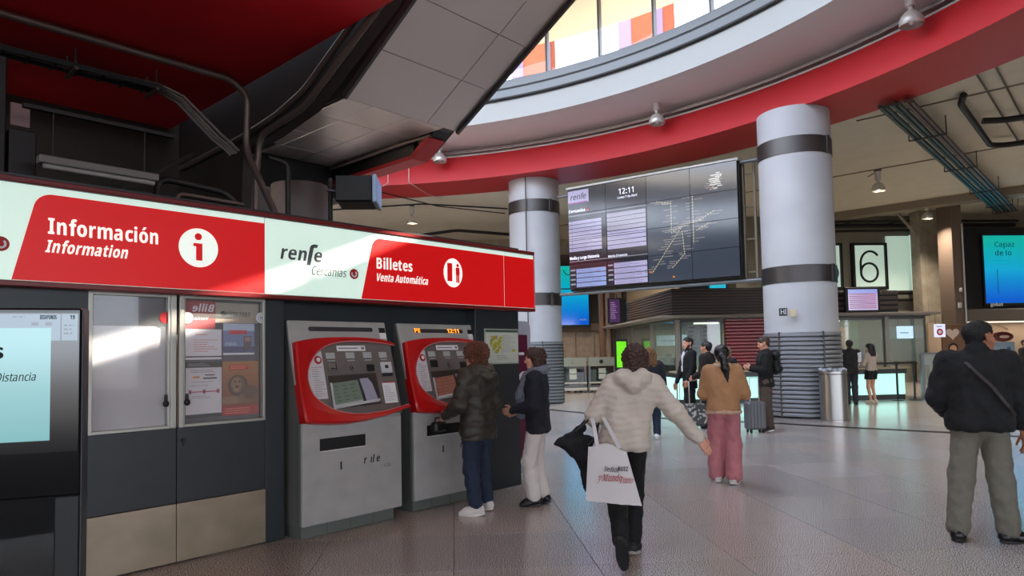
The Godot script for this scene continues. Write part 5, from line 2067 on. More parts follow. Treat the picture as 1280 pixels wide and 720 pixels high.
func build_lamps() -> void:
	for q in [[-48.0, "chrome bell lamp under the atrium ring above the departure board"], [-77.0, "chrome bell lamp under the atrium ring just right of the escalator foot"], [-20.7, "chrome bell lamp under the atrium ring at the upper right"]]:
		var a := deg_to_rad(q[0])
		bell_lamp(DRUM + Vector3(cos(a) * 13.75, 8.30, sin(a) * 13.75), -a + PI / 2, 1.05, q[1], 0.0, "bell lamps round the atrium ring")
	# lit lamps under the low ceiling of the outer hall; the first four are in view, the others unseen and added for light
	var spots := [[Vector3(11.86, 7.25, -21.93), "lit bell lamp on the beige ceiling just right of the right column"], [Vector3(16.44, 7.25, -26.94), "lit bell lamp on the ceiling beam right of the backlit 6"], [Vector3(-3.71, 7.25, -25.88), "lit bell lamp on the beige ceiling above the ticket sign"], [Vector3(2.25, 7.25, -23.9), "lit bell lamp behind the top left corner of the departure board"], [Vector3(19.5, 7.25, -20.5), "added lit bell lamp farther right on the beige ceiling, out of view"], [Vector3(8.5, 7.25, -26.5), "added lit bell lamp hidden behind the right column"], [Vector3(12.5, 7.25, -14.5), "added lit bell lamp on the beige ceiling nearest on the right, out of view"], [Vector3(22.5, 7.25, -26.5), "added lit bell lamp over the black shop front, out of view"]]
	for s in spots:
		bell_lamp(s[0], 0.4, 1.0, s[1], 1.0, "lit bell lamps of the outer hall")
	var tl := thing("tube_lamp", "dusty fluorescent tube fitting above the red information sign", "lamp", wall_at(-0.80, 3.03, -0.6))
	var t := S()
	t.between(Vector3(0, 0.04, -0.05), Vector3(0.86, 0.10, 0.05), 0.006)
	obj("fitting", t, mat(Color(0.45, 0.43, 0.42), 0.5), tl)
	var t2 := S()
	t2.tube([Vector3(0.03, 0.02, 0.02), Vector3(0.83, 0.02, 0.02)], 0.02, 10)
	obj("tube", t2, mat(Color(0.6, 0.58, 0.57), 0.3), tl)
	var t3 := S()
	t3.tube([Vector3(0.1, 0.1, 0), Vector3(0.1, 0.45, 0)], 0.008, 5)
	t3.tube([Vector3(0.76, 0.1, 0), Vector3(0.76, 0.45, 0)], 0.008, 5)
	t3.bar(Vector3(-0.1, 0.46, 0), Vector3(1.0, 0.46, 0), 0.05, 0.03)
	obj("hanger", t3, M.pipe_dark, tl)


# ---------------------------------------------------------------- pipes, trays and cables overhead
func run(called: String, label: String, pts: Array, r: float, m: Material, group := "", frame := Transform3D.IDENTITY, seg := 8) -> MeshInstance3D:
	var s := S()
	var soft := []
	for i in pts.size():
		if i == 0 or i == pts.size() - 1:
			soft.append(pts[i])
		else:   # round the bends
			var a: Vector3 = pts[i - 1]
			var b: Vector3 = pts[i]
			var c: Vector3 = pts[i + 1]
			var cut := minf(r * 4.0, minf(a.distance_to(b), b.distance_to(c)) * 0.4)
			var p := b + (a - b).normalized() * cut
			var q := b + (c - b).normalized() * cut
			for k in 5:
				var t := k / 4.0
				soft.append(p.lerp(b, t).lerp(b.lerp(q, t), t))
	s.tube(soft, r, seg)
	var o := tag(obj(called, s, m), label, "pipe", group) as MeshInstance3D
	o.transform = frame
	return o


func build_overhead_pipes() -> void:
	# beside the escalator foot (wall coordinates)
	run("escalator_pipe", "upper of the two pipes running up beside the escalator", [Vector3(1.345, 5.1, 1.55), Vector3(1.345, 4.16, -0.41), Vector3(1.345, 4.05, -0.95), Vector3(1.345, 3.99, -1.68), Vector3(1.345, 3.96, -3.3)], 0.032, M.pipe, "pipes beside the escalator", wall_frame)
	run("escalator_pipe", "lower of the two pipes running up beside the escalator", [Vector3(1.35, 5.04, 1.8), Vector3(1.35, 4.0, -0.41), Vector3(1.35, 3.92, -1.29), Vector3(1.35, 3.6, -1.36), Vector3(1.35, 2.83, -1.4)], 0.034, M.pipe, "pipes beside the escalator", wall_frame)
	run("bent_pipe", "short dark pipe bent over behind the ticket sign", [Vector3(1.60, 3.80, -1.6), Vector3(1.85, 3.78, -1.6), Vector3(1.85, 2.83, -1.6)], 0.03, M.pipe_dark, "", wall_frame)
	run("conduit", "long dark conduit across the red ceiling that drops down behind the sign", [Vector3(-3.5, 4.42, -1.25), Vector3(0.99, 4.40, -1.2), Vector3(1.18, 4.28, -1.22), Vector3(1.2, 3.72, -1.3), Vector3(1.2, 3.0, -0.72), Vector3(1.2, 2.86, -0.6)], 0.035, M.pipe, "", wall_frame)
	# cable tray with its bundle
	var tray := thing("cable_tray", "cable tray with a loose bundle of grey cables under the red ceiling", "cable tray", wall_frame)
	var lad := S()
	lad.bar(Vector3(-3.5, 4.33, -1.98), Vector3(0.52, 4.33, -1.88), 0.02, 0.05)
	lad.bar(Vector3(-3.5, 4.33, -1.80), Vector3(0.52, 4.33, -1.72), 0.02, 0.05)
	for k in 20:
		lad.bar(Vector3(-3.4 + k * 0.2, 4.315, -1.97), Vector3(-3.4 + k * 0.2, 4.315, -1.76), 0.02, 0.01)
	obj("ladder", lad, M.pipe_dark, tray)
	for x in [-0.25, 0.47, -1.3]:
		var hg := S()
		hg.tube([Vector3(x, 4.3, -1.99), Vector3(x, 4.5, -1.99)], 0.012, 5)
		hg.tube([Vector3(x, 4.3, -1.74), Vector3(x, 4.5, -1.74)], 0.012, 5)
		hg.bar(Vector3(x, 4.30, -2.02), Vector3(x, 4.30, -1.70), 0.03, 0.03)
		obj("hanger", hg, M.pipe, tray)
	for k in 8:
		var c := S()
		var o := -1.95 + k * 0.028
		var j := rng.randf_range(-0.02, 0.02)
		c.tube([Vector3(-3.5, 4.37 + j, o), Vector3(-1.0, 4.36, o + j), Vector3(-0.3, 4.345 + j, o), Vector3(0.5, 4.36, o + 0.03), Vector3(0.72, 4.28 + j, o + 0.08), Vector3(1.02, 3.92 + j * 2, o + 0.26), Vector3(1.10, 3.80 + j, o + 0.36), Vector3(1.13, 3.72 + j, o + 0.44)], 0.011, 5)
		obj("cable", c, mat(Color(0.46, 0.42, 0.40), 0.5), tray)
	# pipe bundle and ducts on the beige ceiling of the outer hall (wall coordinates)
	for k in 6:
		var n: float = 1.48 + k * 0.125
		var h: float = 6.88 - 0.03 * (k % 2)
		run("overhead_pipe", ["leftmost of the parallel greenish pipes under the beige ceiling", "second from left of the parallel greenish ceiling pipes", "third from left of the parallel greenish ceiling pipes", "fourth from left of the parallel ceiling pipes, last greenish one", "fifth from left of the parallel ceiling pipes, brownish", "rightmost brownish pipe of the parallel ceiling pipes"][k], [Vector3(14.5, h, n), Vector3(24.0, h, n), Vector3(31.3, h, n)], 0.046, M.pipe_green if k < 4 else M.pipe, "parallel greenish pipes under the beige ceiling", wall_frame)
	for s in [17.5, 21.8, 26.0, 29.4, 31.0]:
		var cl := S()
		cl.between(Vector3(s, 6.77, 1.38), Vector3(s + 0.05, 6.795, 2.22))
		cl.between(Vector3(s, 6.78, 1.38), Vector3(s + 0.03, 7.249, 1.40))
		cl.between(Vector3(s, 6.78, 2.20), Vector3(s + 0.03, 7.249, 2.22))
		tag(obj("pipe_clamp", cl, M.pipe_dark), "dark clamp bar holding the greenish pipes, " + ["nearest the red ring", "second from the red ring", "just before the ceiling beam", "just past the ceiling beam", "farthest from the red ring"][[17.5, 21.8, 26.0, 29.4, 31.0].find(s)], "pipe clamp", "clamp bars of the greenish pipes").transform = wall_frame
	run("drain_pipe", "dark drain pipe bent in an L under the beige ceiling at the upper right", [Vector3(15.9, 7.15, 2.85), Vector3(16.2, 7.05, 2.74), Vector3(20.5, 7.02, 2.72), Vector3(20.8, 7.02, 3.0), Vector3(21.6, 7.02, 7.0)], 0.075, M.pipe_dark, "", wall_frame, 10)
	run("drain_pipe", "short dark drain pipe under the beige ceiling at the right edge", [Vector3(18.0, 7.05, 2.9), Vector3(18.2, 7.02, 3.3), Vector3(19.2, 7.02, 7.0)], 0.075, M.pipe_dark, "", wall_frame, 10)
	for q in [[15.7, 21.5, 3.25], [15.7, 24.0, 3.6]]:
		run("sprinkler_pipe", ["thin sprinkler pipe on the beige ceiling left of its twin", "thin sprinkler pipe on the beige ceiling right of its twin"][0 if q[2] < 3.4 else 1], [Vector3(q[0] - 2.0, 7.2, q[2]), Vector3(q[1], 7.2, q[2])], 0.022, M.pipe, "sprinkler pipes", wall_frame, 6)
	# cables that sag above the sign on the left
	run("ceiling_cable", "dark cable running across the ceiling above the red end of the sign", [Vector3(-6.9, 7.18, -26.1), Vector3(-3.2, 7.1, -25.0), Vector3(-0.1, 7.18, -26.5)], 0.03, M.pipe_dark, "", Transform3D.IDENTITY, 6)
	run("ceiling_cable", "lower bundle of dark cables above the red end of the sign", [Vector3(-6.0, 6.7, -30.0), Vector3(-3.9, 6.75, -29.6), Vector3(-2.3, 6.9, -29.4), Vector3(0.3, 6.75, -30.0)], 0.07, M.pipe_dark, "", Transform3D.IDENTITY, 6)
	run("ceiling_cable", "thin wire crossing under the red ring's soffit left of the column", [Vector3(-4.4, 6.95, -22.2), Vector3(-2.6, 6.9, -24.5), Vector3(-0.2, 7.1, -27.0)], 0.02, M.pipe_dark, "", Transform3D.IDENTITY, 6)
	# white wires that hang down the red ring near the hanging monitor
	run("white_wire", "thin white wire hanging down the red ring right of the hanging monitor", [G(511, 205, 7.5), G(511, 228, 6.95), G(535, 243, 6.9), G(552, 249, 6.95)], 0.012, M.pale_plastic, "", Transform3D.IDENTITY, 5)
	run("white_wire", "shorter white wire beside the hanging monitor", [G(485, 206, 7.6), G(485, 229, 6.98), G(478, 233, 6.98)], 0.012, M.pale_plastic, "", Transform3D.IDENTITY, 5)
	# conduit that follows the top of the red ring
	var rail := S()
	for q in [[14.05, 7.88, 0.022], [14.12, 7.95, 0.016]]:
		var pts := []
		for k in 73:
			var a := deg_to_rad(-95.0 + k * 1.5)
			pts.append(DRUM + Vector3(cos(a) * q[0], q[1], sin(a) * q[0]))
		rail.tube(pts, q[2], 6)
	tag(obj("ring_conduit", rail, M.steel), "pair of thin metal conduits along the top of the red ring", "conduit")


# ---------------------------------------------------------------- loose things
func build_small_things() -> void:
	# framed line map on the booth's end pier
	var g := thing("map_frame", "framed yellow and white rail map on the booth's end pier", "map", wall_at(3.375, 1.435, 0.0))
	var fr := S()
	fr.between(Vector3(0, 0, 0), Vector3(0.575, 0.41, 0.012), 0.003)
	obj("frame", fr, mat(Color(0.60, 0.62, 0.58), 0.4), g)
	var im := canvas(184, 128, Color(0.72, 0.74, 0.70))
	im.fill_rect(Rect2i(0, 0, 184, 9), Color(0.20, 0.32, 0.24))
	for k in 60:
		im.fill_rect(Rect2i(22 + rng.randi_range(0, 62), 22 + rng.randi_range(0, 60), rng.randi_range(5, 18), rng.randi_range(3, 10)), Color(0.62, 0.60, 0.10))
	for k in 22:
		im.fill_rect(Rect2i(20 + rng.randi_range(0, 70), 20 + rng.randi_range(0, 66), 2, rng.randi_range(4, 14)), Color(0.35, 0.36, 0.2))
	for k in 14:
		im.fill_rect(Rect2i(100, 20 + k * 5, rng.randi_range(30, 74), 1), Color(0.5, 0.5, 0.5))
	im.fill_rect(Rect2i(98, 18, 2, 70), Color(0.55, 0.55, 0.5))
	im.fill_rect(Rect2i(150, 74, 18, 12), Color(0.66, 0.64, 0.2))
	print_lines(im, 60, 98, 70, 22, 7, 2, Color(0.45, 0.45, 0.45))
	var ps := S()
	ps.sheet(Vector2(0.014, 0.014), Vector2(0.561, 0.396), 0.011, 0.0135)
	obj("map_sheet", ps, picture(im), g)
	# hanging monitor seen from its back corner
	var at := Z(447, 238, 8.0)
	var tv := thing("hanging_monitor", "black cased monitor on an arm beside the red ring's left end", "monitor", Transform3D(Basis(Vector3.UP, deg_to_rad(94)), Vector3(at.x, 3.32, at.z)))
	var b := S()
	b.between(Vector3(-0.24, 0, -0.22), Vector3(0.24, 0.30, 0.2), 0.015)
	obj("case", b, M.black, tv)
	var bz := S()
	bz.between(Vector3(-0.25, -0.01, 0.2), Vector3(0.25, 0.31, 0.25), 0.01)
	obj("bezel", bz, mat(Color(0.62, 0.70, 0.80), 0.35), tv)
	var sc := S()
	sc.quad(Vector3(-0.22, 0.02, 0.2515), Vector3(0.22, 0.02, 0.2515), Vector3(0.22, 0.28, 0.2515), Vector3(-0.22, 0.28, 0.2515))
	obj("screen", sc, glow(Color(0.45, 0.55, 0.75), 0.5), tv)
	var rod := S()
	rod.tube([Vector3(0.0, 0.16, -0.22), Vector3(0.0, 0.19, -0.36)], 0.02, 6)
	obj("arm", rod, M.steel_dark, tv)
	var pole := S()
	var pa := Z(413, 265, 8.05)
	pole.tube([Vector3(pa.x, 2.83, pa.z), Vector3(pa.x, 3.66, pa.z)], 0.028, 8)
	tag(obj("dark_pole", pole, M.pipe_dark), "thin dark pole standing on the booth roof left of the hanging monitor", "pole")
	# dusty clutter on the booth roof
	var cl := thing("junction_box", "dark junction boxes with a pale label above the left end of the sign", "junction box", wall_at(-1.05, 2.825, -0.9))
	var c := S()
	c.between(Vector3(0, 0, -0.1), Vector3(0.10, 1.1, 0.05), 0.01)
	c.between(Vector3(0.12, 0.1, -0.1), Vector3(0.3, 0.55, 0.05), 0.01)
	c.between(Vector3(-0.4, 0.2, -0.1), Vector3(-0.02, 0.42, 0.02), 0.01)
	obj("box", c, M.pipe_dark, cl)
	var lb := S()
	lb.between(Vector3(0.13, 0.58, 0.0), Vector3(0.26, 0.76, 0.02), 0.003)
	obj("label_plate", lb, mat(Color(0.50, 0.40, 0.40), 0.6), cl)
	run("roof_pipe", "bundle pipe on the booth roof behind the information sign", [Vector3(0.15, 2.86, -0.9), Vector3(0.2, 3.2, -0.95), Vector3(0.85, 3.16, -0.95), Vector3(1.0, 2.9, -0.9)], 0.03, M.pipe_dark, "", wall_frame)
	run("roof_pipe", "thin pipe on the booth roof behind the information sign", [Vector3(0.3, 2.86, -0.8), Vector3(0.32, 3.06, -0.85), Vector3(0.95, 3.05, -0.85)], 0.02, M.pipe, "", wall_frame)
	# flat duct that leans behind the sign
	var du := S()
	du.bar(wall_frame * Vector3(0.35, 3.35, -2.4), wall_frame * Vector3(1.1, 3.9, -2.4), 0.16, 0.05, 0.005)
	tag(obj("brace", du, M.dark_brown), "slanting dark brace behind the booth roof", "brace")
	# metal litter bin
	var bin := thing("litter_bin", "round brushed metal litter bin at the foot of the right column", "litter bin", Transform3D(Basis.IDENTITY, Vector3(6.83, 0, -14.78)))
	var bs := S()
	bs.lathe([Vector2(0.25, 0.0), Vector2(0.27, 0.0), Vector2(0.27, 0.03), Vector2(0.275, 0.04), Vector2(0.275, 0.98), Vector2(0.28, 1.0), Vector2(0.28, 1.05), Vector2(0.26, 1.06), Vector2(0.25, 1.05), Vector2(0.25, 0.9), Vector2(0.0, 0.9)], 36)
	obj("body", bs, M.steel, bin)
	var rim := S()
	rim.lathe([Vector2(0.282, 0.985), Vector2(0.286, 0.985), Vector2(0.286, 1.0), Vector2(0.282, 1.0)], 36)
	obj("rim", rim, M.steel_dark, bin)
	var bag := S()
	for k in 14:
		var a := TAU * k / 14
		bag.ball(Vector3(cos(a) * 0.23, 1.055 + 0.02 * (k % 3), sin(a) * 0.23), Vector3(0.06, 0.035, 0.05), 8, 6)
	obj("liner", bag, mat(Color(0.6, 0.62, 0.66), 0.3), bin)
	# suitcases
	suitcase(Vector3(3.60, 0, -13.75), 0.1, 0.46, 0.44, true)
	suitcase(Vector3(4.50, 0, -12.95), 0.15, 0.36, 0.52, false)


func suitcase(at: Vector3, turn: float, w: float, h: float, floral: bool) -> void:
	var g := thing("suitcase", "black suitcase with a white floral print standing among the queue" if floral else "grey ribbed suitcase standing beside the man with a backpack", "suitcase", Transform3D(Basis(Vector3.UP, turn), at), "suitcases")
	var body := S()
	body.between(Vector3(-w / 2, 0.06, -0.11), Vector3(w / 2, 0.06 + h, 0.11), 0.035)
	if floral:
		var im := canvas(128, 128, Color(0.05, 0.05, 0.055))
		for k in 60:
			var c := Vector2i(rng.randi_range(4, 122), rng.randi_range(4, 122))
			for q in [Vector2i(-4, 0), Vector2i(4, 0), Vector2i(0, 4), Vector2i(0, -4)]:
				im.fill_rect(Rect2i(c.x + q.x - 2, c.y + q.y - 2, 4, 4), Color(0.80, 0.79, 0.76))
			im.fill_rect(Rect2i(c.x - 1, c.y - 1, 3, 3), Color(0.5, 0.4, 0.3))
		var m := picture(im, 0.4)
		m.uv1_triplanar = true
		m.uv1_scale = Vector3.ONE * 2.2
		obj("shell", body, m, g)
	else:
		obj("shell", body, mat(Color(0.36, 0.36, 0.38), 0.4), g)
		for k in 5:
			var r := S()
			var x := -w / 2 + 0.05 + k * (w - 0.1) / 4
			r.between(Vector3(x - 0.012, 0.1, -0.118), Vector3(x + 0.012, 0.02 + h, 0.118), 0.008)
			obj("rib", r, mat(Color(0.30, 0.30, 0.32), 0.4), g)
	for x in [-w / 2 + 0.06, w / 2 - 0.06]:
		for z in [-0.07, 0.07]:
			var wl := S()
			wl.xf = Transform3D(Basis(Vector3(0, 1, 0), Vector3(1, 0, 0), Vector3(0, 0, -1)), Vector3(x, 0.03, z))
			wl.lathe([Vector2(0.0, -0.012), Vector2(0.03, -0.012), Vector2(0.03, 0.012), Vector2(0.0, 0.012)], 12)
			wl.xf = Transform3D.IDENTITY
			wl.box(Vector3(x, 0.055, z), Vector3(0.03, 0.03, 0.03))
			obj("wheel", wl, M.black, g)
	var hd := S()
	hd.tube([Vector3(-w / 4, 0.05 + h, 0), Vector3(-w / 4, 0.50 + h, 0), Vector3(w / 4, 0.50 + h, 0), Vector3(w / 4, 0.05 + h, 0)], 0.011, 6)
	obj("handle", hd, M.steel, g)


# ---------------------------------------------------------------- bodies: a smooth field round tapered bones, meshed as surface nets
func bone(a: Vector3, b: Vector3, ra: float, rb: float, k := 0.03, cut := false) -> Array:
	return [a, b, ra, rb, k, cut]


# bones: see bone(); planes: [point, outward normal] the field is cut at; amp: height of folds; quilt: [depth, spacing] of horizontal puffs
func net(out: Shape, bones: Array, cell: float, planes := [], amp := 0.0, quilt := [], freq := 1.0) -> void:
	var lo := Vector3.ONE * 1e9
	var hi := -lo
	for b in bones:
		if b[5]:
			continue
		var r: float = maxf(b[2], b[3])
		var e: Vector3 = Vector3.ONE * (r + cell * 2.5 + float(b[4]) * 0.3)
		lo = lo.min(b[0] - e).min(b[1] - e)
		hi = hi.max(b[0] + e).max(b[1] + e)
	var nx := int((hi.x - lo.x) / cell) + 2
	var ny := int((hi.y - lo.y) / cell) + 2
	var nz := int((hi.z - lo.z) / cell) + 2
	var sy := nx
	var sz := nx * ny
	var f := PackedFloat32Array()
	f.resize(nx * ny * nz)
	f.fill(1.0)
	for b in bones:
		var a: Vector3 = b[0]
		var d: Vector3 = b[1] - a
		var ra: float = b[2]
		var dr: float = b[3] - ra
		var k: float = b[4]
		var sub: bool = b[5]
		var inv := 1.0 / maxf(d.length_squared(), 1e-9)
		var reach := Vector3.ONE * (maxf(ra, b[3]) + (0.0 if sub else k) + cell * 2.5)
		var l: Vector3 = ((a.min(b[1]) - reach - lo) / cell).floor()
		var h: Vector3 = ((a.max(b[1]) + reach - lo) / cell).ceil()
		var x0 := maxi(int(l.x), 0)
		var x1 := mini(int(h.x), nx - 1)
		var y0 := maxi(int(l.y), 0)
		var y1 := mini(int(h.y), ny - 1)
		var z0 := maxi(int(l.z), 0)
		var z1 := mini(int(h.z), nz - 1)
		for z in range(z0, z1 + 1):
			var pz := lo.z + z * cell - a.z
			for y in range(y0, y1 + 1):
				var py := lo.y + y * cell - a.y
				var base := z * sz + y * sy
				var dyz := py * d.y + pz * d.z
				for x in range(x0, x1 + 1):
					var px := lo.x + x * cell - a.x
					var t := clampf((px * d.x + dyz) * inv, 0.0, 1.0)
					var qx := px - d.x * t
					var qy := py - d.y * t
					var qz := pz - d.z * t
					var v := sqrt(qx * qx + qy * qy + qz * qz) - ra - dr * t
					var i := base + x
					var o := f[i]
					if sub:
						if -v > o:
							f[i] = -v
					else:
						var hh := k - absf(o - v)
						f[i] = minf(o, v) - (hh * hh * 0.25 / k if hh > 0.0 else 0.0)
	for pl in planes:
		var n: Vector3 = pl[1]
		var c: float = n.dot(pl[0])
		for z in nz:
			for y in ny:
				var part := n.y * (lo.y + y * cell) + n.z * (lo.z + z * cell) - c
				var base := z * sz + y * sy
				for x in nx:
					var v := part + n.x * (lo.x + x * cell)
					if v > f[base + x]:
						f[base + x] = v
	var id := PackedInt32Array()
	id.resize(nx * ny * nz)
	id.fill(-1)
	var pos := PackedVector3Array()
	var nor := PackedVector3Array()
	var near := cell * 1.9
	var offs := [0, 1, sy, sy + 1, sz, sz + 1, sz + sy, sz + sy + 1]
	var edges := [[0, 1], [2, 3], [4, 5], [6, 7], [0, 2], [1, 3], [4, 6], [5, 7], [0, 4], [1, 5], [2, 6], [3, 7]]
	var cells := PackedInt32Array()
	for z in nz - 1:
		for y in ny - 1:
			var base := z * sz + y * sy
			for x in nx - 1:
				var i := base + x
				var f0 := f[i]
				if f0 > near or f0 < -near:
					continue
				var f1 := f[i + 1]
				var f2 := f[i + sy]
				var f3 := f[i + sy + 1]
				var f4 := f[i + sz]
				var f5 := f[i + sz + 1]
				var f6 := f[i + sz + sy]
				var f7 := f[i + sz + sy + 1]
				var m := int(f0 < 0) + int(f1 < 0) + int(f2 < 0) + int(f3 < 0) + int(f4 < 0) + int(f5 < 0) + int(f6 < 0) + int(f7 < 0)
				if m == 0 or m == 8:
					continue
				var ff := [f0, f1, f2, f3, f4, f5, f6, f7]
				var sum := Vector3.ZERO
				var count := 0
				for e in edges:
					var p: float = ff[e[0]]
					var q: float = ff[e[1]]
					if (p < 0) != (q < 0):
						var t := p / (p - q)
						var ca := Vector3(e[0] & 1, (e[0] >> 1) & 1, e[0] >> 2)
						var cb := Vector3(e[1] & 1, (e[1] >> 1) & 1, e[1] >> 2)
						sum += ca.lerp(cb, t)
						count += 1
				id[i] = pos.size()
				cells.append(i)
				pos.append(lo + (Vector3(x, y, z) + sum / count) * cell)
				nor.append(Vector3(f1 + f3 + f5 + f7 - f0 - f2 - f4 - f6, f2 + f3 + f6 + f7 - f0 - f1 - f4 - f5, f4 + f5 + f6 + f7 - f0 - f1 - f2 - f3).normalized())
	if amp > 0.0 or quilt.size():
		for i in pos.size():
			var p := pos[i]
			var push := 0.0
			if amp > 0.0:
				push = wrinkle.get_noise_3d(p.x * 1.2 * freq, p.y * 1.0 * freq, p.z * 1.2 * freq) * amp * 2.0
			if quilt.size():
				var w: float = absf(sin(PI * (p.y + 0.012 * sin(p.x * 23.0 + p.z * 17.0)) / quilt[1]))
				push += quilt[0] * (sqrt(w) - 0.7)
			pos[i] = p + nor[i] * push
	var tri := PackedInt32Array()
	for i in cells:
		var s := f[i] < 0
		# edges along x, y, z that leave this grid point
		if (f[i + 1] < 0) != s:
			_quad(tri, id[i - sy - sz], id[i - sz], id[i], id[i - sy], s)
		if (f[i + sy] < 0) != s:
			_quad(tri, id[i - 1 - sz], id[i - 1], id[i], id[i - sz], s)
		if (f[i + sz] < 0) != s:
			_quad(tri, id[i - 1 - sy], id[i - sy], id[i], id[i - 1], s)
	var acc := PackedVector3Array()
	acc.resize(pos.size())
	for k in range(0, tri.size(), 3):
		var a := pos[tri[k]]
		var nn := (pos[tri[k + 2]] - a).cross(pos[tri[k + 1]] - a)
		for j in 3:
			acc[tri[k + j]] += nn
	var first := out.v.size()
	for i in pos.size():
		out.vert(pos[i], acc[i] if acc[i].length_squared() > 1e-18 else nor[i])
	for k in tri:
		out.ix.append(first + k)


func _quad(tri: PackedInt32Array, a: int, b: int, c: int, d: int, s: bool) -> void:
	if a < 0 or b < 0 or c < 0 or d < 0:
		return
	if s:
		tri.append_array(PackedInt32Array([a, c, b, a, d, c]))
	else:
		tri.append_array(PackedInt32Array([a, b, c, a, c, d]))


func bend(root: Vector3, tip: Vector3, la: float, lb: float, pole: Vector3) -> Vector3:   # where the elbow or knee lies
	var d := tip - root
	var l := clampf(d.length(), 0.05, (la + lb) * 0.999)
	var x := (la * la - lb * lb + l * l) / (2 * l)
	var h := sqrt(maxf(la * la - x * x, 0.0))
	var dir := d.normalized()
	var side := (pole - dir * pole.dot(dir)).normalized()
	return root + dir * x + side * h


func hand_bones(wrist: Vector3, dir: Vector3, palm: Vector3, size: float, left: bool, curl: float) -> Array:
	# dir: from wrist to knuckles, palm: direction the palm faces
	dir = dir.normalized()
	palm = (palm - dir * palm.dot(dir)).normalized()
	var side := dir.cross(palm) * (-1.0 if left else 1.0)     # towards the thumb
	var b := []
	var q := size / 0.18
	b.append(bone(wrist, wrist + dir * 0.02 * q, 0.024 * q, 0.025 * q, 0.01))
	for k in 4:
		var o := side * (0.028 - k * 0.019) * q
		var base := wrist + dir * 0.03 * q + o * 0.7
		var kn := wrist + dir * (0.088 - absf(k - 1.2) * 0.004) * q + o
		b.append(bone(base, kn, 0.017 * q, 0.0115 * q, 0.012))
		var l: float = [0.072, 0.080, 0.074, 0.058][k] * q
		var p := kn
		var dd := dir
		for j in 3:
			dd = dd.rotated(dir.cross(palm).normalized(), curl * [0.5, 0.8, 0.6][j])
			var e: Vector3 = p + dd * l * [0.45, 0.32, 0.23][j]
			b.append(bone(p, e, (0.0098 - j * 0.0008) * q, (0.0092 - j * 0.0008) * q, 0.003))
			p = e
	var t0 := wrist + dir * 0.025 * q + side * 0.022 * q
	var t1 := t0 + (dir * 0.6 + side * 0.7 + palm * 0.25).normalized() * 0.042 * q
	var t2 := t1 + (dir * 0.85 + side * 0.25 + palm * 0.4).normalized() * 0.034 * q
	var t3 := t2 + (dir * 0.85 - side * 0.05 + palm * 0.5).normalized() * 0.026 * q
	b.append(bone(t0, t1, 0.015 * q, 0.011 * q, 0.008))
	b.append(bone(t1, t2, 0.011 * q, 0.0095 * q, 0.004))
	b.append(bone(t2, t3, 0.0095 * q, 0.008 * q, 0.004))
	return b


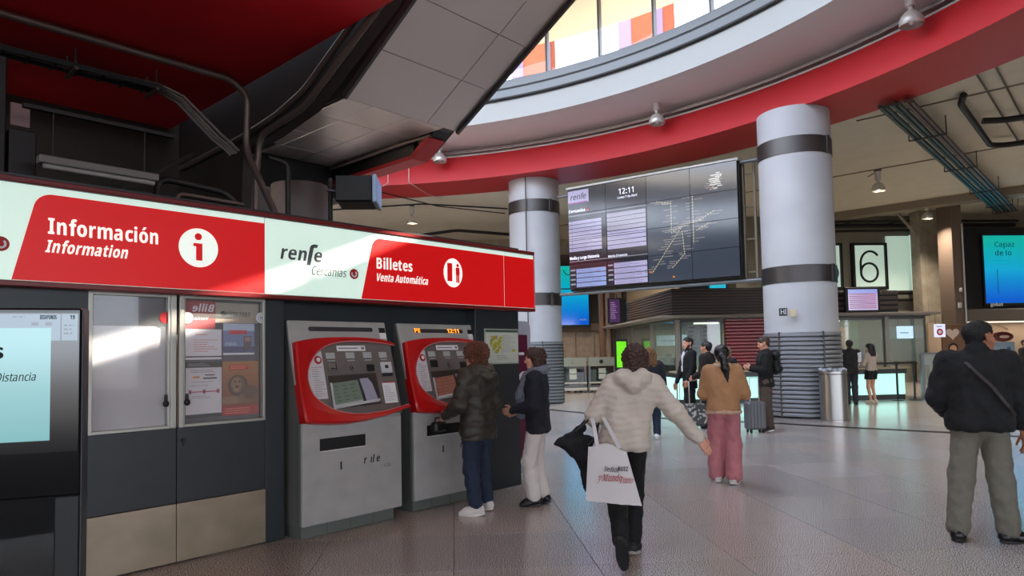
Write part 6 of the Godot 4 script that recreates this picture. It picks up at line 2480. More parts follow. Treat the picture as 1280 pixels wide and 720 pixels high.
# A standing or walking figure that faces -z. o holds: h height, girth, hand_l / hand_r targets, feet, head turn, clothes
func person(label: String, at: Vector3, turn: float, o: Dictionary) -> Node3D:
	var g := thing("person", label, "person", Transform3D(Basis(Vector3.UP, turn), at))
	if o.has("group"):
		g.set_meta("group", o.group)
	var H: float = o.get("h", 1.65)
	var q := H / 1.65
	var fat: float = o.get("girth", 1.0)
	var cell: float = o.get("cell", 0.016)
	var fine: float = o.get("fine", 0.006)
	var skin: Material = o.get("skin", M.skin)
	var lean: Vector3 = o.get("lean", Vector3.ZERO)           # shift of the shoulders against the hips
	var sw: float = o.get("shoulder", 0.175) * q
	# joints
	var hip: Vector3 = Vector3(0, 0.86, 0) * q + o.get("hip", Vector3.ZERO)
	var hl: Vector3 = hip + Vector3(-0.085, -0.02, 0) * q
	var hr: Vector3 = hip + Vector3(0.085, -0.02, 0) * q
	var waist: Vector3 = hip.lerp(hip + Vector3(0, 0.5 * q, 0) + lean, 0.36)
	var chest: Vector3 = hip.lerp(hip + Vector3(0, 0.5 * q, 0) + lean, 0.72)
	var neck: Vector3 = hip + Vector3(0, 0.535, 0.015) * q + lean
	var sl: Vector3 = hip + Vector3(-0.0, 0.465, 0.01) * q + lean + Vector3(-sw, 0, 0)
	var sr: Vector3 = hip + Vector3(0.0, 0.465, 0.01) * q + lean + Vector3(sw, 0, 0)
	var head: Vector3 = neck + Vector3(0, 0.128, -0.025) * q + o.get("head", Vector3.ZERO)
	var wl: Vector3 = o.get("hand_l", hip + Vector3(-0.25, -0.06, -0.05) * q)
	var wr: Vector3 = o.get("hand_r", hip + Vector3(0.25, -0.06, -0.05) * q)
	var el := bend(sl, wl, 0.28 * q, 0.25 * q, o.get("pole_l", Vector3(-0.35, -0.2, 1)))
	var er := bend(sr, wr, 0.28 * q, 0.25 * q, o.get("pole_r", Vector3(0.35, -0.2, 1)))
	var al: Vector3 = o.get("foot_l", Vector3(-0.09, 0.085, 0.03)) 
	var ar: Vector3 = o.get("foot_r", Vector3(0.09, 0.085, 0.03))
	var kl := bend(hl, al, 0.388 * q, 0.376 * q, o.get("knee_l", Vector3(-0.1, 0, -1)))
	var kr := bend(hr, ar, 0.388 * q, 0.376 * q, o.get("knee_r", Vector3(0.1, 0, -1)))
	var tl: Vector3 = o.get("toe_l", Vector3(-0.05, -0.03, -0.15))
	var tr: Vector3 = o.get("toe_r", Vector3(0.05, -0.03, -0.15))
	var look := Basis(Vector3.UP, o.get("head_turn", 0.0)) * Basis(Vector3.RIGHT, o.get("head_tilt", 0.0)) * Basis(Vector3.BACK, o.get("head_roll", 0.0))
	# --- one body
	var body := S()
	var bb := []
	for s in [[hl, kl, al], [hr, kr, ar]]:
		bb.append(bone(s[0], s[1], 0.075 * q * fat, 0.050 * q, 0.03))
		bb.append(bone(s[1], s[2], 0.050 * q, 0.034 * q, 0.02))
	for s: float in [-1.0, 1.0]:
		bb.append(bone(hip + Vector3(s * 0.06, 0, 0.01) * q, waist + Vector3(s * 0.05, 0, 0) * q, 0.095 * q * fat, 0.082 * q * fat, 0.05))
		bb.append(bone(waist + Vector3(s * 0.05, 0, 0) * q, chest + Vector3(s * 0.075, 0, 0) * q, 0.082 * q * fat, 0.092 * q, 0.05))
	bb.append(bone(sl, sr, 0.05 * q, 0.05 * q, 0.05))
	bb.append(bone(chest, neck, 0.08 * q, 0.055 * q, 0.05))
	for s in [[sl, el, wl], [sr, er, wr]]:
		bb.append(bone(s[0], s[1], 0.046 * q, 0.036 * q, 0.03))
		bb.append(bone(s[1], s[2], 0.036 * q, 0.024 * q, 0.02))
	net(body, bb, maxf(cell, 0.018))
	var at_head := func(p: Vector3) -> Vector3:
		return head + look * (p * q * float(o.get("head_size", 1.0)))
	var hb := [
		bone(at_head.call(Vector3(0, 0.028, 0.0)), at_head.call(Vector3(0, 0.022, 0.035)), 0.079 * q, 0.074 * q, 0.03),
		bone(at_head.call(Vector3(0, -0.01, -0.035)), at_head.call(Vector3(0, -0.055, -0.045)), 0.060 * q, 0.047 * q, 0.04),
		bone(at_head.call(Vector3(-0.018, -0.088, -0.058)), at_head.call(Vector3(0.018, -0.088, -0.058)), 0.027 * q, 0.027 * q, 0.035),
		bone(at_head.call(Vector3(0, 0.008, -0.090)), at_head.call(Vector3(0, -0.028, -0.106)), 0.009 * q, 0.013 * q, 0.012),
		bone(at_head.call(Vector3(-0.012, -0.036, -0.096)), at_head.call(Vector3(0.012, -0.036, -0.096)), 0.008 * q, 0.008 * q, 0.01),
		bone(at_head.call(Vector3(-0.035, 0.02, -0.074)), at_head.call(Vector3(0.035, 0.02, -0.074)), 0.013 * q, 0.013 * q, 0.015),
		bone(at_head.call(Vector3(-0.045, -0.03, -0.055)), at_head.call(Vector3(-0.03, -0.05, -0.06)), 0.026 * q, 0.022 * q, 0.03),
		bone(at_head.call(Vector3(0.045, -0.03, -0.055)), at_head.call(Vector3(0.03, -0.05, -0.06)), 0.026 * q, 0.022 * q, 0.03),
		bone(at_head.call(Vector3(-0.078, 0.012, 0.012)), at_head.call(Vector3(-0.074, -0.028, 0.004)), 0.013 * q, 0.009 * q, 0.008),
		bone(at_head.call(Vector3(0.078, 0.012, 0.012)), at_head.call(Vector3(0.074, -0.028, 0.004)), 0.013 * q, 0.009 * q, 0.008),
		bone(at_head.call(Vector3(0, -0.05, 0.012)), neck + Vector3(0, -0.04, 0.01) * q, 0.050 * q, 0.056 * q, 0.03)]
	net(body, hb, fine)
	for s in 2:
		var w: Vector3 = [wl, wr][s]
		var e: Vector3 = [el, er][s]
		var dir: Vector3 = o.get("point_" + "lr"[s], (w - e).normalized())
		var palm: Vector3 = o.get("palm_" + "lr"[s], Vector3(1 if s == 0 else -1, 0, 0.2))
		net(body, hand_bones(w, dir, palm, 0.175 * q, s == 0, o.get("curl", 0.45)), clampf(fine * 0.85, 0.0045, 0.007))
	obj("body", body, skin, g)
	if o.get("face", true):
		var ey := S()
		for s: float in [-1.0, 1.0]:
			ey.ball(at_head.call(Vector3(s * 0.032, 0.002, -0.084)), Vector3(0.012, 0.008, 0.008) * q, 10, 6)
		obj("eye", ey, M.eye, g).name = "eyes"
		var lp := S()
		lp.xf = Transform3D(look, at_head.call(Vector3(0, -0.058, -0.094)))
		lp.ball(Vector3.ZERO, Vector3(0.022, 0.007, 0.008) * q, 10, 6)
		obj("mouth", lp, M.lips, g)
	# --- hair
	if o.has("hair"):
		var hs := S()
		var hbones := []
		var style: String = o.get("style", "short")
		var puff: float = o.get("puff", 0.0)
		hbones.append(bone(at_head.call(Vector3(0, 0.040, -0.012)), at_head.call(Vector3(0, 0.034, 0.042)), (0.080 + puff) * q, (0.079 + puff) * q, 0.03))
		hbones.append(bone(at_head.call(Vector3(0, 0.0, 0.03)), at_head.call(Vector3(0, -0.035, 0.045)), (0.074 + puff * 0.7) * q, (0.052 + puff * 0.6) * q, 0.03))
		if style == "bob":
			for s: float in [-1.0, 1.0]:
				hbones.append(bone(at_head.call(Vector3(s * 0.055, 0.02, 0.02)), at_head.call(Vector3(s * 0.058, -0.075, 0.03)), (0.045 + puff * 0.5) * q, (0.036 + puff * 0.5) * q, 0.03))
			hbones.append(bone(at_head.call(Vector3(0, -0.03, 0.05)), at_head.call(Vector3(0, -0.085, 0.05)), 0.06 * q, 0.05 * q, 0.03))
		if style == "ponytail":
			hbones.append(bone(at_head.call(Vector3(0, 0.03, 0.075)), at_head.call(Vector3(0.012, -0.02, 0.13)), 0.04 * q, 0.042 * q, 0.02))
			hbones.append(bone(at_head.call(Vector3(0.012, -0.02, 0.13)), at_head.call(Vector3(0.035, -0.16, 0.135)), 0.046 * q, 0.045 * q, 0.02))
			hbones.append(bone(at_head.call(Vector3(0.035, -0.16, 0.135)), at_head.call(Vector3(0.062, -0.32, 0.125)), 0.045 * q, 0.014 * q, 0.02))
		if style == "long":
			for s: float in [-1.0, 0.0, 1.0]:
				hbones.append(bone(at_head.call(Vector3(s * 0.05, 0.0, 0.05)), at_head.call(Vector3(s * 0.07, -0.16, 0.07)), (0.05 + puff) * q, (0.045 + puff) * q, 0.03))
				hbones.append(bone(at_head.call(Vector3(s * 0.07, -0.16, 0.07)), at_head.call(Vector3(s * 0.06, -0.28, 0.075)), (0.045 + puff) * q, 0.03 * q, 0.03))
		if o.get("beard", false):
			hbones.append(bone(at_head.call(Vector3(-0.03, -0.085, -0.055)), at_head.call(Vector3(0.03, -0.085, -0.055)), 0.033 * q, 0.033 * q, 0.02))
			for s: float in [-1.0, 1.0]:
				hbones.append(bone(at_head.call(Vector3(s * 0.06, 0.0, 0.0)), at_head.call(Vector3(s * 0.048, -0.07, -0.035)), 0.018 * q, 0.026 * q, 0.02))
		# keep the face and ears clear
		hbones.append(bone(at_head.call(Vector3(0, -0.005, -0.125)), at_head.call(Vector3(0, -0.05, -0.115)), 0.078 * q, 0.075 * q, 0.0, true))
		if style == "short":
			for s: float in [-1.0, 1.0]:
				hbones.append(bone(at_head.call(Vector3(s * 0.1, -0.015, -0.01)), at_head.call(Vector3(s * 0.1, -0.06, 0.0)), 0.036 * q, 0.04 * q, 0.0, true))
		net(hs, hbones, fine, [], o.get("curly", 0.004), [], o.get("curl_freq", 6.0))
		obj("hair", hs, o.hair, g)
	# --- trousers (or shorts)
	if o.has("trousers"):
		var t := S()
		var tb := []
		var flare: float = o.get("flare", 0.066) * q
		var thigh: float = o.get("thigh", 0.088) * q * fat
		var stop: float = o.get("stop", 0.92)
		for s in [[hl, kl, al], [hr, kr, ar]]:
			tb.append(bone(s[0], s[1], thigh, lerpf(thigh, flare, 0.62), 0.035))
			if stop > 0.5:
				tb.append(bone(s[1], s[1].lerp(s[2], stop), lerpf(thigh, flare, 0.62), flare, 0.025))
		for s: float in [-1.0, 1.0]:
			tb.append(bone(hip + Vector3(s * 0.062, 0.015, 0.015) * q, waist + Vector3(s * 0.05, -0.02, 0) * q, 0.105 * q * fat, 0.09 * q * fat, 0.05))
		net(t, tb, cell, o.get("trouser_planes", []), o.get("fold", 0.007), [], 1.6)
		obj(o.get("trouser_name", "trousers"), t, o.trousers, g)
	# --- shoes
	if o.has("shoes"):
		for s in 2:
			var a: Vector3 = [al, ar][s]
			var toe: Vector3 = [tl, tr][s]
			var fwd := toe.normalized()
			var upv := Vector3.UP
			if o.has("sole_up_" + "lr"[s]):
				upv = o["sole_up_" + "lr"[s]]
			upv = (upv - fwd * upv.dot(fwd)).normalized()
			var sh := S()
			var sb := [bone(a - fwd * 0.035 * q - upv * 0.035, a - upv * 0.0, 0.040 * q, 0.042 * q, 0.03), bone(a - fwd * 0.035 * q - upv * 0.04, a + toe * 0.55 - upv * 0.035, 0.040 * q, 0.042 * q, 0.03), bone(a + toe * 0.5 - upv * 0.035, a + toe * 0.85 - upv * 0.045, 0.043 * q, 0.034 * q, 0.03)]
			net(sh, sb, maxf(fine, 0.007), [[a - upv * 0.068, -upv]])
			var so := obj("shoe", sh, o.shoes, g)
			var sl2 := S()
			var side := fwd.cross(upv).normalized()
			var poly := PackedVector2Array()
			for k in 18:
				var an := TAU * k / 18
				poly.append(Vector2(cos(an) * 0.046 * q, sin(an) * 0.5 * (toe.length() * 0.86 + 0.09) * (1.0 if true else 0.0)))
			sl2.xf = Transform3D(Basis(side, fwd, side.cross(fwd)), a + fwd * (toe.length() * 0.43 - 0.032) - upv * 0.074)
			sl2.plate(poly, -0.011, 0.011)
			obj("sole", sl2, o.get("sole_" + "lr"[s], o.get("sole", o.shoes)), so)
	# --- jacket or top
	if o.has("top"):
		var t := S()
		var tb := []
		var pad: float = o.get("pad", 0.014) * q
		var hem: float = o.get("hem", 0.02) * q      # below the hip joint (negative: above)
		var hemw: float = o.get("hem_width", 0.065) * q
		for s: float in [-1.0, 1.0]:
			tb.append(bone(hip + Vector3(s * hemw, -hem, 0.012 * q), waist + Vector3(s * 0.052, 0, 0) * q, 0.098 * q * fat + pad, 0.086 * q * fat + pad, 0.05))
			tb.append(bone(waist + Vector3(s * 0.052, 0, 0) * q, chest + Vector3(s * 0.078, 0, 0) * q, 0.086 * q * fat + pad, 0.094 * q * (0.5 + 0.5 * fat) + pad, 0.05))
		tb.append(bone(sl + Vector3(0.02, 0, 0), sr - Vector3(0.02, 0, 0), 0.056 * q + pad * 0.8, 0.056 * q + pad * 0.8, 0.06))
		tb.append(bone(chest, neck + Vector3(0, o.get("collar", -0.01), 0.005) * q, 0.085 * q + pad, 0.060 * q + pad * 0.4, 0.05))
		for s in 2:
			var a: Vector3 = [sl, sr][s]
			var e: Vector3 = [el, er][s]
			var w: Vector3 = [wl, wr][s]
			var sv: float = o.get("sleeve", 0.96)
			tb.append(bone(a, e, 0.053 * q + pad, 0.043 * q + pad, 0.035))
			if sv > 0.3:
				tb.append(bone(e, e.lerp(w, sv), 0.043 * q + pad, 0.032 * q + pad * 0.7, 0.025))
		if o.get("hood", 0.0) > 0.0:
			var hd: float = o.hood * q
			for s: float in [-1.0, 1.0]:
				tb.append(bone(neck + Vector3(s * 0.085, -0.005, -0.02) * q, neck + Vector3(s * 0.075, -0.01, 0.07) * q, hd * 0.8, hd, 0.03))
				tb.append(bone(neck + Vector3(s * 0.075, -0.01, 0.07) * q, neck + Vector3(0, -0.06, 0.125) * q, hd, hd * 1.05, 0.03))
		net(t, tb, cell, [[hip + Vector3(0, -hem - o.get("drop", 0.04) * q, 0), Vector3(0, -1, 0)]] + o.get("top_planes", []), o.get("crease", 0.006), o.get("quilt", []), 1.4)
		obj(o.get("top_name", "jacket"), t, o.top, g)
	g.set_meta("joints", {"hip": hip, "waist": waist, "chest": chest, "neck": neck, "head": head, "sl": sl, "sr": sr, "el": el, "er": er, "wl": wl, "wr": wr, "look": look, "q": q})
	return g


func cloth(c: Color, rough := 0.85) -> StandardMaterial3D:
	var m := mat(c, rough)
	m.rim_enabled = true
	m.rim = 0.12
	m.rim_tint = 0.6
	return m


func heading(dx: float, dz: float) -> float:    # turn that makes a figure face (dx, dz)
	return atan2(-dx, -dz)


func build_people() -> void:
	var dark_hair := mat(Color(0.09, 0.065, 0.055), 0.45)
	var brown_hair := mat(Color(0.22, 0.12, 0.085), 0.5)
	var auburn := mat(Color(0.36, 0.19, 0.12), 0.55)
	# 1 woman in the puffer jacket at the second machine
	var p := person("woman with curly auburn hair and a dark olive puffer jacket at the second machine", Vector3(-0.36, 0, -6.88), heading(-0.80, -0.60), {
		"h": 1.665, "girth": 1.06, "cell": 0.014, "fine": 0.0055, "hair": auburn, "style": "bob", "puff": 0.020, "curly": 0.018, "curl_freq": 9.0,
		"hand_l": Vector3(-0.20, 0.96, -0.24), "hand_r": Vector3(0.20, 0.98, -0.22), "pole_l": Vector3(-0.5, -0.6, 0.8), "pole_r": Vector3(0.5, -0.6, 0.8), "head_tilt": -0.12, "head_turn": 0.12,
		"trousers": cloth(Color(0.10, 0.15, 0.24)), "flare": 0.070, "thigh": 0.093, "stop": 0.90, "fold": 0.010,
		"shoes": mat(Color(0.82, 0.79, 0.77), 0.6), "sole": mat(Color(0.86, 0.84, 0.82), 0.7), "foot_l": Vector3(-0.13, 0.085, 0.07), "foot_r": Vector3(0.12, 0.085, 0.0), "toe_l": Vector3(-0.09, -0.03, -0.15), "toe_r": Vector3(0.04, -0.03, -0.16),
		"top": cloth(Color(0.19, 0.17, 0.135), 0.5), "top_name": "puffer_jacket", "pad": 0.034, "hem": 0.10, "drop": 0.05, "hem_width": 0.075, "hood": 0.055, "quilt": [0.020, 0.125], "collar": 0.0})
	var hb := S()
	hb.box(Vector3(-0.21, 0.84, -0.33), Vector3(0.17, 0.10, 0.09), 0.02)
	hb.tube([Vector3(-0.27, 0.88, -0.33), Vector3(-0.25, 0.93, -0.335), Vector3(-0.17, 0.93, -0.335), Vector3(-0.15, 0.88, -0.33)], 0.008, 6)
	var hbo := tag(obj("handbag", hb, M.black), "small black bag held at the second ticket machine", "bag")
	hbo.transform = p.transform
	# 2 woman with the scarf
	p = person("woman in a navy jacket, grey scarf and white trousers beside the map", Vector3(0.24, 0, -7.17), heading(-0.97, -0.22), {
		"h": 1.62, "girth": 0.96, "cell": 0.014, "fine": 0.0055, "hair": brown_hair, "style": "bob", "puff": 0.004, "curly": 0.008, "curl_freq": 7.0, "head_tilt": -0.06,
		"hand_l": Vector3(-0.15, 0.98, -0.22), "hand_r": Vector3(0.15, 0.95, -0.22), "pole_r": Vector3(0.4, -0.5, 1.0), "pole_l": Vector3(-0.4, -0.5, 1.0),
		"trousers": cloth(Color(0.80, 0.77, 0.75)), "flare": 0.078, "thigh": 0.088, "stop": 0.93, "fold": 0.006,
		"shoes": mat(Color(0.05, 0.045, 0.045), 0.5), "foot_l": Vector3(-0.07, 0.085, -0.03), "foot_r": Vector3(0.07, 0.085, 0.03),
		"top": cloth(Color(0.075, 0.085, 0.13)), "pad": 0.026, "hem": 0.06, "drop": 0.05, "hem_width": 0.07, "crease": 0.009})
	scarf(p, Color(0.40, 0.41, 0.46))
	# 3 woman in the cream jacket, walking away with the bags
	p = person("woman in a cream quilted jacket walking away with a white tote bag", Vector3(0.84, 0, -5.33), heading(0.12, -1.0), {
		"lean": Vector3(0.075, 0, 0), "head": Vector3(0.03, 0, 0), "h": 1.615, "girth": 1.06, "cell": 0.013, "fine": 0.005, "hair": brown_hair, "style": "bob", "puff": 0.006, "curly": 0.009, "curl_freq": 7.0, "head_turn": -0.1, "head_tilt": -0.05,
		"shoulder": 0.158, "hand_l": Vector3(-0.225, 0.99, -0.24), "pole_l": Vector3(-0.5, -0.6, 0.8), "hand_r": Vector3(0.565, 0.88, -0.02), "pole_r": Vector3(0.2, -1.0, 0.4), "palm_r": Vector3(-0.2, -0.5, -1.0), "point_r": Vector3(0.55, -0.75, -0.1), "curl": 0.3,
		"trousers": cloth(Color(0.022, 0.02, 0.022)), "flare": 0.062, "thigh": 0.088, "stop": 0.92,
		"foot_l": Vector3(-0.055, 0.20, 0.40), "foot_r": Vector3(0.055, 0.09, -0.06), "toe_l": Vector3(0.02, -0.17, -0.045), "sole_up_l": Vector3(0, 0.25, -1.0), "toe_r": Vector3(0.04, -0.03, -0.16), "knee_l": Vector3(0, 0, -1),
		"shoes": mat(Color(0.10, 0.10, 0.11), 0.6), "sole": mat(Color(0.62, 0.60, 0.58), 0.7),
		"sole_l": mat(Color(0.05, 0.05, 0.055), 0.8), "top": cloth(Color(0.74, 0.69, 0.64), 0.7), "top_name": "quilted_jacket", "pad": 0.030, "hem": -0.005, "drop": 0.05, "hem_width": 0.072, "hood": 0.062, "quilt": [0.008, 0.05], "collar": 0.0})
	bags(p)
	# 4 woman in the camel jacket and pink trousers
	p = person("woman with a long black ponytail in a camel jacket and pink trousers seen from behind", Vector3(2.46, 0, -8.13), heading(0.30, -1.0), {
		"h": 1.615, "girth": 1.02, "cell": 0.015, "fine": 0.006, "hair": mat(Color(0.035, 0.03, 0.035), 0.35), "style": "ponytail", "puff": 0.008, "curly": 0.003,
		"shoulder": 0.16, "hand_l": Vector3(-0.13, 1.02, -0.27), "hand_r": Vector3(0.16, 1.02, -0.27), "pole_l": Vector3(-0.5, -0.9, 0.5), "pole_r": Vector3(0.5, -0.9, 0.5),
		"trousers": cloth(Color(0.68, 0.42, 0.44)), "flare": 0.098, "thigh": 0.098, "stop": 0.94, "fold": 0.009,
		"shoes": mat(Color(0.80, 0.78, 0.75), 0.6), "sole": mat(Color(0.86, 0.85, 0.82), 0.7), "foot_l": Vector3(-0.10, 0.085, -0.05), "foot_r": Vector3(0.09, 0.085, 0.06), "toe_l": Vector3(-0.05, -0.03, -0.15),
		"top": cloth(Color(0.66, 0.49, 0.34), 0.9), "pad": 0.032, "hem": -0.03, "drop": 0.04, "hem_width": 0.068, "crease": 0.008, "collar": 0.0})
	fleece(p)
	# 5 man in the dark suit with the lanyard
	p = person("bearded man in a dark suit wearing a white lanyard, facing left in the queue", Vector3(3.78, 0, -14.85), heading(-1.0, 0.12), {
		"h": 1.85, "cell": 0.018, "fine": 0.008, "hair": dark_hair, "style": "short", "beard": true, "head_turn": 0.3,
		"trousers": cloth(Color(0.03, 0.03, 0.035)), "shoes": M.black, "top": cloth(Color(0.028, 0.035, 0.055)), "top_name": "suit_jacket", "pad": 0.018, "hem": 0.16, "drop": 0.04, "shoulder": 0.185,
		"hand_r": Vector3(0.18, 0.86, -0.22), "hand_l": Vector3(-0.24, 0.92, -0.12)})
	lanyard(p)
	# 6 man behind him
	p = person("dark haired man in a dark brown coat standing just right of the suited man", Vector3(3.95, 0, -14.05), heading(-0.75, -0.66), {
		"h": 1.74, "cell": 0.018, "fine": 0.008, "hair": dark_hair, "style": "short",
		"trousers": cloth(Color(0.05, 0.05, 0.06)), "shoes": M.black, "top": cloth(Color(0.115, 0.09, 0.085)), "top_name": "coat", "pad": 0.026, "hem": 0.16, "drop": 0.05, "shoulder": 0.185,
		"hand_l": Vector3(-0.12, 1.0, -0.25), "hand_r": Vector3(0.12, 1.0, -0.25)})
	# 7 man with the backpack
	p = person("man in a black jacket and khaki trousers wearing a black backpack", Vector3(4.83, 0, -13.25), heading(-1.0, -0.10), {
		"h": 1.80, "cell": 0.017, "fine": 0.008, "hair": mat(Color(0.24, 0.17, 0.13), 0.5), "style": "short", "head_tilt": -0.3, "skin": M.skin,
		"trousers": cloth(Color(0.30, 0.25, 0.21)), "thigh": 0.094, "flare": 0.075, "shoes": M.black, "sole": M.paper, "top": cloth(Color(0.04, 0.04, 0.045)), "pad": 0.022, "hem": 0.06, "shoulder": 0.185,
		"hand_l": Vector3(-0.05, 1.20, -0.27), "hand_r": Vector3(0.06, 1.18, -0.27), "pole_l": Vector3(-0.3, -1, 0.3), "pole_r": Vector3(0.3, -1, 0.3)})
	backpack(p)
	# 8 blonde woman hidden behind the cream jacket
	person("woman with wavy fair hair and dark blue clothes half hidden behind the cream jacket", Vector3(2.44, 0, -12.3), heading(0.15, -1.0), {
		"h": 1.62, "cell": 0.018, "fine": 0.008, "hair": mat(Color(0.45, 0.32, 0.19), 0.6), "style": "long", "puff": 0.012, "curly": 0.014,
		"trousers": cloth(Color(0.10, 0.16, 0.24)), "shoes": M.paper, "top": cloth(Color(0.09, 0.11, 0.15)), "pad": 0.022, "hem": 0.10})
	# 9 person between the ponytail and the backpack
	person("light haired woman in a dark coat facing left, between the ponytail and the backpack", Vector3(4.62, 0, -14.9), heading(-0.9, 0.45), {
		"h": 1.62, "cell": 0.018, "fine": 0.008, "hair": mat(Color(0.50, 0.38, 0.26), 0.6), "style": "bob", "curly": 0.006,
		"trousers": cloth(Color(0.06, 0.06, 0.07)), "shoes": M.black, "top": cloth(Color(0.10, 0.085, 0.08)), "top_name": "coat", "pad": 0.022, "hem": 0.12, "hand_r": Vector3(0.1, 1.1, -0.25)})
	# 10, 11 the couple at the right counter
	p = person("dark haired man in a black and white top leaning on the right glowing counter", Vector3(9.20, 0, -18.85), heading(0.30, -1.0), {
		"h": 1.77, "cell": 0.019, "fine": 0.009, "hair": M.ink, "style": "short", "skin": M.skin_tan,
		"trousers": cloth(Color(0.12, 0.14, 0.17)), "shoes": M.black, "top": cloth(Color(0.07, 0.07, 0.08)), "pad": 0.02, "hem": 0.06, "hand_r": Vector3(0.14, 1.03, -0.30), "hand_l": Vector3(-0.2, 1.0, -0.28)})
	var j: Dictionary = p.get_meta("joints")
	var pt := S()
	for k in 3:
		for s in [["sl", "el"], ["sr", "er"]]:
			var a: Vector3 = j[s[0]]
			var b: Vector3 = j[s[1]]
			net(pt, [bone(a.lerp(b, 0.12 + k * 0.28), a.lerp(b, 0.22 + k * 0.28), 0.090, 0.088, 0.01)], 0.014)
	net(pt, [bone(j.er.lerp(j.wr, 0.0), j.er.lerp(j.wr, 0.9), 0.074, 0.06, 0.01)], 0.014)
	obj("white_pattern", pt, mat(Color(0.80, 0.80, 0.82), 0.8), p)
	person("dark haired woman in a pale top and short dark shorts at the right glowing counter", Vector3(9.86, 0, -19.05), heading(-0.5, -1.0), {
		"h": 1.66, "cell": 0.019, "fine": 0.009, "hair": mat(Color(0.05, 0.04, 0.04), 0.5), "style": "long", "puff": 0.004, "curly": 0.008,
		"trousers": cloth(Color(0.03, 0.03, 0.05)), "trouser_name": "shorts", "thigh": 0.105, "flare": 0.11, "stop": 0.0, "trouser_planes": [[Vector3(0, 0.66, 0), Vector3(0, -1, 0)]],
		"shoes": mat(Color(0.75, 0.68, 0.60), 0.7), "top": cloth(Color(0.66, 0.60, 0.56)), "top_name": "blouse", "pad": 0.012, "hem": -0.06, "hand_l": Vector3(-0.22, 0.98, -0.28), "hand_r": Vector3(0.1, 1.0, -0.3)})
	# 12 clerk behind that counter
	person("clerk with a reddish face behind the right glowing counter", Vector3(9.95, 0, -21.6), heading(-0.35, 1.0), {
		"h": 1.60, "cell": 0.02, "fine": 0.009, "hair": mat(Color(0.28, 0.12, 0.08), 0.5), "style": "short",
		"trousers": cloth(Color(0.06, 0.06, 0.08)), "shoes": M.black, "top": cloth(Color(0.30, 0.10, 0.10)), "top_name": "shirt", "hem": 0.02})
	# 13 man in the right foreground
	p = person("man in a black jacket and grey trousers turning his back at the right edge", Vector3(3.74, 0, -5.58), heading(0.45, -1.0), {
		"h": 1.76, "girth": 1.13, "shoulder": 0.19, "cell": 0.014, "fine": 0.005, "hair": mat(Color(0.03, 0.027, 0.027), 0.75), "style": "short", "curly": 0.003, "skin": M.skin_tan, "head_turn": -0.95, "head": Vector3(0.03, -0.01, -0.01), "head_size": 1.1,
		"hand_l": Vector3(-0.20, 1.0, -0.24), "pole_l": Vector3(-0.55, -0.5, 0.7), "hand_r": Vector3(0.31, 0.84, -0.10), "pole_r": Vector3(0.9, -0.2, 0.5),
		"trousers": cloth(Color(0.40, 0.385, 0.34)), "flare": 0.080, "thigh": 0.086, "stop": 0.93, "fold": 0.007, "foot_l": Vector3(-0.20, 0.085, 0.10), "foot_r": Vector3(0.15, 0.085, 0.05), "toe_l": Vector3(0.05, -0.03, -0.18), "toe_r": Vector3(0.16, -0.03, -0.12),
		"shoes": mat(Color(0.05, 0.04, 0.04), 0.35), "sole": mat(Color(0.12, 0.11, 0.10), 0.7),
		"top": cloth(Color(0.028, 0.03, 0.038)), "pad": 0.036, "hem": -0.01, "drop": 0.06, "hem_width": 0.080, "crease": 0.009, "collar": 0.02})
	strap(p)
	# people far behind the gates and at the right edge
	var far := [["small dark figure behind the left ticket gate", Vector3(2.55, 0, -27.2), Color(0.06, 0.05, 0.06)], ["figure in dull red behind the right ticket gate", Vector3(3.0, 0, -27.6), Color(0.30, 0.10, 0.10)], ["dark figure farthest right behind the ticket gates", Vector3(2.1, 0, -27.5), Color(0.08, 0.08, 0.09)]]
	for k in 3:
		person(far[k][0], far[k][1], heading(0.2 * k, 1.0), {"h": 1.2, "cell": 0.024, "fine": 0.011, "hair": dark_hair, "style": "short", "trousers": cloth(Color(0.07, 0.07, 0.08)), "shoes": M.black, "top": cloth(far[k][2]), "hem": 0.05})
	person("person in dark clothes cut off by the right edge, behind the shop counter", Vector3(15.6, 0, -21.0), heading(0.3, 1.0), {"h": 1.7, "cell": 0.022, "fine": 0.010, "hair": dark_hair, "style": "short", "trousers": cloth(Color(0.07, 0.07, 0.08)), "shoes": M.black, "top": cloth(Color(0.10, 0.09, 0.09)), "hem": 0.05})


func scarf(p: Node3D, c: Color) -> void:
	var j: Dictionary = p.get_meta("joints")
	var n: Vector3 = j.neck
	var s := S()
	var b := []
	for k in 9:
		var a0 := TAU * k / 9
		var a1 := TAU * (k + 1) / 9
		b.append(bone(n + Vector3(cos(a0) * 0.085, -0.005 + 0.02 * sin(a0), sin(a0) * 0.08), n + Vector3(cos(a1) * 0.085, -0.005 + 0.02 * sin(a1), sin(a1) * 0.08), 0.042, 0.042, 0.02))
	b.append(bone(n + Vector3(-0.05, -0.05, -0.11), n + Vector3(-0.07, -0.25, -0.165), 0.045, 0.055, 0.02))
	b.append(bone(n + Vector3(-0.07, -0.25, -0.165), n + Vector3(-0.05, -0.44, -0.175), 0.055, 0.05, 0.02))
	b.append(bone(n + Vector3(0.05, -0.05, -0.11), n + Vector3(0.04, -0.32, -0.17), 0.04, 0.045, 0.02))
	net(s, b, 0.011, [], 0.010, [], 3.0)
	obj("scarf", s, cloth(c), p)


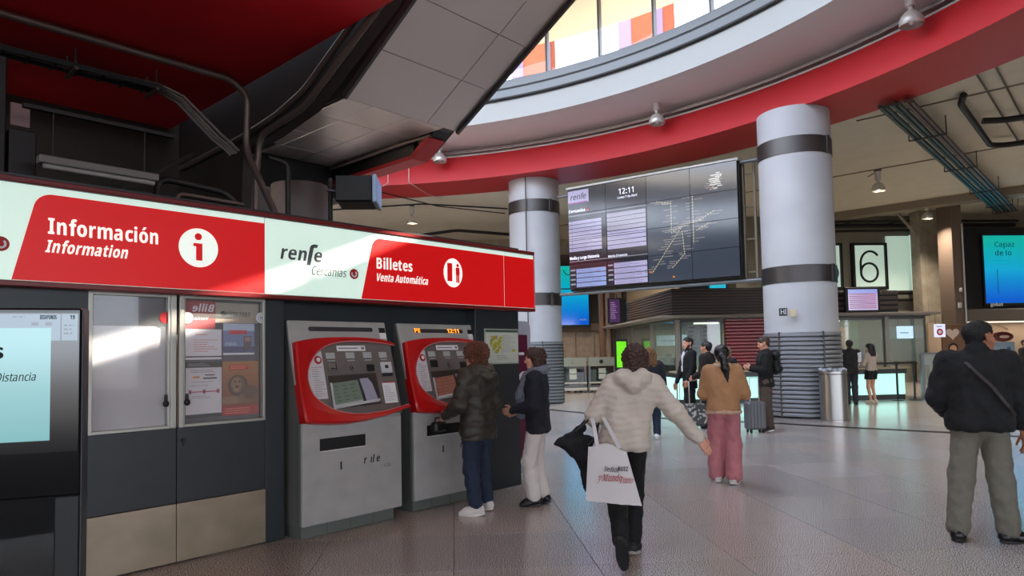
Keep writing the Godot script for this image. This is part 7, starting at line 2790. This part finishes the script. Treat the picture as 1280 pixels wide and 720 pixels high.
func fleece(p: Node3D) -> void:
	var j: Dictionary = p.get_meta("joints")
	var h: Vector3 = j.hip
	var s := S()
	var b := []
	for k in 16:
		var a0 := TAU * k / 16
		var a1 := TAU * (k + 1) / 16
		b.append(bone(h + Vector3(cos(a0) * 0.185, -0.012, 0.01 + sin(a0) * 0.128), h + Vector3(cos(a1) * 0.185, -0.012, 0.01 + sin(a1) * 0.128), 0.022, 0.022, 0.01))
	net(s, b, 0.011, [], 0.006, [], 8.0)
	obj("hem_trim", s, cloth(Color(0.74, 0.62, 0.53)), p).set_meta("label", "pale fleece hem")
	s = S()
	var n: Vector3 = j.neck
	b = []
	for k in 10:
		var a0 := TAU * k / 10
		var a1 := TAU * (k + 1) / 10
		b.append(bone(n + Vector3(cos(a0) * 0.08, 0.0, sin(a0) * 0.075), n + Vector3(cos(a1) * 0.08, 0.0, sin(a1) * 0.075), 0.028, 0.028, 0.01))
	net(s, b, 0.011, [], 0.006, [], 8.0)
	obj("collar", s, cloth(Color(0.74, 0.62, 0.53)), p).set_meta("label", "pale fleece collar")


func lanyard(p: Node3D) -> void:
	var j: Dictionary = p.get_meta("joints")
	var n: Vector3 = j.neck
	var s := S()
	var c: Vector3 = n + Vector3(0, -0.34, -0.165)
	for sx in [-1.0, 1.0]:
		s.bar(n + Vector3(sx * 0.075, -0.01, -0.07), n + Vector3(sx * 0.06, -0.12, -0.148), 0.02, 0.006)
		s.bar(n + Vector3(sx * 0.06, -0.12, -0.148), c, 0.02, 0.006)
	s.box(c + Vector3(0, -0.06, -0.005), Vector3(0.09, 0.12, 0.008), 0.003)
	s.ball(n + Vector3(0, -0.13, -0.125), Vector3(0.05, 0.10, 0.03))
	obj("lanyard", s, M.paper, p)


func backpack(p: Node3D) -> void:
	var j: Dictionary = p.get_meta("joints")
	var c: Vector3 = j.chest
	var g := thing("backpack", "black backpack on the back of the man in khaki trousers", "backpack", p.transform)
	var s := S()
	net(s, [bone(c + Vector3(-0.09, -0.17, 0.20), c + Vector3(0.09, -0.17, 0.20), 0.085, 0.085, 0.05), bone(c + Vector3(-0.08, 0.10, 0.19), c + Vector3(0.08, 0.10, 0.19), 0.075, 0.075, 0.05), bone(c + Vector3(0, -0.17, 0.20), c + Vector3(0, 0.12, 0.19), 0.10, 0.085, 0.05), bone(c + Vector3(-0.05, -0.16, 0.27), c + Vector3(0.05, -0.16, 0.27), 0.05, 0.05, 0.03)], 0.015, [], 0.006)
	obj("pack", s, cloth(Color(0.045, 0.045, 0.055), 0.6), g)
	var t := S()
	for sx in [-1.0, 1.0]:
		t.tube([c + Vector3(sx * 0.09, 0.14, 0.14), c + Vector3(sx * 0.11, 0.19, 0.02), c + Vector3(sx * 0.12, 0.08, -0.115), c + Vector3(sx * 0.13, -0.12, -0.12), c + Vector3(sx * 0.14, -0.2, 0.1)], 0.016, 6)
	obj("strap", t, M.black, g)


func strap(p: Node3D) -> void:
	var j: Dictionary = p.get_meta("joints")
	var s := S()
	var n: Vector3 = j.neck
	var pts := [n + Vector3(-0.12, -0.09, -0.09), n + Vector3(-0.135, -0.015, 0.025), n + Vector3(-0.06, -0.12, 0.148), n + Vector3(0.06, -0.26, 0.182), n + Vector3(0.17, -0.42, 0.146), n + Vector3(0.235, -0.5, 0.02), n + Vector3(0.2, -0.52, -0.1)]
	for i in pts.size() - 1:
		s.bar(pts[i], pts[i + 1], 0.028, 0.012, 0.003, Vector3(0, 0.3, 1))
	tag(obj("bag_strap", s, mat(Color(0.16, 0.13, 0.12), 0.6)), "dark bag strap across the back of the man at the right edge", "strap").transform = p.transform


func bags(p: Node3D) -> void:
	var j: Dictionary = p.get_meta("joints")
	var e: Vector3 = (j.el as Vector3).lerp(j.wl, 0.30)
	# white tote, hanging open from two long handles over the forearm
	var g := thing("tote_bag", "white cloth tote bag with black and red script on the cream jacket's arm", "bag", p.transform)
	var c := Vector3(-0.115, 0.675, 0.37)
	var s := S()
	var nx := 14
	var ny := 12
	for side in 2:
		var first := s.v.size()
		for y in ny + 1:
			for x in nx + 1:
				var u := float(x) / nx - 0.5
				var v := float(y) / ny
				var w := lerpf(0.395, 0.27, v)
				var bulge := 0.055 * (1.0 - 4.0 * u * u) * sin(PI * clampf(0.12 + v * 0.8, 0, 1))
				var p3 := c + Vector3(u * w + 0.035 * (0.5 - v), v * 0.40 - 0.20 - 0.035 * u + 0.02 * cos(u * 6.0) * v, (bulge + 0.004) * (1.0 if side == 0 else -0.6) + 0.028 * wrinkle.get_noise_2d(u * 0.9 + side * 9, v * 0.5))
				s.vert(p3, Vector3(u * 0.6, 0, 1 if side == 0 else -1), Vector2(u + 0.5, 1 - v))
		for y in ny:
			for x in nx:
				var i := first + y * (nx + 1) + x
				var k := i + nx + 1
				if side == 0:
					s.ix.append_array(PackedInt32Array([i, k, i + 1, i + 1, k, k + 1]))
				else:
					s.ix.append_array(PackedInt32Array([i, i + 1, k, i + 1, k + 1, k]))
	obj("bag_body", s, cloth(Color(0.78, 0.76, 0.76)), g)
	for z: float in [0.03, -0.02]:
		var h := S()
		var l := c + Vector3(-0.085, 0.19, z)
		var r := c + Vector3(0.07, 0.19, z)
		var top := Vector3(e.x, e.y + 0.085, e.z + z * 0.5)
		var pts := [l, l.lerp(top, 0.5) + Vector3(-0.012, 0, 0), top + Vector3(-0.035, -0.01, 0), top, top + Vector3(0.035, -0.015, 0), r.lerp(top, 0.5) + Vector3(0.014, 0, 0), r]
		for i in pts.size() - 1:
			h.bar(pts[i], pts[i + 1], 0.026, 0.005, 0.0, Vector3(0, 0, 1))
		obj("handle", h, cloth(Color(0.78, 0.76, 0.76)), g)
	var w1 := words(g, "Señor", 0.034, c + Vector3(-0.055, 0.035, 0.064), M.ink, 400, 0.25, 0.85, "script", "Droid Serif")
	w1.transform.basis = Basis(Vector3.BACK, -0.08) * w1.transform.basis
	words(g, "RUIZ", 0.030, c + Vector3(0.045, 0.035, 0.060), M.ink, 700, 0.1, 0.8, "script")
	w1 = words(g, "y Mundo", 0.046, c + Vector3(-0.10, -0.035, 0.066), M.red_ink, 400, 0.3, 0.62, "script", "Droid Serif")
	w1 = words(g, "Tonto", 0.040, c + Vector3(0.052, -0.050, 0.060), M.red_ink, 400, 0.3, 0.62, "script", "Droid Serif")
	# black cloth bag hanging behind it, sagging to a point
	var b := thing("cloth_bag", "black cloth bag sagging to a point, hanging left of the white tote bag", "bag", p.transform)
	var bs := S()
	var d := Vector3(-0.335, 0.80, 0.06)
	net(bs, [bone(d + Vector3(-0.18, 0.055, 0), d + Vector3(0.02, 0.17, -0.02), 0.018, 0.03, 0.04), bone(d + Vector3(-0.12, 0.05, 0), d + Vector3(0.06, 0.07, -0.01), 0.04, 0.05, 0.05), bone(d + Vector3(-0.04, 0.0, 0), d + Vector3(0.07, -0.06, 0), 0.055, 0.05, 0.05), bone(d + Vector3(0.03, -0.08, 0), d + Vector3(0.035, -0.30, 0.01), 0.055, 0.008, 0.05)], 0.010, [], 0.008, [], 2.0)
	obj("bag_body", bs, cloth(Color(0.022, 0.022, 0.028)), b)
	for z: float in [0.045, -0.03]:
		var h := S()
		var top := Vector3(e.x + z * 0.4, e.y + 0.062, e.z + z)
		h.tube([d + Vector3(-0.03, 0.15, z), d.lerp(top, 0.7) + Vector3(0.01, 0.05, z * 0.5), top + Vector3(-0.02, 0, 0), top + Vector3(0.03, -0.02, 0), d + Vector3(0.13, 0.12, z), d + Vector3(0.06, 0.05, z)], 0.009, 6)
		obj("handle", h, M.black, b)
